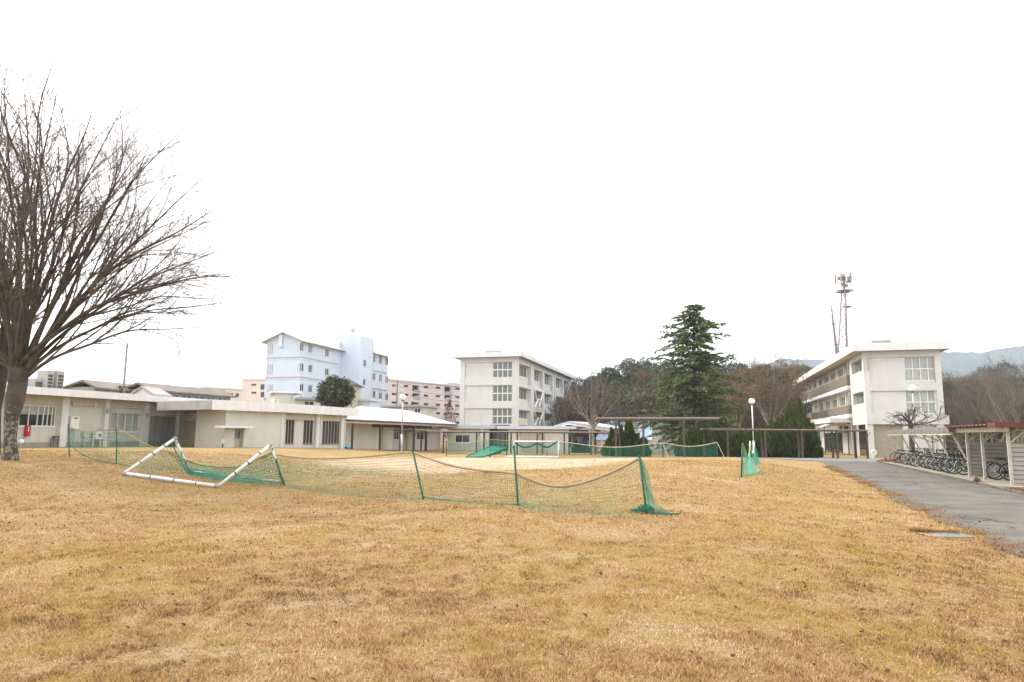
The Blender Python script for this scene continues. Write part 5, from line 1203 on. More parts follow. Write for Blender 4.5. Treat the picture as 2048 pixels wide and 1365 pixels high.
walkway('long low covered walkway on brown posts behind the sandy pitch', 853, 862.5, 1226, 866.5, 74, 72, [(887, 0), (953, 0), (968, 1), (1022, 1), (1034.5, 0), (1074.5, 0), (1085, 1), (1128.5, 1), (1138, 0), (1182, 0), (1190.5, 1)], 2.2)
walkway('short covered walkway on dark posts leading along the hall', 752, 857, 858, 864, 74, 77, [(802, 1), (828, 0), (853, 0), (873, 1)], 2.0)
walkway('high taupe pergola roof in front of the cedar', 1192, 838, 1439, 837, 64, 61, [(1232, 0), (1239, 1), (1287, 0), (1368, 0), (1408, 1)], 2.4, 0.24, mat('mauve_brown_roof', (0.30, 0.24, 0.21), 0.7, 0.1), False, 0.09)
walkway('long thin taupe walkway roof before the juniper hedge and entrance', 1417, 863, 1737, 857.5, 62, 63, [(1455, 0), (1524, 1), (1530, 0), (1597, 1), (1603.5, 0), (1664.5, 1), (1673.5, 0), (1711, 1), (1724, 1), (1733.5, 0)], 2.2, 0.15, MATS['mauve_brown_roof'], False)

# ================================================================== GLOBE LAMP POSTS
M_GLOBE = mat('milky_globe', (0.80, 0.80, 0.80), 0.15, 0.02, spec=0.6)
def lamp_post(px, yg, rpx, d, label, white=False):
    c_ = at_y(px, yg, d); r = rpx * d / FPX; g = hgt(c_.x, c_.y); r_ = empty('globe_lamp_post', (c_.x, c_.y, g), label, 'street lamp', 'globe lamps')
    m = M_STEELW if white else M_GALV
    mb = MB(); mb.tube([(c_.x, c_.y, g - 0.3), (c_.x, c_.y, g + 1.6)], 0.085, 12); mb.build('lower_pole', m, r_, True)
    mb = MB(); mb.tube([(c_.x, c_.y, g + 1.55), (c_.x, c_.y, c_.z - r * 0.95)], 0.055, 10); mb.build('pole', m, r_, True)
    mb = MB(); mb.tube([(c_.x, c_.y, c_.z - r * 1.25), (c_.x, c_.y, c_.z - r * 0.85)], [0.07, r * 0.5], 12); mb.build('collar', M_DARKFR, r_, True)
    gl_o = MB().sphere(c_, r, 20, 14).build('globe', M_GLOBE, r_, True)
    mb = MB(); mb.tube([c_ + Vector((0, 0, -r * 1.0)), c_ + Vector((0, 0, -r * 0.99))], r * 0.45, 14); mb.build('globe_base', M_GALV, gl_o)
lamp_post(806, 795, 6.3, 58, 'grey globe lamp post in front of the white-roofed hall')
lamp_post(1503.5, 803, 6.0, 66, 'white globe lamp post behind the juniper hedge', True)
lamp_post(1824.5, 777, 7.0, 50, 'grey globe lamp post beside the bicycle shed', False)
# ================================================================== NETS AND GOALS
M_NETG = mat('green_net_cord', (0.030, 0.23, 0.155), 0.8, 0.15, 2.0)
M_NETD = mat('dark_green_net_cord', (0.018, 0.16, 0.11), 0.8, 0.15, 2.0)
M_NETF = mat('faded_green_net_cord', (0.13, 0.22, 0.12), 0.8, 0.2, 1.0)
M_NETT = mat('turquoise_net_cord', (0.05, 0.33, 0.24), 0.8, 0.1, 2.0)
M_POSTG = mat('dark_green_post', (0.012, 0.095, 0.05), 0.5, 0.15, 4.0)
M_ROPE = mat('yellowed_rope', (0.36, 0.27, 0.12), 0.9, 0.15, 4.0)
M_ROPEK = mat('khaki_rope_sleeve', (0.30, 0.245, 0.155), 0.9, 0.15, 2.0)
M_GOAL = mat('scuffed_white_goal_pipe', (0.66, 0.66, 0.66), 0.5, 0.12, 5.0)
def resample(pts, n):
    pts = [Vector(p) for p in pts]; d = [0.0]
    for a, b in zip(pts, pts[1:]): d.append(d[-1] + (b - a).length)
    out = []; j = 0
    for i in range(n + 1):
        t = d[-1] * i / n
        while j < len(pts) - 2 and d[j + 1] < t: j += 1
        k = (t - d[j]) / max(1e-9, d[j + 1] - d[j]); out.append(pts[j].lerp(pts[j + 1], k))
    return out
def smooth_pts(pts, it=2):
    pts = [Vector(p) for p in pts]
    for _ in range(it):
        o = [pts[0]]
        for a, b in zip(pts, pts[1:]): o += [a.lerp(b, 0.25), a.lerp(b, 0.75)]
        o.append(pts[-1]); pts = o
    return pts
def net(mb, top, bot, cell, r, bulge=0.05, seed=1, rows=None):
    L_ = sum((Vector(b) - Vector(a)).length for a, b in zip(top, top[1:])); n = max(4, int(L_ / cell)); T, Bq = resample(top, n), resample(bot, n)
    h = sum((a - b).length for a, b in zip(T, Bq)) / (n + 1); m = rows or max(3, int(h / cell)); g = []
    for i in range(n + 1):
        row = []
        for j in range(m + 1):
            t = j / m; p = T[i].lerp(Bq[i], t); w_ = math.sin(math.pi * t) * bulge
            p = p + Vector((0.3 * w_ * mnoise.noise(Vector((i * 0.11, j * 0.2, seed))), w_ * (0.6 + 1.4 * mnoise.noise(Vector((i * 0.08, j * 0.25, seed + 7)))), 0.2 * w_ * mnoise.noise(Vector((i * 0.2, j * 0.3, seed + 3)))))
            row.append(p)
        g.append(row)
    for i in range(n + 1):
        mb.tube(g[i], r, 3, cap=False)
    for j in range(m + 1): mb.tube([g[i][j] for i in range(n + 1)], r, 3, cap=False)
    return mb
# ---- long near net fence
fp = [((137, 851), (139, 915)), ((233, 857), (233, 929)), ((338, 878), (372, 941)), ((543, 893), (570, 972)), ((826, 903), (847, 999)), ((1028, 895), (1036, 1011)), ((1279, 914), (1293, 1027))]
fb = [gp(*b) for t, b in fp]; ft = [at_y(t[0], t[1], p.y) for (t, b), p in zip(fp, fb)]
nf = empty('ball_net_fence', fb[4], 'long sagging green ball net on dark green posts across the dry lawn', 'net fence')
for t, p in zip(ft, fb):
    mb = MB(); mb.tube([p + (p - t).normalized() * 0.15, p, t], 0.021 if p.y > 22 else 0.024, 8); mb.build('post', M_POSTG, nf, True)
    mb = MB(); mb.tube([t, t + (t - p).normalized() * 0.03], 0.03, 8); mb.build('post_cap', M_POSTG, nf)
def depth_at(px):
    xs = [b[0] for t, b in fp]; ys = [p.y for p in fb]
    return float(np.interp(px, xs, ys))
def PX(l): return [at_y(x, y, depth_at(x)) for x, y in l]
def PG(l): 
    o = []
    for x, y in l: 
        g = gp(x, y); o.append(g + Vector((0, 0, 0.015)))
    return o
tops = [[(137, 853), (155, 860), (175, 864), (205, 862), (233, 857)], [(233, 857), (255, 868), (285, 886), (320, 900), (352, 906)], [(352, 906), (380, 925), (410, 934), (450, 936), (480, 934), (520, 918), (543, 908)],
        [(543, 908), (580, 914), (625, 918), (690, 917), (750, 912), (800, 906), (826, 905)], [(826, 905), (860, 918), (905, 933), (960, 941), (1010, 945), (1031, 947)], [(1031, 947), (1055, 958), (1085, 969), (1115, 974.5), (1150, 971), (1195, 957), (1240, 938), (1279, 917)]]
bots = [[(139, 890), (155, 903), (175, 914), (205, 924), (233, 927)], [(233, 927), (260, 934), (300, 938), (352, 940), (372, 941)], [(372, 945), (400, 955), (440, 962), (480, 966), (530, 970), (566, 972)],
        [(570, 972), (600, 979), (640, 986), (700, 992), (770, 996), (846, 999)], [(846, 994), (880, 999), (920, 1003), (960, 1008), (1000, 1008), (1036, 1009)], [(1036, 1006), (1060, 1018), (1100, 1025), (1150, 1028), (1195, 1025), (1235, 1036), (1275, 1038)]]
cells = [0.10, 0.09, 0.075, 0.075, 0.07, 0.07]
for k, (t, b) in enumerate(zip(tops, bots)):
    T = smooth_pts(PX(t)); Bt = smooth_pts(PX(b) if k < 1 else [at_y(x, y, min(depth_at(x), gp(x, y).y)) for x, y in b])
    mb = MB(); net(mb, T, Bt, cells[k], 0.0036 if k > 2 else 0.0044, 0.10, k * 3 + 1); mb.build('net_panel', (M_NETG, M_NETG, M_NETG, M_NETF, M_NETF, M_NETF)[k], nf)
    mb = MB(); mb.tube(T, 0.017 if k < 3 else 0.030, 6); mb.build('head_rope', M_ROPE if k < 4 else M_ROPEK, nf, True)
    mb = MB(); mb.tube(Bt, 0.016, 5); mb.build('foot_rope', M_NETG, nf, True)
# bunched net at the near end and its tail on the grass
e_ = fb[-1]; g_ = random.Random(3); mb = MB()
for i in range(46):
    p = e_ + Vector((g_.uniform(-0.26, 0.10), g_.uniform(-0.12, 0.08), 0)); p.z = hgt(p.x, p.y); pts = []
    a = g_.uniform(0, 6.28)
    for j in range(7): pts.append(p + Vector((0.06 * math.cos(a + j * 0.9), 0.05 * math.sin(a + j * 0.9), 0.02 + 0.16 * g_.random() * math.exp(-((p - e_).xy.length * 4) ** 2))))
    mb.tube(pts, 0.006, 3)
for i in range(10):
    x = -0.05 + 0.02 * i; mb.tube([e_ + Vector((x, -0.02, 0.30 * g_.random() + 0.02)), e_ + Vector((x * 0.7, 0, 0.6)), ft[-1] + Vector((0.01 * i - 0.03, 0, -0.05))], 0.004, 3)
mb.build('bunched_net', M_NETG, nf)
tl = [gp(1300, 1028), gp(1320, 1029), gp(1340, 1030), gp(1358, 1031), gp(1364, 1029)]
mb = MB(); mb.tube(smooth_pts([p + Vector((0, 0, 0.02 + (0.05 if i == 4 else 0))) for i, p in enumerate(tl)]), 0.014, 6); mb.build('rope_tail', M_POSTG, nf, True)
mb = MB(); net(mb, [ft[-1] + Vector((0.03, 0, -0.02)), ft[-1] * 0.5 + fb[-1] * 0.5 + Vector((0.08, 0.05, 0)), gp(1310, 1015) + Vector((0, 0, 0.12)), gp(1340, 1030) + Vector((0, 0, 0.02))], [fb[-1] + Vector((0.0, 0, 0.55)), fb[-1] + Vector((0.02, 0, 0.25)), gp(1300, 1030) + Vector((0, 0, 0.02)), gp(1330, 1032) + Vector((0, 0, 0.01))], 0.06, 0.0028, 0.05, 9); mb.build('net_end', M_NETG, nf)

# ---- tipped white goal in the near left
FLp, FRp = gp(248, 951), gp(437, 977); BLp, BRp = gp(380, 947), gp(566, 969)
TL = at_y(350, 878, (FLp.y + BLp.y) / 2 + 0.15); TR = at_y(541, 890, (FRp.y + BRp.y) / 2 + 0.15)
go = empty('tipped_goal', FRp, 'white pipe goal tipped over on the lawn with green net hanging in it', 'goal')
up_ = Vector((0, 0, 0.06))
def goal_pipe(nm, a, b, r=0.048):
    mb = MB(); mb.tube([a + up_, b + up_], r, 12); return mb.build(nm, M_GOAL, go, True)
cbr = goal_pipe('crossbar', FLp, FRp); pl = goal_pipe('goal_post', FLp, TL - up_); pr_ = goal_pipe('goal_post', FRp, TR - up_)
goal_pipe('stay_pipe', TL - up_, BLp, 0.045); goal_pipe('stay_pipe', TR - up_, BRp, 0.045); goal_pipe('base_bar', BLp, BRp, 0.04)
for par, a, b in ((cbr, FLp, FRp), (pl, FLp, TL - up_), (pr_, FRp, TR - up_)):
    for t in (0.3, 0.55, 0.78):
        c_ = a.lerp(b, t) + up_; d_ = (b - a).normalized() * 0.018; mb = MB(); mb.tube([c_ - d_, c_ + d_], 0.0505, 12); mb.build('tape_band', M_POSTG if t == 0.55 else M_TAUPE, par)
for a, b in ((FLp, FRp), (FRp, FLp)):
    c_ = a + up_; d_ = (b - a).normalized() * 0.12; mb = MB(); mb.tube([c_ - d_ * 0.4, c_ + d_], 0.055, 12); mb.build('corner_joint', M_PLINTH, go)
for a in (TL, TR):
    mb = MB(); mb.sphere(a, 0.07, 10, 8); mb.build('corner_joint', mat('weathered_joint', (0.34, 0.32, 0.25), 0.7, 0.15), go)
rope = smooth_pts([at_y(338, 905, TL.y), at_y(370, 920, TL.y), at_y(400, 931, TL.y), at_y(440, 935, TL.y - 0.5), at_y(478, 935, TR.y), at_y(515, 918, TR.y), at_y(543, 906, TR.y)])
for k in range(4):
    mb = MB(); mb.tube([p + Vector((0, 0.02 * k, -0.012 * k + 0.02 * mnoise.noise(Vector((i * 0.5, k * 3, 0))))) for i, p in enumerate(rope)], 0.016, 5); mb.build('gathered_net', M_NETG, go, True)
mb = MB(); mb.tube([p + Vector((0, -0.03, -0.035)) for p in rope], 0.016, 6); mb.build('rope', mat('orange_rope', (0.40, 0.23, 0.05), 0.8, 0.1), go, True)
mb = MB(); net(mb, rope, smooth_pts([gp(372, 945), gp(400, 955), gp(440, 962), gp(490, 966), gp(530, 970), gp(566, 972)]), 0.09, 0.0045, 0.12, 5); mb.build('net', M_NETG, go)
mb = MB(); net(mb, [TL - up_, TL.lerp(FLp, 0.45), FLp + Vector((0.4, 0, 0.1))], [BLp, BLp.lerp(FLp, 0.4) + Vector((0, 0, 0.02)), FLp + Vector((0.6, 0.1, 0.02))], 0.10, 0.0042, 0.05, 8); mb.build('net', M_NETG, go)
mb = MB(); net(mb, [BLp + Vector((0, -0.05, 0.16)), BLp.lerp(BRp, 0.4) + Vector((0, -0.1, 0.14)), BRp + Vector((-0.6, -0.1, 0.18))], [BLp + Vector((0, -0.25, 0.01)), BLp.lerp(BRp, 0.4) + Vector((0, -0.35, 0.01)), BRp + Vector((-0.5, -0.3, 0.01))], 0.045, 0.0055, 0.08, 6); mb.build('net_heap', M_NETG, go)
mb = MB(); net(mb, [TR, TR.lerp(BRp, 0.5), BRp], [FRp.lerp(TR, 0.9), FRp.lerp(BRp, 0.6) + Vector((0, 0, 0.3)), BRp + Vector((-0.3, -0.2, 0))], 0.10, 0.0042, 0.05, 4); mb.build('net', M_NETG, go)
for i in range(2):
    mb = MB(); a, b = (TL, BLp) if i == 0 else (TR, BRp); pts = [a.lerp(b, j / 10) + Vector((0.05 * math.sin(j * 2.1), 0.05 * math.cos(j * 2.3), 0)) for j in range(11)]; mb.tube(pts, 0.022, 5); mb.build('wound_net', M_NETG, go, True)

# ---- far white goal behind the pitch
d = 51.0
gq = {k: at_y(x, y, d + o) for k, (x, y, o) in {'tl': (1029, 883.5, 0.8), 'tr': (1117, 883.5, 0.8), 'bl': (1011, 913, 0), 'br': (1116, 915, 0), 'ml': (1026, 913, 1.6), 'mr': (1120, 914, 1.6)}.items()}
for k in ('bl', 'br', 'ml', 'mr'): gq[k].z = hgt(gq[k].x, gq[k].y) + 0.06
fg = empty('far_goal', gq['bl'], 'white framed goal with drooping green net at the far edge of the pitch', 'goal')
for nm, a, b, r in (('top_bar', 'tl', 'tr', 0.06), ('base_bar', 'bl', 'br', 0.07), ('goal_post', 'tl', 'ml', 0.05), ('goal_post', 'tr', 'mr', 0.05), ('side_bar', 'bl', 'ml', 0.04), ('side_bar', 'br', 'mr', 0.04), ('stay_pipe', 'tr', 'br', 0.03)):
    mb = MB(); mb.tube([gq[a], gq[b]], r, 8); mb.build(nm, M_GOAL, fg, True)
mb = MB(); net(mb, [gq['tl'], gq['tr']], [gq['ml'], gq['mr']], 0.085, 0.008, 0.1, 3); mb.build('net', M_NETG, fg)
sw = smooth_pts([at_y(1030, 885, d + 0.6), at_y(1038, 890, d + 0.6), at_y(1047, 894, d + 0.6), at_y(1060, 893, d + 0.6), at_y(1073.5, 885, d + 0.6), at_y(1083, 891, d + 0.6), at_y(1095, 895, d + 0.6), at_y(1107, 888, d + 0.6), at_y(1115, 882, d + 0.6)])
for k in range(3): mb = MB(); mb.tube([p + Vector((0, 0.03 * k, -0.04 * k)) for p in sw], 0.035, 5); mb.build('gathered_net', M_NETD, fg, True)
mb = MB(); mb.tube([at_y(1094, 895, d + 0.5), at_y(1094, 912, d + 0.5)], 0.02, 4); mb.build('hanging_rope', M_POSTG, fg)

# ---- far net fence right of the goal
d = 53.0
ftop = smooth_pts([at_y(x, y, d) for x, y in ((1118, 884), (1140, 886), (1180, 891.5), (1215, 895), (1255, 894.5), (1290, 890), (1325, 885.5), (1350, 891), (1380, 894), (1410, 890.5), (1434, 885))])
def gnd(px, d, dz=0.03): p = at_y(px, 900, d); return Vector((p.x, p.y, hgt(p.x, p.y) + dz))
f2 = empty('far_net_fence', gnd(1325, d, 0), 'far green net with sagging pale rope in front of the juniper bushes', 'net fence')
mb = MB(); mb.tube(ftop, 0.035, 6); mb.build('head_rope', mat('pale_rope', (0.50, 0.45, 0.33), 0.9, 0.08), f2, True)
mb = MB(); net(mb, ftop, [gnd(x, d) for x in (1118, 1180, 1255, 1325, 1380, 1436)], 0.085, 0.0085, 0.15, 2); mb.build('net_panel', M_NETD, f2)
for px, yt in ((1118, 884), (1325.5, 885), (1434, 884)):
    p = gnd(px, d, -0.1); t = at_y(px, yt, d); mb = MB(); mb.tube([p, t], 0.035, 6); mb.build('post', M_POSTG, f2)
for a, b in (((1325, 886), 1336), ((1434, 885), 1448)): mb = MB(); mb.tube([at_y(*a, d), gnd(b, d - 0.6)], 0.022, 5); mb.build('guy_rope', MATS['pale_rope'], f2)
# ---- far net fence left, slack
ftop = smooth_pts([at_y(x, y, d) for x, y in ((893, 882), (905, 886), (925, 888), (943, 887), (960, 882), (979, 879), (1000, 881), (1028, 883))])
f3 = empty('far_net_fence', gnd(960, d, 0), 'slack pale green net hanging left of the far goal', 'net fence')
mb = MB(); mb.tube(ftop, 0.025, 5); mb.build('head_rope', M_ROPE, f3, True)
mb = MB(); net(mb, ftop, [gnd(x, d) + Vector((0, 0, zz_)) for x, zz_ in ((893, 0.1), (915, 0.15), (940, 0.25), (980, 0.05), (1028, 0.0))], 0.10, 0.008, 0.15, 12); mb.build('net_panel', M_NETG, f3)
for px, yt in ((893, 882), (979, 878.5)): mb = MB(); mb.tube([gnd(px, d, -0.1), at_y(px, yt, d)], 0.03, 6); mb.build('post', M_POSTG, f3)
# ---- collapsed green goal
d = 50.5
k_ = {n_: at_y(x, y, d + o) for n_, (x, y, o) in {'a': (931, 908, 0), 'b': (966, 912, -0.6), 'c': (1013, 896, 1.2), 'e': (980, 893, 1.8), 'f': (1000, 908, 2.0)}.items()}
for n_ in ('a', 'b'): k_[n_].z = hgt(k_[n_].x, k_[n_].y) + 0.05
cg = empty('collapsed_goal', k_['a'], 'collapsed goal heaped with dark green net left of the far white goal', 'goal')
for n1, n2 in (('a', 'b'), ('b', 'c'), ('c', 'e'), ('e', 'a')): mb = MB(); mb.tube([k_[n1], k_[n2]], 0.045, 6); mb.build('frame_pipe', M_NETD, cg, True)
for n1 in ('c', 'e'):
    g2 = Vector((k_[n1].x, k_[n1].y + 0.4, hgt(k_[n1].x, k_[n1].y))); mb = MB(); mb.tube([k_[n1], g2], 0.04, 6); mb.build('frame_leg', M_NETD, cg)
mb = MB(); net(mb, [k_['e'], k_['c']], [k_['a'], k_['b']], 0.08, 0.008, 0.1, 4); mb.build('net', M_NETT, cg)
mb = MB(); net(mb, [k_['c'], k_['f']], [k_['b'], k_['b'].lerp(k_['f'], 0.6)], 0.08, 0.009, 0.1, 5); mb.build('net', M_NETG, cg)

# ---- small net stand end-on at the right
b1 = gp(1482, 955); rt = empty('folded_net_stand', b1, 'folded green net on a pair of thin posts at the right edge of the pitch', 'net stand')
b2 = gp(1497, 941); b3 = gp(1509, 936)
t1, t2, t3 = at_y(1485, 887, b1.y), at_y(1500, 883, b2.y), at_y(1508, 884, b3.y)
for p, t, m_ in ((b1, t1, M_POSTG), (b2, t2, M_GOAL), (b3, t3, M_GOAL)): mb = MB(); mb.tube([p - Vector((0, 0, 0.1)), t], 0.028, 8); mb.build('post', m_, rt, True)
r1_ = smooth_pts([t1, at_y(1492, 905, b1.y + 0.8), at_y(1497, 918, b1.y + 1.5), at_y(1499, 900, b2.y), t2]); mb = MB(); mb.tube(r1_, 0.022, 6); mb.build('head_rope', M_ROPE, rt, True)
r2_ = smooth_pts([t2, at_y(1503, 905, b2.y + 0.4), at_y(1506, 908, b3.y - 0.2), t3]); mb = MB(); mb.tube(r2_, 0.022, 6); mb.build('head_rope', M_STEELW, rt, True)
mb = MB(); net(mb, r1_, smooth_pts([gp(1484, 953), gp(1492, 951), gp(1500, 949), gp(1506, 946)]), 0.08, 0.0034, 0.08, 2); mb.build('net_panel', M_NETT, rt)
mb = MB(); net(mb, r2_, smooth_pts([at_y(1507, 930, b2.y), at_y(1512, 932, b2.y), at_y(1518, 926, b3.y), at_y(1522, 924, b3.y)]), 0.05, 0.004, 0.08, 3, rows=13); mb.build('net_panel', M_NETT, rt)
mb = MB(); net(mb, smooth_pts([at_y(1500, 915, b2.y), at_y(1504, 930, b2.y), at_y(1500, 940, b2.y - 0.5)]), smooth_pts([at_y(1510, 918, b2.y), at_y(1521, 942, b2.y - 0.3), gp(1514, 950)]), 0.06, 0.0042, 0.06, 6); mb.build('net_fold', M_NETT, rt)
mb = MB(); mb.tube(smooth_pts([gp(1484, 954), gp(1500, 952), gp(1515, 949), at_y(1522, 942, b2.y)]), 0.02, 5); mb.build('foot_rope', M_NETG, rt, True)

# ================================================================== BICYCLES
M_TYRE = M_BLACK; M_CHROME = mat('chrome', (0.50, 0.50, 0.50), 0.25, 0.05, metal=0.9)
def make_bike():
    r_ = empty('bicycle', (0, 0, 0)); R = 0.335
    wx = (0.0, 1.10)                                   # rear wheel toward the lane at x=0, front at 1.1
    for k, x in enumerate(wx):
        c = Vector((x, 0, R)); w_ = MB().torus(c, (0, 1, 0), R - 0.02, 0.02, 28, 6).build('wheel', M_TYRE, r_, True)
        MB().torus(c, (0, 1, 0), R - 0.048, 0.012, 26, 4).build('rim', M_CHROME, w_, True)
        mb = MB()
        for i in range(14):
            a = 2 * math.pi * i / 14; mb.tube([c + Vector((0, 0.02 * (-1) ** i, 0)), c + Vector(((R - 0.05) * math.cos(a), 0, (R - 0.05) * math.sin(a)))], 0.0022, 3, cap=False)
        mb.build('spokes', M_CHROME, w_); mb = MB(); mb.tube([c + Vector((0, -0.05, 0)), c + Vector((0, 0.05, 0))], 0.025, 8); mb.build('hub', M_CHROME, w_)
        mb = MB(); pts = []
        a0, a1 = ((-10, 175) if k == 0 else (40, 190))
        for i in range(13):
            a = math.radians(a0 + (a1 - a0) * i / 12); pts.append(c + Vector((math.cos(a) * (R + 0.02) * 1, 0, math.sin(a) * (R + 0.02))))
        v = []; f = []
        for p in pts:
            for y in (-0.028, 0.028): v.append(p + Vector((0, y, 0)))
        for i in range(12): f.append((2 * i, 2 * i + 1, 2 * i + 3, 2 * i + 2))
        mesh_obj('mudguard', v, f, M_CHROME, r_, True)
    bb_ = Vector((0.46, 0, 0.29)); st_ = Vector((0.33, 0, 0.62)); hd_ = Vector((0.93, 0, 0.75)); hl = Vector((0.97, 0, 0.60)); rx, fx_ = Vector((0, 0, R)), Vector((1.10, 0, R))
    mb = MB()
    mb.tube([bb_, st_], 0.017, 6); mb.tube([hl, bb_ + Vector((0.03, 0, 0.06))], 0.02, 6); mb.tube([hl + Vector((-0.01, 0, 0.05)), bb_ + Vector((-0.04, 0, 0.18))], 0.016, 6); mb.tube([hd_, hl], 0.02, 6)
    for y in (-0.05, 0.05): mb.tube([rx + Vector((0, y, 0)), bb_ + Vector((0, y * 0.6, 0))], 0.011, 5); mb.tube([rx + Vector((0, y, 0)), st_ + Vector((0, y * 0.4, 0))], 0.009, 5)
    mb.build('frame', mat('black_frame_paint', (0.015, 0.015, 0.017), 0.3, 0.05, spec=0.5), r_, True)
    mb = MB()
    for y in (-0.045, 0.045): mb.tube([hl + Vector((0, y * 0.7, 0)), hl + Vector((0.04, y, -0.08)), fx_ + Vector((0, y, 0))], 0.011, 5)
    mb.build('fork', M_CHROME, r_, True)
    mb = MB(); mb.tube([st_, st_ + Vector((-0.05, 0, 0.16))], 0.013, 6); mb.build('seat_post', M_CHROME, r_)
    sd_ = MB(); c = st_ + Vector((-0.07, 0, 0.18)); prof = [(-0.13, 0.085), (-0.08, 0.095), (0.0, 0.06), (0.08, 0.028), (0.13, 0.015)]
    v = []; f = []
    for x, hw in prof: v += [c + Vector((x, -hw, -0.02)), c + Vector((x, 0, 0.03)), c + Vector((x, hw, -0.02)), c + Vector((x, 0, -0.035))]
    for i in range(4):
        for j in range(4): a = i * 4 + j; b = i * 4 + (j + 1) % 4; f.append((a, b, b + 4, a + 4))
    f += [(0, 3, 2, 1), (16, 17, 18, 19)]
    mesh_obj('saddle', v, f, mat('saddle_vinyl', (0.02, 0.018, 0.016), 0.6, 0.1), r_, True)
    mb = MB(); mb.tube([hd_, hd_ + Vector((-0.03, 0, 0.16))], 0.014, 6)
    h0_ = hd_ + Vector((-0.03, 0, 0.16)); mb.tube([h0_ + Vector((-0.22, -0.27, 0.02)), h0_ + Vector((-0.06, -0.25, 0.05)), h0_ + Vector((0.03, -0.1, 0.02)), h0_, h0_ + Vector((0.03, 0.1, 0.02)), h0_ + Vector((-0.06, 0.25, 0.05)), h0_ + Vector((-0.22, 0.27, 0.02))], 0.011, 6); mb.build('handlebar', M_CHROME, r_, True)
    for s_ in (-1, 1): mb = MB(); mb.tube([h0_ + Vector((-0.26, 0.275 * s_, 0.015)), h0_ + Vector((-0.14, 0.262 * s_, 0.035))], 0.017, 6); mb.build('grip', M_BLACK, r_)
    mb = MB(); mb.torus(bb_, (0, 1, 0), 0.085, 0.006, 18, 4); mb.tube([bb_ + Vector((0, -0.06, 0)), bb_ + Vector((0.1, -0.06, -0.13))], 0.011, 5); mb.tube([bb_ + Vector((0, 0.06, 0)), bb_ + Vector((-0.1, 0.06, 0.13))], 0.011, 5); mb.build('crankset', M_CHROME, r_)
    for s_ in (-1, 1): c = bb_ + Vector((-0.1 * s_, 0.11 * s_, 0.13 * s_)); mb = MB(); mb.box(c.x - 0.045, c.x + 0.045, c.y - 0.04, c.y + 0.04, c.z - 0.012, c.z + 0.012); mb.build('pedal', M_BLACK, r_)
    mb = MB(); mb.box(0.05, 0.42, -0.055, -0.040, 0.25, 0.36); mb.build('chain_guard', M_CHROME, r_)
    mb = MB()
    for y in (-0.06, 0.0, 0.06): mb.tube([(-0.20, y, 0.73), (0.24, y, 0.73)], 0.006, 4)
    for x in (-0.2, 0.02, 0.24): mb.tube([(x, -0.06, 0.73), (x, 0.06, 0.73)], 0.006, 4)
    for y in (-0.06, 0.06): mb.tube([(0, y, R), (-0.04, y, 0.73)], 0.006, 4)
    mb.build('rear_rack', M_CHROME, r_)
    mb = MB(); mb.tube([(0.30, 0.07, 0.30), (0.12, 0.2, 0.005)], 0.011, 5); mb.build('kickstand', M_CHROME, r_)
    mb = MB(); x0, x1, y0, y1, z0, z1 = 1.02, 1.36, -0.17, 0.17, 0.74, 0.98
    for z in np.linspace(z0, z1, 5):
        k = 0.88 + 0.12 * (z - z0) / (z1 - z0); cx = (x0 + x1) / 2; q = [Vector((cx + (x - cx) * k, y * k, z)) for x, y in ((x0, y0), (x1, y0), (x1, y1), (x0, y1), (x0, y0))]; mb.tube(q, 0.005, 3)
    for i in range(7):
        t = i / 6
        for (xa, ya) in ((x0 + (x1 - x0) * t, y0), (x0 + (x1 - x0) * t, y1), (x0, y0 + (y1 - y0) * t), (x1, y0 + (y1 - y0) * t)): cx = (x0 + x1) / 2; mb.tube([(cx + (xa - cx) * 0.88, ya * 0.88, z0), (xa, ya, z1)], 0.004, 3, cap=False)
    mb.build('front_basket', M_DARKFR, r_)
    return r_
bike0 = make_bike(); bike_used = [False]
FRAMES = {'black': (0.015, 0.015, 0.017), 'silver': (0.42, 0.43, 0.44), 'dark green': (0.02, 0.06, 0.035), 'lime green': (0.12, 0.32, 0.04), 'dark red': (0.13, 0.015, 0.02), 'navy': (0.015, 0.025, 0.07), 'white': (0.6, 0.6, 0.6), 'brown': (0.06, 0.03, 0.018)}
def place_bike(q, r, ang, tilt, col, basket, label, group, wheel_first=True):
    if not bike_used[0]: o = bike0; bike_used[0] = True
    else: o = copy_tree(bike0_src)
    p = rq(q, r); z = hgt(p.x, p.y) + 0.105
    o.location = (p.x, p.y, z); base = math.atan2(QV.y, QV.x)
    o.rotation_euler = (tilt, 0, base + ang)
    tag(o, label, 'bicycle', group)
    for ch in list(o.children):
        if ch.name.startswith('frame') or ch.name.startswith('chain_guard'):
            ch.material_slots[0].link = 'OBJECT'; ch.material_slots[0].material = mat(col.replace(' ', '_') + '_frame_paint', FRAMES[col], 0.3, 0.05, spec=0.5)
        if not basket and ch.name.startswith('front_basket'): bpy.data.objects.remove(ch)
    return o
bike0_src = copy_tree(bike0)                            # untouched pattern for the copies; removed at the end
gB = random.Random(21)
ORD = ['first', 'second', 'third', 'fourth', 'fifth', 'sixth', 'seventh', 'eighth', 'ninth', 'tenth', 'eleventh', 'twelfth', 'thirteenth', 'fourteenth', 'fifteenth', 'sixteenth']
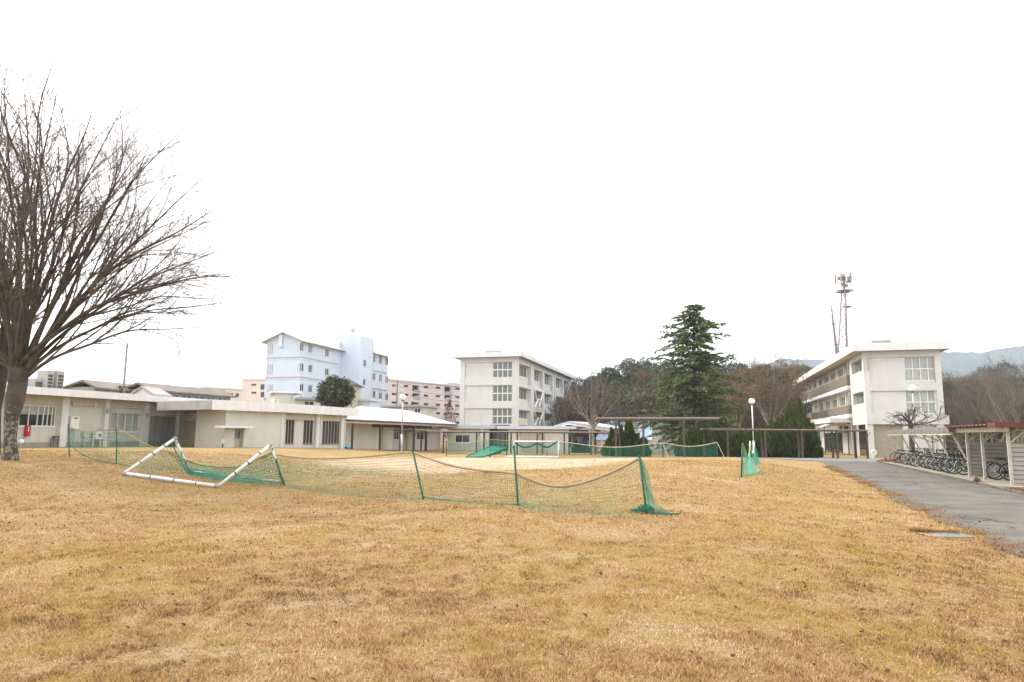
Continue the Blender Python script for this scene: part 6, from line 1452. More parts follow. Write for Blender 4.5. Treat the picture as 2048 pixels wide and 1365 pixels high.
# front row in the grey shed: wheel positions read from the photo
front_px = [1795, 1801, 1809, 1816, 1823, 1835, 1845, 1853, 1862, 1871, 1884, 1891, 1901, 1911, 1921]
cols_f = ['brown', 'silver', 'lime green', 'black', 'black', 'silver', 'white', 'dark red', 'black', 'dark green', 'navy', 'black', 'black', 'lime green', 'dark green']
row_q = -0.05
Frow = Fac(rq(row_q, 0).xy, RV)
for i, px in enumerate(front_px):
    r = Frow.S(px, 0, 935); col = cols_f[i]
    place_bike(row_q + gB.uniform(-0.12, 0.12), r, gB.uniform(-0.16, 0.16), gB.uniform(-0.10, 0.02), col, i % 3 != 1, f'{col} bicycle, {ORD[i]} from the far end of the front row under the grey roof', 'bicycles parked in the grey shed')
for i in range(14):
    r = 20.2 - i * 1.02; col = ['black', 'dark green', 'brown', 'black', 'navy', 'dark red', 'black', 'silver', 'black', 'brown', 'black', 'dark green', 'navy', 'black'][i]
    o = place_bike(3.6 + gB.uniform(-0.2, 0.2), r, math.pi + gB.uniform(-0.15, 0.15), gB.uniform(-0.05, 0.1), col, True, f'{col} bicycle, {ORD[i]} from the far end of the back row under the grey roof', 'bicycles parked in the grey shed')
Frow2 = Fac(rq(0.45, 0).xy, RV)
for i, (px, col, ang, q) in enumerate(((1957, 'black', 0.05, 0.45), (1984, 'silver', -0.1, 0.45), (1999, 'brown', 0.12, 0.35), (2004, 'dark green', -0.05, 0.7))):
    place_bike(q, Frow2.S(px, 0, 950), ang, -0.06, col, i > 0, f'{col} bicycle, {ORD[i]} from the left in the red-roofed shed', 'bicycles parked in the red-roofed shed')
def kill_tree(o):
    for c in list(o.children): kill_tree(c)
    bpy.data.objects.remove(o)
kill_tree(bike0_src)

# ================================================================== BICYCLE SHEDS
M_CRFR = mat('cream_shed_steel', (0.52, 0.48, 0.36), 0.6, 0.12, 4.0)
M_CORR = mat('weathered_corrugated_sheet', (0.175, 0.165, 0.145), 0.85, 0.25, 3.0)
M_REDR = mat('red_roof_sheet', (0.125, 0.030, 0.030), 0.6, 0.12, 2.0)
M_SIDING = mat('grey_siding', (0.33, 0.32, 0.28), 0.7, 0.12, 1.5, streak=0.08)
def gz_r(q, r): p = rq(q, r); return hgt(p.x, p.y) + 0.1
def corr_roof(root, q0, q1, r0, r1, zf, zb, m, per=0.42, amp=0.035):
    """roof in separate corrugated sheets, ribs run across the shed"""
    n = int((r1 - r0) / 0.9)
    for k in range(n):
        a, b = r0 + (r1 - r0) * k / n, r0 + (r1 - r0) * (k + 1) / n; v = []; f = []; m_ = 8
        for i in range(m_ + 1):
            r = a + (b - a) * i / m_; dz_ = amp * (1 if (i // 2) % 2 == 0 else -0.2)
            for q, z in ((q0, zf), (q1, zb)):
                p = rq(q, r); v.append((p.x, p.y, z + dz_)); v.append((p.x, p.y, z + dz_ - 0.03))
        for i in range(m_):
            o = i * 4; f += [(o, o + 4, o + 6, o + 2), (o + 1, o + 3, o + 7, o + 5), (o, o + 1, o + 5, o + 4), (o + 2, o + 6, o + 7, o + 3)]
        mesh_obj('roof_sheet', v, f, m, root)
def qr_box(root, name, m, q0, q1, r0, r1, z0, z1):
    c = [rq(q0, r0), rq(q1, r0), rq(q1, r1), rq(q0, r1)]; mb = MB(); mb.box8([(p.x, p.y, z0) for p in c] + [(p.x, p.y, z1) for p in c]); return mb.build(name, m, root)
s1 = empty('bicycle_shed', rq(0, 13), 'grey-roofed open bicycle shed on slanted cream struts', 'bicycle shed')
R0, R1 = 6.1, 22.0; zf = on_z(1800, 900, 0).z; zf = 2.22
Ff = Fac(rq(-0.35, 0).xy, RV); zf = (Ff.Z(1905, 860.5) + Ff.Z(1790, 864.5)) / 2
corr_roof(s1, -0.4, 4.6, R0, R1, zf + 0.10, zf + 0.42, M_CORR)
for i in range(18):                                             # hanging front apron boards
    a, b = R0 + (R1 - R0) * i / 18, R0 + (R1 - R0) * (i + 1) / 18 - 0.07
    qr_box(s1, 'apron_board', M_CORR, -0.43, -0.40, a, b, zf - 0.12 + 0.01 * (i % 2), zf + 0.12)
qr_box(s1, 'edge_beam', M_CRFR, -0.38, -0.30, R0, R1, zf - 0.20, zf - 0.08)
qr_box(s1, 'ridge_beam', M_CRFR, 2.0, 2.1, R0, R1, zf + 0.0, zf + 0.14)
qr_box(s1, 'edge_beam', M_CRFR, 4.3, 4.4, R0, R1, zf + 0.05, zf + 0.2)
for i in range(6):
    r = R0 + 0.5 + (R1 - R0 - 1.0) * i / 5
    for (qa, za, qb, zb_, nm) in ((2.05, 0, 2.05, zf + 0.05, 'post'), (0.55, 0, -0.2, zf - 0.1, 'strut'), (2.05, 1.3, 0.5, zf + 0.05, 'brace'), (2.05, 1.3, 3.6, zf + 0.12, 'brace'), (3.5, 0, 4.3, zf + 0.1, 'strut')):
        a, b = rq(qa, r), rq(qb, r); g = gz_r(qa, r); mb = MB(); mb.tube([(a.x, a.y, g + za), (b.x, b.y, zb_)], 0.045 if nm != 'brace' else 0.032, 6); mb.build(nm, M_CRFR, s1)
    qr_box(s1, 'rafter', M_CRFR, -0.3, 4.4, r - 0.03, r + 0.03, zf - 0.02, zf + 0.05)
s2 = empty('bicycle_shed', rq(0, 2.5), 'red-roofed bicycle shed with grey siding end walls', 'bicycle shed')
Fs2 = Fac(rq(-0.3, 0).xy, RV); z2 = 0.5 * (Fs2.Z(1920, 855.5) + Fs2.Z(2005, 849.5))
corr_roof(s2, -0.5, 3.0, 0.35, 6.3, z2 + 0.02, z2 + 0.20, M_REDR)
qr_box(s2, 'roof_verge', M_REDR, -0.5, 3.0, -0.55, 0.34, z2 - 0.06, z2 + 0.09)
qr_box(s2, 'edge_beam', M_CRFR, -0.15, -0.02, -0.2, 6.2, z2 - 0.22, z2 - 0.05)
for r in (0.0, 3.05, 5.15):
    g = gz_r(0, r); qr_box(s2, 'post', mat('worn_cream_post', (0.42, 0.39, 0.33), 0.6, 0.12, 4), -0.045, 0.05, r - 0.045, r + 0.045, g - 0.1, z2 - 0.04)
    g = gz_r(2.5, r); qr_box(s2, 'post', M_STEELW, 2.45, 2.55, r - 0.05, r + 0.05, g - 0.1, z2 + 0.1)
    mb = MB(); a, b = rq(0.05, r), rq(0.7, r); mb.tube([(a.x, a.y, z2 - 0.6), (b.x, b.y, z2 - 0.02)], 0.03, 5); mb.build('knee_brace', M_CRFR, s2)
def siding(root, r, q0, q1, h):
    g = gz_r(1, r); n = 9
    w_ = qr_box(root, 'end_wall', M_SIDING, q0, q1, r + 0.012, r + 0.03, g + 0.05, g + h)
    for k in range(n):
        za, zb_ = g + 0.05 + (h - 0.05) * k / n, g + 0.05 + (h - 0.05) * (k + 1) / n - 0.012
        for sgn in (-1, 1):
            ri = r + 0.012 if sgn < 0 else r + 0.03
            c = [rq(q0, ri), rq(q1, ri), rq(q1, ri + sgn * 0.055), rq(q0, ri + sgn * 0.055)]; c2 = [c[0], c[1], rq(q1, ri + sgn * 0.008), rq(q0, ri + sgn * 0.008)]
            mb = MB(); mb.box8([(p.x, p.y, za + 0.02) for p in c] + [(p.x, p.y, zb_) for p in c2]); mb.build('siding_board', M_SIDING, w_)
siding(s2, 0.06, 0.07, 2.44, 1.42); siding(s2, 5.22, 0.07, 2.44, 1.42)
g = gz_r(2.5, 2.5)
bw_ = qr_box(s2, 'back_wall', M_SIDING, 2.56, 2.58, 0.0, 5.2, g + 0.05, g + 1.45)
for k in range(8): z = g + 0.06 + 1.36 * k / 8; qr_box(bw_, 'siding_board', M_SIDING, 2.54, 2.559, 0.12, 5.1, z, z + 0.155)
# ================================================================== TREES
def grow_path(p, d, L, r, rng, steps, jit, up, r_end=0.35):
    pts = [p.copy()]; rs = [r]; d = d.normalized(); st = L / steps
    for i in range(steps):
        d = (d + Vector((rng.gauss(0, jit), rng.gauss(0, jit), rng.gauss(0, jit) + up))).normalized()
        p = p + d * st; pts.append(p.copy()); rs.append(r * (1 - (1 - r_end) * (i + 1) / steps))
    return pts, rs
def side_dir(d, ang, rng, az=None):
    u = d.orthogonal().normalized(); v = d.cross(u); a = rng.uniform(0, 2 * math.pi) if az is None else az
    return (d * math.cos(ang) + (u * math.cos(a) + v * math.sin(a)) * math.sin(ang)).normalized()
MINR = 0.0046
def ramify(mb, tips, path, rads, L, lvl, spec, rng):
    """spec[lvl] = (count, length ratio, angle, up, jitter, sides, steps, start fraction)"""
    if lvl >= len(spec): tips.append(path[-1]); return
    n, lr, ang, up, jit, sides, steps, f0 = spec[lvl]
    for k in range(n):
        t = f0 + (1 - f0) * (k + rng.random()) / n; i = min(int(t * (len(path) - 1)), len(path) - 2); fr = t * (len(path) - 1) - i
        p = path[i].lerp(path[i + 1], fr); d = (path[i + 1] - path[i]).normalized(); r0 = rads[i] * 0.62
        cl = L * lr * rng.uniform(0.7, 1.25) * (1.10 - 0.38 * t)
        pp, rr = grow_path(p, side_dir(d, ang * rng.uniform(0.7, 1.3), rng), cl, max(r0, MINR), rng, steps, jit, up, 0.3)
        mb.tube(pp, rr, sides, cap=False); ramify(mb, tips, pp, rr, cl, lvl + 1, spec, rng)
def bark(name, c, c2, sc=4.0, bump=0.6):
    return mat(name, c, 0.95, 0.2, sc, bump, 18, col2=c2)
M_ZBARK = bark('zelkova_bark', (0.088, 0.072, 0.054), (0.034, 0.028, 0.021), 2.5)
# lichen on the lower trunk: pale blotches
def lichen_bark():
    m = bark('lichened_bark', (0.088, 0.072, 0.054), (0.034, 0.028, 0.021), 2.5); t = m.node_tree; L = t.links; b = t.nodes['Principled BSDF']; src = b.inputs['Base Color'].links[0].from_socket
    geo = t.nodes.new('ShaderNodeNewGeometry'); n = t.nodes.new('ShaderNodeTexNoise'); n.inputs['Scale'].default_value = 7; n.inputs['Detail'].default_value = 6; n.inputs['Roughness'].default_value = 0.7
    L.new(geo.outputs['Position'], n.inputs['Vector']); r = t.nodes.new('ShaderNodeValToRGB'); r.color_ramp.elements[0].position = 0.50; r.color_ramp.elements[0].color = (0, 0, 0, 1); r.color_ramp.elements[1].position = 0.56; r.color_ramp.elements[1].color = (1, 1, 1, 1)
    sp = t.nodes.new('ShaderNodeSeparateXYZ'); L.new(geo.outputs['Position'], sp.inputs[0]); mr_ = t.nodes.new('ShaderNodeMapRange'); mr_.inputs[1].default_value = 1.9; mr_.inputs[2].default_value = 3.1; mr_.inputs[3].default_value = 0.0; mr_.inputs[4].default_value = 0.16; L.new(sp.outputs[2], mr_.inputs[0]); sb = t.nodes.new('ShaderNodeMath'); sb.operation = 'SUBTRACT'; L.new(n.outputs[0], sb.inputs[0]); L.new(mr_.outputs[0], sb.inputs[1]); L.new(sb.outputs[0], r.inputs[0]); x = t.nodes.new('ShaderNodeMix'); x.data_type = 'RGBA'; L.new(r.outputs[0], x.inputs['Factor']); L.new(src, x.inputs['A']); x.inputs['B'].default_value = (0.22, 0.205, 0.175, 1); L.new(x.outputs['Result'], b.inputs['Base Color']); return m
M_LICH = lichen_bark()
M_TWIG = mat('brown_twig', (0.15, 0.118, 0.094), 0.95, 0.15, 3.0)
M_DLEAF = leaf_mat('withered_leaf', [(0, (0.14, 0.07, 0.03)), (1, (0.28, 0.15, 0.06))], 0.8, 0.2)
def leaf_scatter(name, root, pts, n, s0, s1, spread, m, rng):
    v = []; f = []; rn = []
    for i in range(n):
        p = rng.choice(pts) + Vector((rng.gauss(0, spread), rng.gauss(0, spread), rng.gauss(0, spread))); s = rng.uniform(s0, s1); a = Vector((rng.gauss(0, 1), rng.gauss(0, 1), rng.gauss(0, 1))).normalized(); b = a.orthogonal().normalized(); k = len(v)
        v += [p - a * s, p + b * s * 0.5, p + a * s, p - b * s * 0.5]; f.append((k, k + 1, k + 2, k + 3)); rv = rng.random(); rn += [rv] * 4
    return mesh_obj(name, v, f, m, root, attrs={'rnd': rn})
# ---- the big bare zelkova
rng = random.Random(8)
zb0 = gp(20, 921); ztr = empty('bare_zelkova_tree', zb0, 'large bare spreading tree with lichen-spotted trunk at the left edge', 'tree')
yz = zb0.y
fork = at_y(35, 770, yz)
kp = yz / FPX
tp = [zb0 + Vector((0, 0, -0.2)), zb0 + Vector((0, 0, 0.05)), at_y(21, 905, yz), at_y(22, 880, yz), at_y(25, 840, yz), at_y(31, 800, yz), fork, at_y(38, 735, yz)]
mb = MB(); mb.tube(tp, [r_ * kp for r_ in (19.5, 16, 13.5, 12.5, 13.5, 16, 18, 18)], 16, cap=False)
tk = mb
for i, p in enumerate(tk.v):
    k = mnoise.noise(Vector(p) * 2.2) * 0.045 + mnoise.noise(Vector(p) * 5.0) * 0.02; tk.v[i] = (p[0] + k, p[1] + k, p[2])
tk.build('trunk', M_LICH, ztr, True)
# main limbs: (end pixel, depth offset); each arches up and out, then forks in stages
ends = [(408, 655, -1.0), (462, 606, 1.8), (474, 552, -2.2), (452, 495, 3.0), (440, 415, -1.5), (405, 358, 2.0), (358, 265, -2.5), (300, 280, 3.5), (243, 222, -1.0), (186, 205, 2.5), (112, 192, -3.0), (55, 182, 1.0), (0, 192, -1.5), (-65, 200, 2.5), (-140, 245, -2.0), (-220, 320, 1.5), (-280, 425, -2.0), (-315, 540, 2.0), (-305, 630, -1.0), (120, 310, -4.5), (290, 450, 5.0), (-70, 390, -5.0)]
limbs = MB(); twigs = MB(); tips = []
def crooked(s, c, e, N_, amp, rng):
    ph = rng.uniform(0, 6); L = (e - s).length; out = []
    for i in range(N_ + 1):
        t = i / N_; p = s * (1 - t) ** 2 + c * 2 * t * (1 - t) + e * t * t; w_ = amp * L * (t * (1 - 0.6 * t)) 
        out.append(p + Vector((w_ * math.sin(t * 8 + ph), w_ * math.cos(t * 11 + ph * 2), w_ * math.sin(t * 14 + ph * 3))))
    return out
specF = [(7, 0.42, 0.60, 0.03, 0.08, 3, 5, 0.12), (5, 0.56, 0.62, 0.015, 0.11, 3, 4, 0.12), (6, 0.62, 0.65, 0.0, 0.14, 3, 3, 0.12)]
for (ex, ey, dy) in ends:
    e = at_y(ex, ey, yz + dy); s = tp[-2].lerp(tp[-1], rng.uniform(-0.1, 1.0)) + Vector((rng.uniform(-0.13, 0.13), rng.uniform(-0.14, 0.14), rng.uniform(-0.25, 0.05)))
    L = (e - s).length; out_ = Vector((e.x - s.x, e.y - s.y, 0)); steep = max(0, (e.z - s.z) / L)
    c = s + Vector((0, 0, 1)) * L * (0.20 + 0.30 * steep) + out_ * 0.33 + Vector((rng.gauss(0, 0.2), rng.gauss(0, 0.3), rng.gauss(0, 0.15)))
    pts = crooked(s, c, e, 18, 0.018, rng); r0 = 0.020 + 0.0078 * L * rng.uniform(0.7, 1.25)
    rs = [r0 * (1 - 0.93 * (i / 18) ** 0.75) + 0.006 for i in range(19)]
    limbs.tube(pts, rs, 7, cap=False)
    # stage two: long forks leaving at a narrow angle and running on to the crown's edge
    for k in range(5):
        t = 0.16 + 0.62 * (k + rng.random()) / 5; i = int(t * 18); p = pts[i]; d = (pts[i + 1] - pts[i]).normalized()
        d2 = side_dir(d, rng.uniform(0.28, 0.62), rng); Lf = L * (1 - t) * rng.uniform(0.65, 1.0) + 0.5
        e2 = p + d2 * Lf * 0.98 + Vector((0, 0, 0.10 * Lf * steep)); c2 = p + (d * 0.45 + d2 * 0.1) * Lf + Vector((0, 0, 0.05 * Lf))
        q2 = crooked(p, c2, e2, 10, 0.03, rng); ra = rs[i] * rng.uniform(0.5, 0.72); r2 = [ra * (1 - 0.85 * (j / 10) ** 0.8) + 0.005 for j in range(11)]
        limbs.tube(q2, r2, 5, cap=False); ramify(twigs, tips, q2, r2, Lf * 0.75, 0, specF, rng)
    ramify(twigs, tips, pts[6:], rs[6:], L * 0.36, 0, specF, rng)
lo = limbs.build('limbs', M_ZBARK, ztr, True); twigs.build('twigs', M_TWIG, ztr)
leaf_scatter('withered_leaves', ztr, tips, 1500, 0.02, 0.04, 0.06, M_DLEAF, rng)

def bare_tree(name, label, base, h, spread, seed, m, m2=None, trunk_frac=0.28, r=None, limbs_n=9, leaves=0, leafm=None, spec=None, upright=0.6, leaf_s=(0.08, 0.16), group=None):
    rng = random.Random(seed); root = empty(name, base, label, 'tree', group); r = r or h * 0.018
    top = base + Vector((rng.gauss(0, 0.02) * h, rng.gauss(0, 0.02) * h, h * trunk_frac))
    mb = MB(); mb.tube([base - Vector((0, 0, 0.2)), base, base.lerp(top, 0.5) + Vector((0.02 * h * rng.gauss(0, 0.6), 0, 0)), top], [r * 1.5, r * 1.25, r, r * 0.85], 8, cap=False); mb.build('trunk', m, root, True)
    lm = MB(); tw = MB(); tips = []
    spec = spec or [(8, 0.36, 0.55, 0.05, 0.08, 4, 5, 0.2), (6, 0.45, 0.6, 0.03, 0.10, 3, 4, 0.15), (4, 0.5, 0.65, 0.0, 0.12, 3, 2, 0.2)]
    for k in range(limbs_n):
        a = 2 * math.pi * (k + rng.random() * 0.6) / limbs_n; tilt = rng.uniform(0.08, 1.0) * spread
        d = Vector((math.cos(a) * math.sin(tilt), math.sin(a) * math.sin(tilt), math.cos(tilt))); L = h * (1 - trunk_frac) * rng.uniform(0.8, 1.0) / (0.55 + 0.45 * math.cos(tilt)) * (1 - 0.25 * tilt)
        pp, rr = grow_path(top - Vector((0, 0, rng.uniform(0, 0.12) * h * trunk_frac)), d, L, r * rng.uniform(0.42, 0.62), rng, 10, 0.07, 0.06 * upright, 0.12)
        lm.tube(pp, rr, 5, cap=False); ramify(tw, tips, pp, rr, L, 0, spec, rng)
    lm.build('limbs', m, root, True); tw.build('twigs', m2 or m, root)
    if leaves: leaf_scatter('leaves', root, tips, leaves, leaf_s[0], leaf_s[1], 0.25, leafm, rng)
    return root
def gat(px, d): p = at_y(px, 880, d); return Vector((p.x, p.y, hgt(p.x, p.y)))
M_DBARK = bark('dark_bark', (0.060, 0.048, 0.038), (0.028, 0.023, 0.018), 3.0)
M_GBARK = bark('pale_grey_bark', (0.22, 0.195, 0.16), (0.13, 0.11, 0.085), 3.0)
M_GTWIG = mat('pale_brown_twig', (0.155, 0.13, 0.10), 0.95, 0.15, 3.0)
M_BTWIG = mat('dusty_brown_twig', (0.15, 0.115, 0.085), 0.95, 0.15, 2.0)
bare_tree('bare_tree', 'second dark bare trunk half cut off behind the lichened tree at the left edge', gat(-14, 27.5), 10.5, 0.75, 31, M_DBARK, M_TWIG, 0.33, 0.25, 8)
bare_tree('bare_tree', 'pale-barked bare tree beside the white gabled shelter', gat(1191, 78.5), 9.9, 1.0, 12, M_GBARK, M_GTWIG, 0.33, 0.26, 9, upright=1.2)
bare_tree('brown_leaved_tree', 'tall tree with sparse rust-brown leaves behind the juniper hedge', gat(1545, 98), 14.0, 0.95, 5, M_GBARK, M_BTWIG, 0.25, 0.22, 12, 3400, leaf_mat('rust_leaf', [(0, (0.085, 0.045, 0.024)), (0.5, (0.155, 0.082, 0.042)), (1, (0.21, 0.125, 0.065))], 0.8, 0.2), leaf_s=(0.10, 0.2))
bare_tree('bare_tree', 'grey bare tree right of the cedar behind the hedge', gat(1475, 92), 10.5, 0.6, 15, M_GBARK, M_BTWIG, 0.25, 0.17, 10, 900, MATS['rust_leaf'], leaf_s=(0.1, 0.18))
bare_tree('bare_tree', 'brownish bare tree left of the brown balconies', gat(1600, 104), 11.5, 0.6, 16, M_DBARK, M_BTWIG, 0.25, 0.17, 10, 900, MATS['rust_leaf'], leaf_s=(0.1, 0.18))
# pruned dark tree at the end of the bicycle shed
M_PBARK = bark('grey_pruned_bark', (0.105, 0.088, 0.072), (0.05, 0.042, 0.034), 3.0); pb0 = gat(1823, 46.5); pt = empty('pruned_tree', pb0, 'dark pollarded tree with stubby crooked branches behind the grey bicycle shed', 'tree'); rng = random.Random(2)
mb = MB(); mb.tube([pb0 - Vector((0, 0, 0.2)), pb0, at_y(1823, 880, 46.5), at_y(1821, 846, 46.5)], [0.24, 0.2, 0.17, 0.17], 10, cap=False); mb.build('trunk', M_PBARK, pt, True)
lm = MB(); tw = MB(); tips = []
for pth, r in (([(1821, 848), (1813, 842), (1806, 832), (1797, 829), (1789, 833)], 0.07), ([(1821, 846), (1819, 838), (1817, 829)], 0.065), ([(1821, 848), (1825, 838), (1828, 823), (1829, 818)], 0.065), ([(1822, 850), (1840, 843), (1856, 834), (1845, 829)], 0.04), ([(1822, 850), (1850, 848), (1878, 838), (1882, 812)], 0.04), ([(1822, 852), (1860, 846), (1890, 836), (1898, 828)], 0.035), ([(1822, 852), (1800, 850), (1785, 845)], 0.05)):
    P_ = smooth_pts([at_y(x, y, 46.5 + rng.uniform(-0.4, 0.4)) for x, y in pth]); rr = [r * (1 - 0.35 * i / len(P_)) for i in range(len(P_))]
    lm.tube(P_, rr, 6); ramify(tw, tips, P_, rr, 1.6, 0, [(9, 0.5, 0.9, 0.05, 0.15, 3, 4, 0.1), (5, 0.5, 0.7, 0.0, 0.15, 3, 3, 0.1)], rng)
lm.build('limbs', M_PBARK, pt, True); tw.build('twigs', M_PBARK, pt)
# bare trees along the right behind the sheds
M_RTW = mat('grey_brown_twig', (0.135, 0.105, 0.080), 0.95, 0.15, 2.0)
RT = [(1915, 84, 9.5, 41, 'bare tree just right of the three-storey building'), (1975, 66, 8.2, 42, 'dark-limbed bare tree rising behind the red shed roof'), (2032, 58, 9.2, 43, 'spreading bare tree at the right edge above the red roof'), (1945, 100, 12.0, 44, 'taller pale bare tree behind the right thicket'), (2015, 92, 13.0, 45, 'broad bare tree at far right with wide brown crown'), (2085, 72, 11.0, 46, 'bare tree cut off by the right edge of the picture')]
for px, d, h, sd_, lab in RT:
    bare_tree('bare_tree', lab, gat(px, d), h, 0.85, sd_, M_DBARK if sd_ % 2 == 0 else M_RTW, M_RTW, 0.2, 0.15, 11, upright=0.2, group='bare trees right of the three-storey building')

# ---- needle / leaf clump helper
def clump_mesh(name, root, pts, m, s0, s1, seed, up=0.0, tall=1.0, flat=None):
    """one small kite-shaped leaf clump per point; pts = (position, rnd, direction or None)"""
    rng = random.Random(seed); v = []; f = []; rn = []
    for p, rv, dr_ in pts:
        s = rng.uniform(s0, s1)
        a = (dr_ if dr_ is not None else Vector((rng.gauss(0, 1), rng.gauss(0, 1), rng.gauss(0, 1) + up))).normalized()
        b = a.cross(Vector((rng.gauss(0, 1), rng.gauss(0, 1), rng.gauss(0, 1)))); b = b.normalized() if b.length > 1e-4 else a.orthogonal()
        k = len(v); v += [p - a * s * tall * 0.6, p + b * s * 0.42, p + a * s * tall, p - b * s * 0.42]; f.append((k, k + 1, k + 2, k + 3)); rn += [rv] * 4
    return mesh_obj(name, v, f, m, root, attrs={'rnd': rn})
# ---- Himalayan cedar
M_CED = leaf_mat('cedar_needle', [(0, (0.034, 0.048, 0.021)), (0.45, (0.084, 0.106, 0.038)), (0.8, (0.15, 0.172, 0.058)), (1, (0.21, 0.225, 0.085))], 0.75, 0.12)
rng = random.Random(14)
dC = 76.0; cbse = gat(1391, dC); ce = empty('cedar_tree', cbse, 'tall dark green layered cedar behind the taupe walkway', 'tree'); ctop = at_y(1386, 601, dC)
Hc = ctop.z - cbse.z; mb = MB(); mb.tube([cbse - Vector((0, 0, 0.2)), cbse.lerp(ctop, 0.3), cbse.lerp(ctop, 0.7), ctop], [0.34, 0.26, 0.12, 0.02], 8); mb.build('trunk', M_DBARK, ce, True)
br = MB(); pts = []
ypx = [601, 630, 660, 700, 725, 745, 765, 800, 840, 870]; rgt = [4, 32, 60, 66, 88, 122, 112, 104, 112, 80]; lft = [4, 38, 54, 84, 82, 98, 112, 124, 112, 90]
nw = 44
for k in range(nw):
    t = 0.10 + 0.88 * (k / nw) ** 0.92
    z = cbse.z + Hc * t; py = 601 + (905 - 601) * (1 - t)
    R_ = np.interp(py, ypx, rgt) * dC / FPX; Lf_ = np.interp(py, ypx, lft) * dC / FPX
    nb2 = 5 if t < 0.9 else 4
    for j in range(nb2):
        az = 2 * math.pi * (j + rng.random()) / nb2 + k * 1.3; cx_ = math.cos(az)
        L = (R_ if cx_ > 0 else Lf_) * rng.uniform(0.55, 1.18) * (0.75 + 0.25 * abs(cx_)); L = max(L, 0.25)
        p0 = cbse.lerp(ctop, t); d = Vector((math.cos(az), math.sin(az), rng.uniform(-0.12, 0.52) + 0.35 * max(0, t - 0.75)))
        pp = [p0]; dd = d.normalized(); n_ = 8
        for i in range(n_):
            dd = (dd + Vector((rng.gauss(0, 0.05), rng.gauss(0, 0.05), -0.060 + rng.gauss(0, 0.02)))).normalized(); pp.append(pp[-1] + dd * L / n_)
        br.tube(pp, [0.06 * (1 - t) * (1 - i / (n_ + 1)) + 0.014 for i in range(n_ + 1)], 4, cap=False)
        bare = rng.random() < (0.30 if t < 0.33 else 0.14)
        for i in range(1, n_ + 1):
            f_ = i / n_
            if f_ < (0.55 if bare else 0.22): continue
            wdt = 0.13 * L * (1.15 - f_) * 1.7 + 0.20
            side = Vector((-math.sin(az), math.cos(az), 0)); nn_ = int(5 + 14 * wdt)
            for q in range(nn_):
                o = rng.uniform(-1, 1); p = pp[i] + side * o * wdt + Vector((rng.gauss(0, 0.10), rng.gauss(0, 0.10), rng.gauss(0, 0.07) - 0.20 * abs(o) * wdt)) + (pp[i] - pp[i - 1]) * rng.uniform(-0.5, 0.5)
                dr_ = dd * 0.9 + side * o * 0.8 + Vector((rng.gauss(0, 0.25), rng.gauss(0, 0.25), rng.gauss(-0.1, 0.25)))
                pts.append((p, min(1, max(0, rng.gauss(0.42, 0.2) + 0.12 * f_)), dr_))
br.build('boughs', M_DBARK, ce); clump_mesh('needles', ce, pts, M_CED, 0.12, 0.26, 3, tall=1.4)
# ---- juniper bushes (flame shaped)
M_JUN = leaf_mat('juniper_leaf', [(0, (0.016, 0.028, 0.010)), (0.5, (0.066, 0.090, 0.021)), (0.85, (0.14, 0.165, 0.040)), (1, (0.20, 0.22, 0.06))], 0.75, 0.1)
def juniper(label, d, xl, xr, peaks, ybase, seed, dep=1.6):
    rng = random.Random(seed); c0 = gat((xl + xr) / 2, d); root = empty('juniper_bush', c0, label, 'bush', 'flame-shaped junipers'); pts = []; stems = MB()
    for (px, py) in peaks:
        t = at_y(px, py, d + rng.uniform(-0.5, 0.5)); b = Vector((t.x, t.y, hgt(t.x, t.y))); H = t.z - b.z; rad = max(0.55, (xr - xl) * d / FPX / max(2.5, len(peaks)) * 0.8)
        stems.tube([c0 + Vector((rng.uniform(-0.3, 0.3), 0, -0.1)), b.lerp(t, 0.5), b.lerp(t, 0.9)], [0.08, 0.05, 0.02], 5)
        for i in range(int(620 + 260 * H)):
            u = rng.random() ** 0.8; a = rng.uniform(0, 2 * math.pi); tw_ = 0.35 * math.sin(u * 6 + px)
            prof = rad * (1 - u) ** 0.75 * (0.55 + 0.6 * math.sin(math.pi * min(1, u * 1.1 + 0.12))) + 0.05
            rr = prof * math.sqrt(rng.uniform(0.35, 1.0)) * (1 + 0.35 * mnoise.noise(Vector((a * 1.3, u * 6, seed))))
            p = Vector((b.x + rr * math.cos(a) + tw_ * 0.2, b.y + rr * dep * math.sin(a), b.z + 0.05 + H * u))
            out_ = Vector((math.cos(a), math.sin(a), 0)); pts.append((p, min(1, max(0, rng.gauss(0.40, 0.17) + 0.2 * u)), out_ * 0.35 + Vector((rng.gauss(0, 0.15), rng.gauss(0, 0.15), 1.0))))
    stems.build('stems', M_DBARK, root); clump_mesh('foliage', root, pts, M_JUN, 0.10, 0.22, seed, tall=1.7)
juniper('juniper bush with a central spire behind the pergola posts left of the cedar', 67, 1208, 1296, [(1215, 885), (1222, 860), (1232, 862), (1243, 855), (1254, 838), (1261, 846), (1268, 866), (1276, 872), (1284, 880), (1290, 884), (1250, 870), (1237, 874)], 912, 1)
juniper('dense juniper under the cedar right of the white shed', 68, 1352, 1470, [(1360, 880), (1370, 868), (1382, 858), (1395, 848), (1408, 843), (1420, 840), (1432, 846), (1444, 858), (1456, 866), (1466, 874), (1388, 872), (1425, 862)], 912, 2)
juniper('low dark juniper behind the folded net stand', 68, 1468, 1530, [(1472, 872), (1482, 864), (1492, 868), (1502, 862), (1512, 866), (1522, 858), (1530, 864)], 912, 3)
juniper('juniper between the lamp post and the tall spires', 68, 1528, 1572, [(1534, 856), (1542, 846), (1550, 850), (1558, 838), (1566, 842), (1548, 866)], 912, 4)
juniper('tall twin-spired juniper left of the entrance', 67, 1565, 1632, [(1572, 826), (1578, 808), (1586, 830), (1594, 812), (1600, 802), (1607, 826), (1616, 842), (1624, 852), (1630, 866), (1590, 862)], 914, 5)
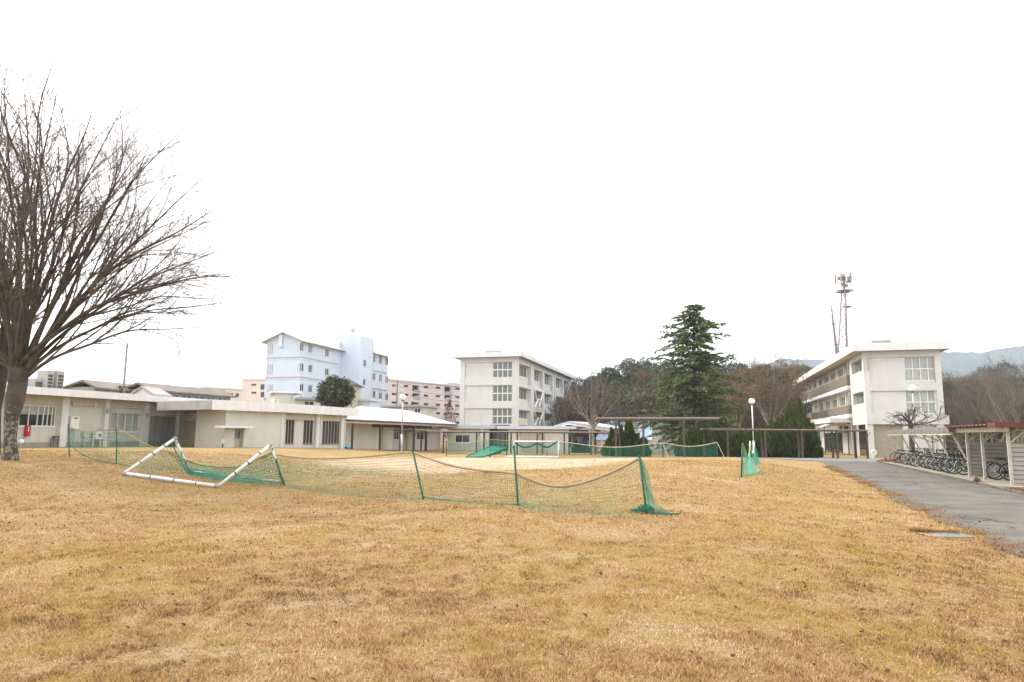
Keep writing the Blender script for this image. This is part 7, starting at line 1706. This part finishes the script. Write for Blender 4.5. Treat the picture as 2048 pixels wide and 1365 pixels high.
# ---- round evergreen by the blue block
M_EVG = leaf_mat('evergreen_leaf', [(0, (0.016, 0.024, 0.012)), (0.5, (0.055, 0.068, 0.032)), (0.85, (0.12, 0.125, 0.06)), (1, (0.19, 0.18, 0.10))], 0.7, 0.1)
rng = random.Random(3); d = 70.0; cR = at_y(671, 789, d); bR = gat(671, d); er = empty('round_evergreen_tree', bR, 'rounded dark evergreen tree in front of the pale blue building', 'tree')
mb = MB(); mb.tube([bR - Vector((0, 0, 0.2)), cR], [0.2, 0.1], 8); mb.build('trunk', M_DBARK, er); pts = []; rx, rz = 38 * d / FPX, 36 * d / FPX
for i in range(7000):
    a = Vector((rng.gauss(0, 1), rng.gauss(0, 1), rng.gauss(0, 1))).normalized(); k = rng.uniform(0.45, 1.0) ** 0.5 * (0.97 + 0.28 * mnoise.noise(a * 2.5) + 0.22 * mnoise.noise(a * 6))
    pts.append((cR + Vector((a.x * rx * k, a.y * rx * k, a.z * rz * k)), min(1, max(0, rng.gauss(0.45, 0.2))), None))
clump_mesh('crown', er, pts, M_EVG, 0.08, 0.19, 4, up=0.4)
# ---- rust shrubs before the pink flats, palm at far left, small shrubs by the lane
def shrub(label, px, py_top, d, w_px, m, seed, n=700, s=(0.1, 0.22)):
    rng = random.Random(seed); b = gat(px, d); t = at_y(px, py_top, d); root = empty('shrub', b, label, 'shrub'); pts = []; st = MB(); w_ = w_px * d / FPX / 2; H = t.z - b.z
    for k in range(7): a = rng.uniform(0, 6.28); st.tube([b, b + Vector((math.cos(a) * w_ * 0.4, math.sin(a) * w_ * 0.4, H * 0.5)), b + Vector((math.cos(a) * w_ * 0.8, math.sin(a) * w_ * 0.8, H * 0.85))], [0.03, 0.02, 0.008], 4)
    st.build('stems', M_DBARK, root)
    for i in range(n):
        a = rng.uniform(0, 6.28); u = rng.random(); rr = w_ * math.sin(math.pi * min(1, 0.2 + 0.8 * u)) * math.sqrt(rng.random()); pts.append((Vector((b.x + rr * math.cos(a), b.y + rr * math.sin(a), b.z + H * (0.15 + 0.85 * u))), rng.random(), None))
    clump_mesh('leaves', root, pts, m, s[0], s[1], seed)
M_RUSTS = leaf_mat('rust_shrub_leaf', [(0, (0.13, 0.05, 0.03)), (1, (0.30, 0.15, 0.09))], 0.8, 0.2)
shrub('rust-leaved shrub at the foot of the left stairwell of the pink flats', 823, 803, 120, 26, M_RUSTS, 1, 300, (0.15, 0.3))
shrub('rust-leaved shrub before the pink flats next to the white building', 898, 800, 118, 34, M_RUSTS, 2, 420, (0.15, 0.3))
M_REDS = leaf_mat('red_brown_ground_shrub', [(0, (0.10, 0.035, 0.022)), (0.6, (0.24, 0.10, 0.05)), (1, (0.33, 0.17, 0.09))], 0.8, 0.2)
def bed(label, q0, q1, r0, r1, h, n, seed, s=(0.03, 0.07)):
    rng = random.Random(seed); c = rq((q0 + q1) / 2, (r0 + r1) / 2); c.z = hgt(c.x, c.y); v = []; pts = []; root = empty('low_shrub_bed', c, label, 'shrub bed'); st = MB()
    for i in range(n):
        q = rng.uniform(q0, q1); r = rng.uniform(r0, r1); e = min(1, 4 * min((q - q0) / (q1 - q0), (q1 - q) / (q1 - q0)), 4 * min((r - r0) / (r1 - r0), (r1 - r) / (r1 - r0))); p = rq(q, r); hh = h * e * (0.6 + 0.5 * mnoise.noise(Vector((p.x * 1.7, p.y * 1.7, 3)))); p.z = hgt(p.x, p.y) + 0.06 + hh * rng.random()
        pts.append((p, rng.random(), None))
        if i % 12 == 0: g = rq(q, r); st.tube([(g.x, g.y, hgt(g.x, g.y)), p], 0.006, 3)
    st.build('stems', M_DBARK, root); clump_mesh('leaves', root, pts, M_REDS, s[0], s[1], seed)
bed('red-brown low shrubs at the near corner of the bicycle slab', -0.6, 3.6, -5.0, -1.2, 0.30, 2600, 1)
bed('small red-brown planting at the far end of the bicycle slab', -0.55, 1.6, 22.4, 26.5, 0.35, 900, 2, (0.06, 0.13))
bed('lone red tuft on the kerb before the red-roofed shed', -0.78, -0.5, 1.35, 1.75, 0.30, 130, 3)
# palm
pm = gat(244, 72); tpz = at_y(244, 775, 72); pa = empty('palm_tree', pm, 'small palm crown rising behind the long building roof', 'palm'); mb = MB(); mb.tube([pm, tpz], [0.15, 0.12], 8); mb.build('trunk', M_DBARK, pa); rng = random.Random(6)
for k in range(16):
    a = 2 * math.pi * k / 16 + rng.uniform(-0.2, 0.2); el = rng.uniform(-0.1, 0.9); d_ = Vector((math.cos(a) * math.cos(el), math.sin(a) * math.cos(el), math.sin(el))); sd_ = Vector((-math.sin(a), math.cos(a), 0)); v = []; f = []
    for i in range(6): t = i / 5; p = tpz + d_ * 0.75 * t + Vector((0, 0, -0.45 * t * t)); w_ = 0.11 * math.sin(math.pi * (0.12 + 0.85 * t)); v += [p - sd_ * w_, p + Vector((0, 0, 0.03)), p + sd_ * w_]
    for i in range(5): o = 3 * i; f += [(o, o + 1, o + 4, o + 3), (o + 1, o + 2, o + 5, o + 4)]
    mesh_obj('frond', v, f, mat('palm_frond', (0.07, 0.075, 0.035), 0.7, 0.2), pa)

# ================================================================== WOODED HILL, FAR MOUNTAIN
def hill_z(x, y):
    e = sstep(y, 112, 165) * (1 - 0.5 * sstep(y, 190, 260))
    prof = np.interp(x, [-10, 8, 18, 28, 36, 46, 60, 72, 90, 108, 125, 160, 220], [0, 2.5, 7.5, 11.0, 10.5, 9.5, 11.0, 10.5, 7.5, 8.5, 11.5, 13.5, 12.0])
    return ZG - 0.25 + (prof + 0.9 * mnoise.noise(Vector((x * 0.06, y * 0.06, 0)))) * e
hv = []; hf = []; hx = np.linspace(-10, 220, 70); hy = np.linspace(106, 262, 36)
for y in hy:
    for x in hx: hv.append((x, y, hill_z(x, y) - 0.15))
for j in range(35):
    for i in range(69): a = j * 70 + i; hf.append((a, a + 1, a + 71, a + 70))
tag(mesh_obj('wooded_hill', hv, hf, mat('hill_leaf_litter', (0.10, 0.075, 0.05), 0.95, 0.25, 0.4), smooth=True), kind='structure')
def woodland():
    rng = random.Random(77); V = []; F = []; C = []
    EV = [((0.018, 0.028, 0.013), (0.052, 0.070, 0.030)), ((0.028, 0.037, 0.014), (0.080, 0.084, 0.034)), ((0.04, 0.042, 0.017), (0.115, 0.105, 0.045))]
    BR = [((0.085, 0.062, 0.048), (0.17, 0.13, 0.10)), ((0.11, 0.065, 0.04), (0.21, 0.13, 0.08)), ((0.07, 0.06, 0.048), (0.15, 0.13, 0.105))]
    def leafq(p, a, b, s, tall, col):
        k = len(V); V.extend([p - a * s * tall, p + b * s * 0.5, p + a * s * tall, p - b * s * 0.5]); F.append((k, k + 1, k + 2, k + 3)); C.extend([col] * 4)
    spots = []
    y = 114.0
    while y < 176:
        x = 2.0
        while x < 160:
            X, Y = x + rng.uniform(-2, 2), y + rng.uniform(-2, 2); px = 1024 + FPX * X / Y
            if 1125 < px < 2200 and not (1640 < px < 1730 and Y > 150): spots.append((X, Y))
            x += 4.1
        y += 4.6
    for (X, Y) in spots:
        z0 = hill_z(X, Y); px = 1024 + FPX * X / Y
        ever = rng.random() < (0.62 if px < 1450 else 0.45 if px < 1700 else 0.10) * (1.25 if Y > 140 else 0.75)
        h = rng.uniform(6.5, 10.5) * (1.0 if ever else 0.95); rad = rng.uniform(2.2, 3.4)
        if ever:
            c0, c1 = rng.choice(EV); cz = z0 + h - rad * 0.95; n = 620
            for i in range(n):
                a = Vector((rng.gauss(0, 1), rng.gauss(0, 1) - 0.25, rng.gauss(0, 1) + 0.3)).normalized(); k = (0.72 + 0.28 * rng.random()) * (1 + 0.28 * mnoise.noise(a * 2.0 + Vector((X, Y, 0))) + 0.15 * mnoise.noise(a * 6.0 + Vector((Y, X, 0))))
                p = Vector((X + a.x * rad * k, Y + a.y * rad * k, cz + a.z * rad * 0.95 * k)); t = min(1, max(0, rng.gauss(0.45, 0.25)))
                u = Vector((rng.gauss(0, 1), rng.gauss(0, 1), rng.gauss(0, 1))).normalized(); leafq(p, u, u.orthogonal().normalized(), rng.uniform(0.16, 0.34), 1.0, tuple(c0[q] * (1 - t) + c1[q] * t for q in range(3)))
            for i in range(60):
                p = Vector((X + rng.gauss(0, 0.5), Y + rng.gauss(0, 0.5), z0 + rng.uniform(0, h * 0.6))); leafq(p, Vector((0, 0, 1)), Vector((1, 0, 0)), 0.25, 2.0, c0)
        else:
            c0, c1 = rng.choice(BR); n = 560
            for i in range(n):
                u = rng.random() ** 0.7; a = rng.uniform(0, 6.28); rr = rad * 1.15 * (0.15 + 0.85 * math.sin(math.pi * min(1, 0.12 + 0.72 * u))) * math.sqrt(rng.random())
                p = Vector((X + rr * math.cos(a), Y + rr * math.sin(a), z0 + 0.4 + (h - 0.4) * u)); t = min(1, max(0, rng.gauss(0.5, 0.28)))
                d_ = Vector((math.cos(a) * 0.5 * rr / rad, math.sin(a) * 0.5 * rr / rad, 1)) + Vector((rng.gauss(0, 0.35), rng.gauss(0, 0.35), 0)); d_.normalize()
                leafq(p, d_, d_.orthogonal().normalized(), rng.uniform(0.09, 0.16), 5.0, tuple(c0[q] * (1 - t) + c1[q] * t for q in range(3)))
    me = bpy.data.meshes.new('woodland'); me.from_pydata([tuple(p) for p in V], [], F); at = me.attributes.new('tint', 'FLOAT_COLOR', 'POINT')
    at.data.foreach_set('color', [c for col in C for c in (*col, 1.0)])
    m = bpy.data.materials.new('woodland_foliage'); m.use_nodes = True; b = m.node_tree.nodes['Principled BSDF']; b.inputs['Roughness'].default_value = 0.85; b.inputs['Specular IOR Level'].default_value = 0.1
    n = m.node_tree.nodes.new('ShaderNodeAttribute'); n.attribute_name = 'tint'; m.node_tree.links.new(n.outputs['Color'], b.inputs['Base Color']); me.materials.append(m)
    o = bpy.data.objects.new('woodland', me); COL.objects.link(o); tag(o, 'mixed winter woodland covering the low hill behind the campus', 'woodland', kind='stuff')
woodland()
# far mountain ridge
rpx = [560, 700, 790, 900, 1100, 1300, 1480, 1560, 1600, 1640, 1700, 1800, 1890, 1925, 1950, 2000, 2050, 2120, 2300, 2600]; rpy = [850, 812, 786, 764, 775, 768, 742, 714, 716, 717, 712, 704, 702, 701, 703.5, 693, 686.5, 676, 668, 690]
mv = []; mf = []; NX, NY = 260, 26
for j in range(NY + 1):
    t = j / NY
    for i in range(NX + 1):
        px = 560 + (2600 - 560) * i / NX; py = float(np.interp(px, rpx, rpy)); Yr = 1500.0; top = at_y(px, py, Yr)
        Y = 820 + 680 * min(1, t / 0.8) + (500 * (t - 0.8) / 0.2 if t > 0.8 else 0)
        prof = (t / 0.8) ** 0.9 if t <= 0.8 else 1 - (t - 0.8) / 0.2 * 0.8
        x = top.x * (Y / Yr) ** 0.35
        sp = 1 - abs(2 * (t / 0.8) - 1) if t < 0.8 else 0
        z = (top.z + 4.5 * mnoise.noise(Vector((px * 0.11, 3, 0))) + 3 * mnoise.noise(Vector((px * 0.31, 9, 0)))) * prof + sp * (26 * mnoise.noise(Vector((x * 0.006, Y * 0.004, 1))) + 10 * mnoise.noise(Vector((x * 0.02, Y * 0.015, 2)))) + (0 if j else -3)
        mv.append((x, Y, max(z, -1.2)))
for j in range(NY):
    for i in range(NX): a = j * (NX + 1) + i; mf.append((a, a + 1, a + NX + 2, a + NX + 1))
tag(mesh_obj('far_mountain', mv, mf, mat('mountain_forest', (0.066, 0.074, 0.060), 0.95, 0.35, 0.05, 1.0, 0.25, col2=(0.030, 0.036, 0.032)), smooth=False), kind='structure')
# ================================================================== HAZE (even, pale air)
hz = bpy.data.materials.new('pale_haze'); hz.use_nodes = True; t = hz.node_tree; t.nodes.clear()
o = t.nodes.new('ShaderNodeOutputMaterial'); pv = t.nodes.new('ShaderNodeVolumePrincipled')
pv.inputs['Color'].default_value = (0.66, 0.82, 1.0, 1); pv.inputs['Density'].default_value = 0.00022; pv.inputs['Anisotropy'].default_value = 0.0
t.links.new(pv.outputs[0], o.inputs['Volume'])
hb_ = MB(); hb_.box(-2500, 2500, -60, 2500, -4.5, 290); tag(hb_.build('haze', hz), 'thin pale winter haze', 'haze', kind='stuff')
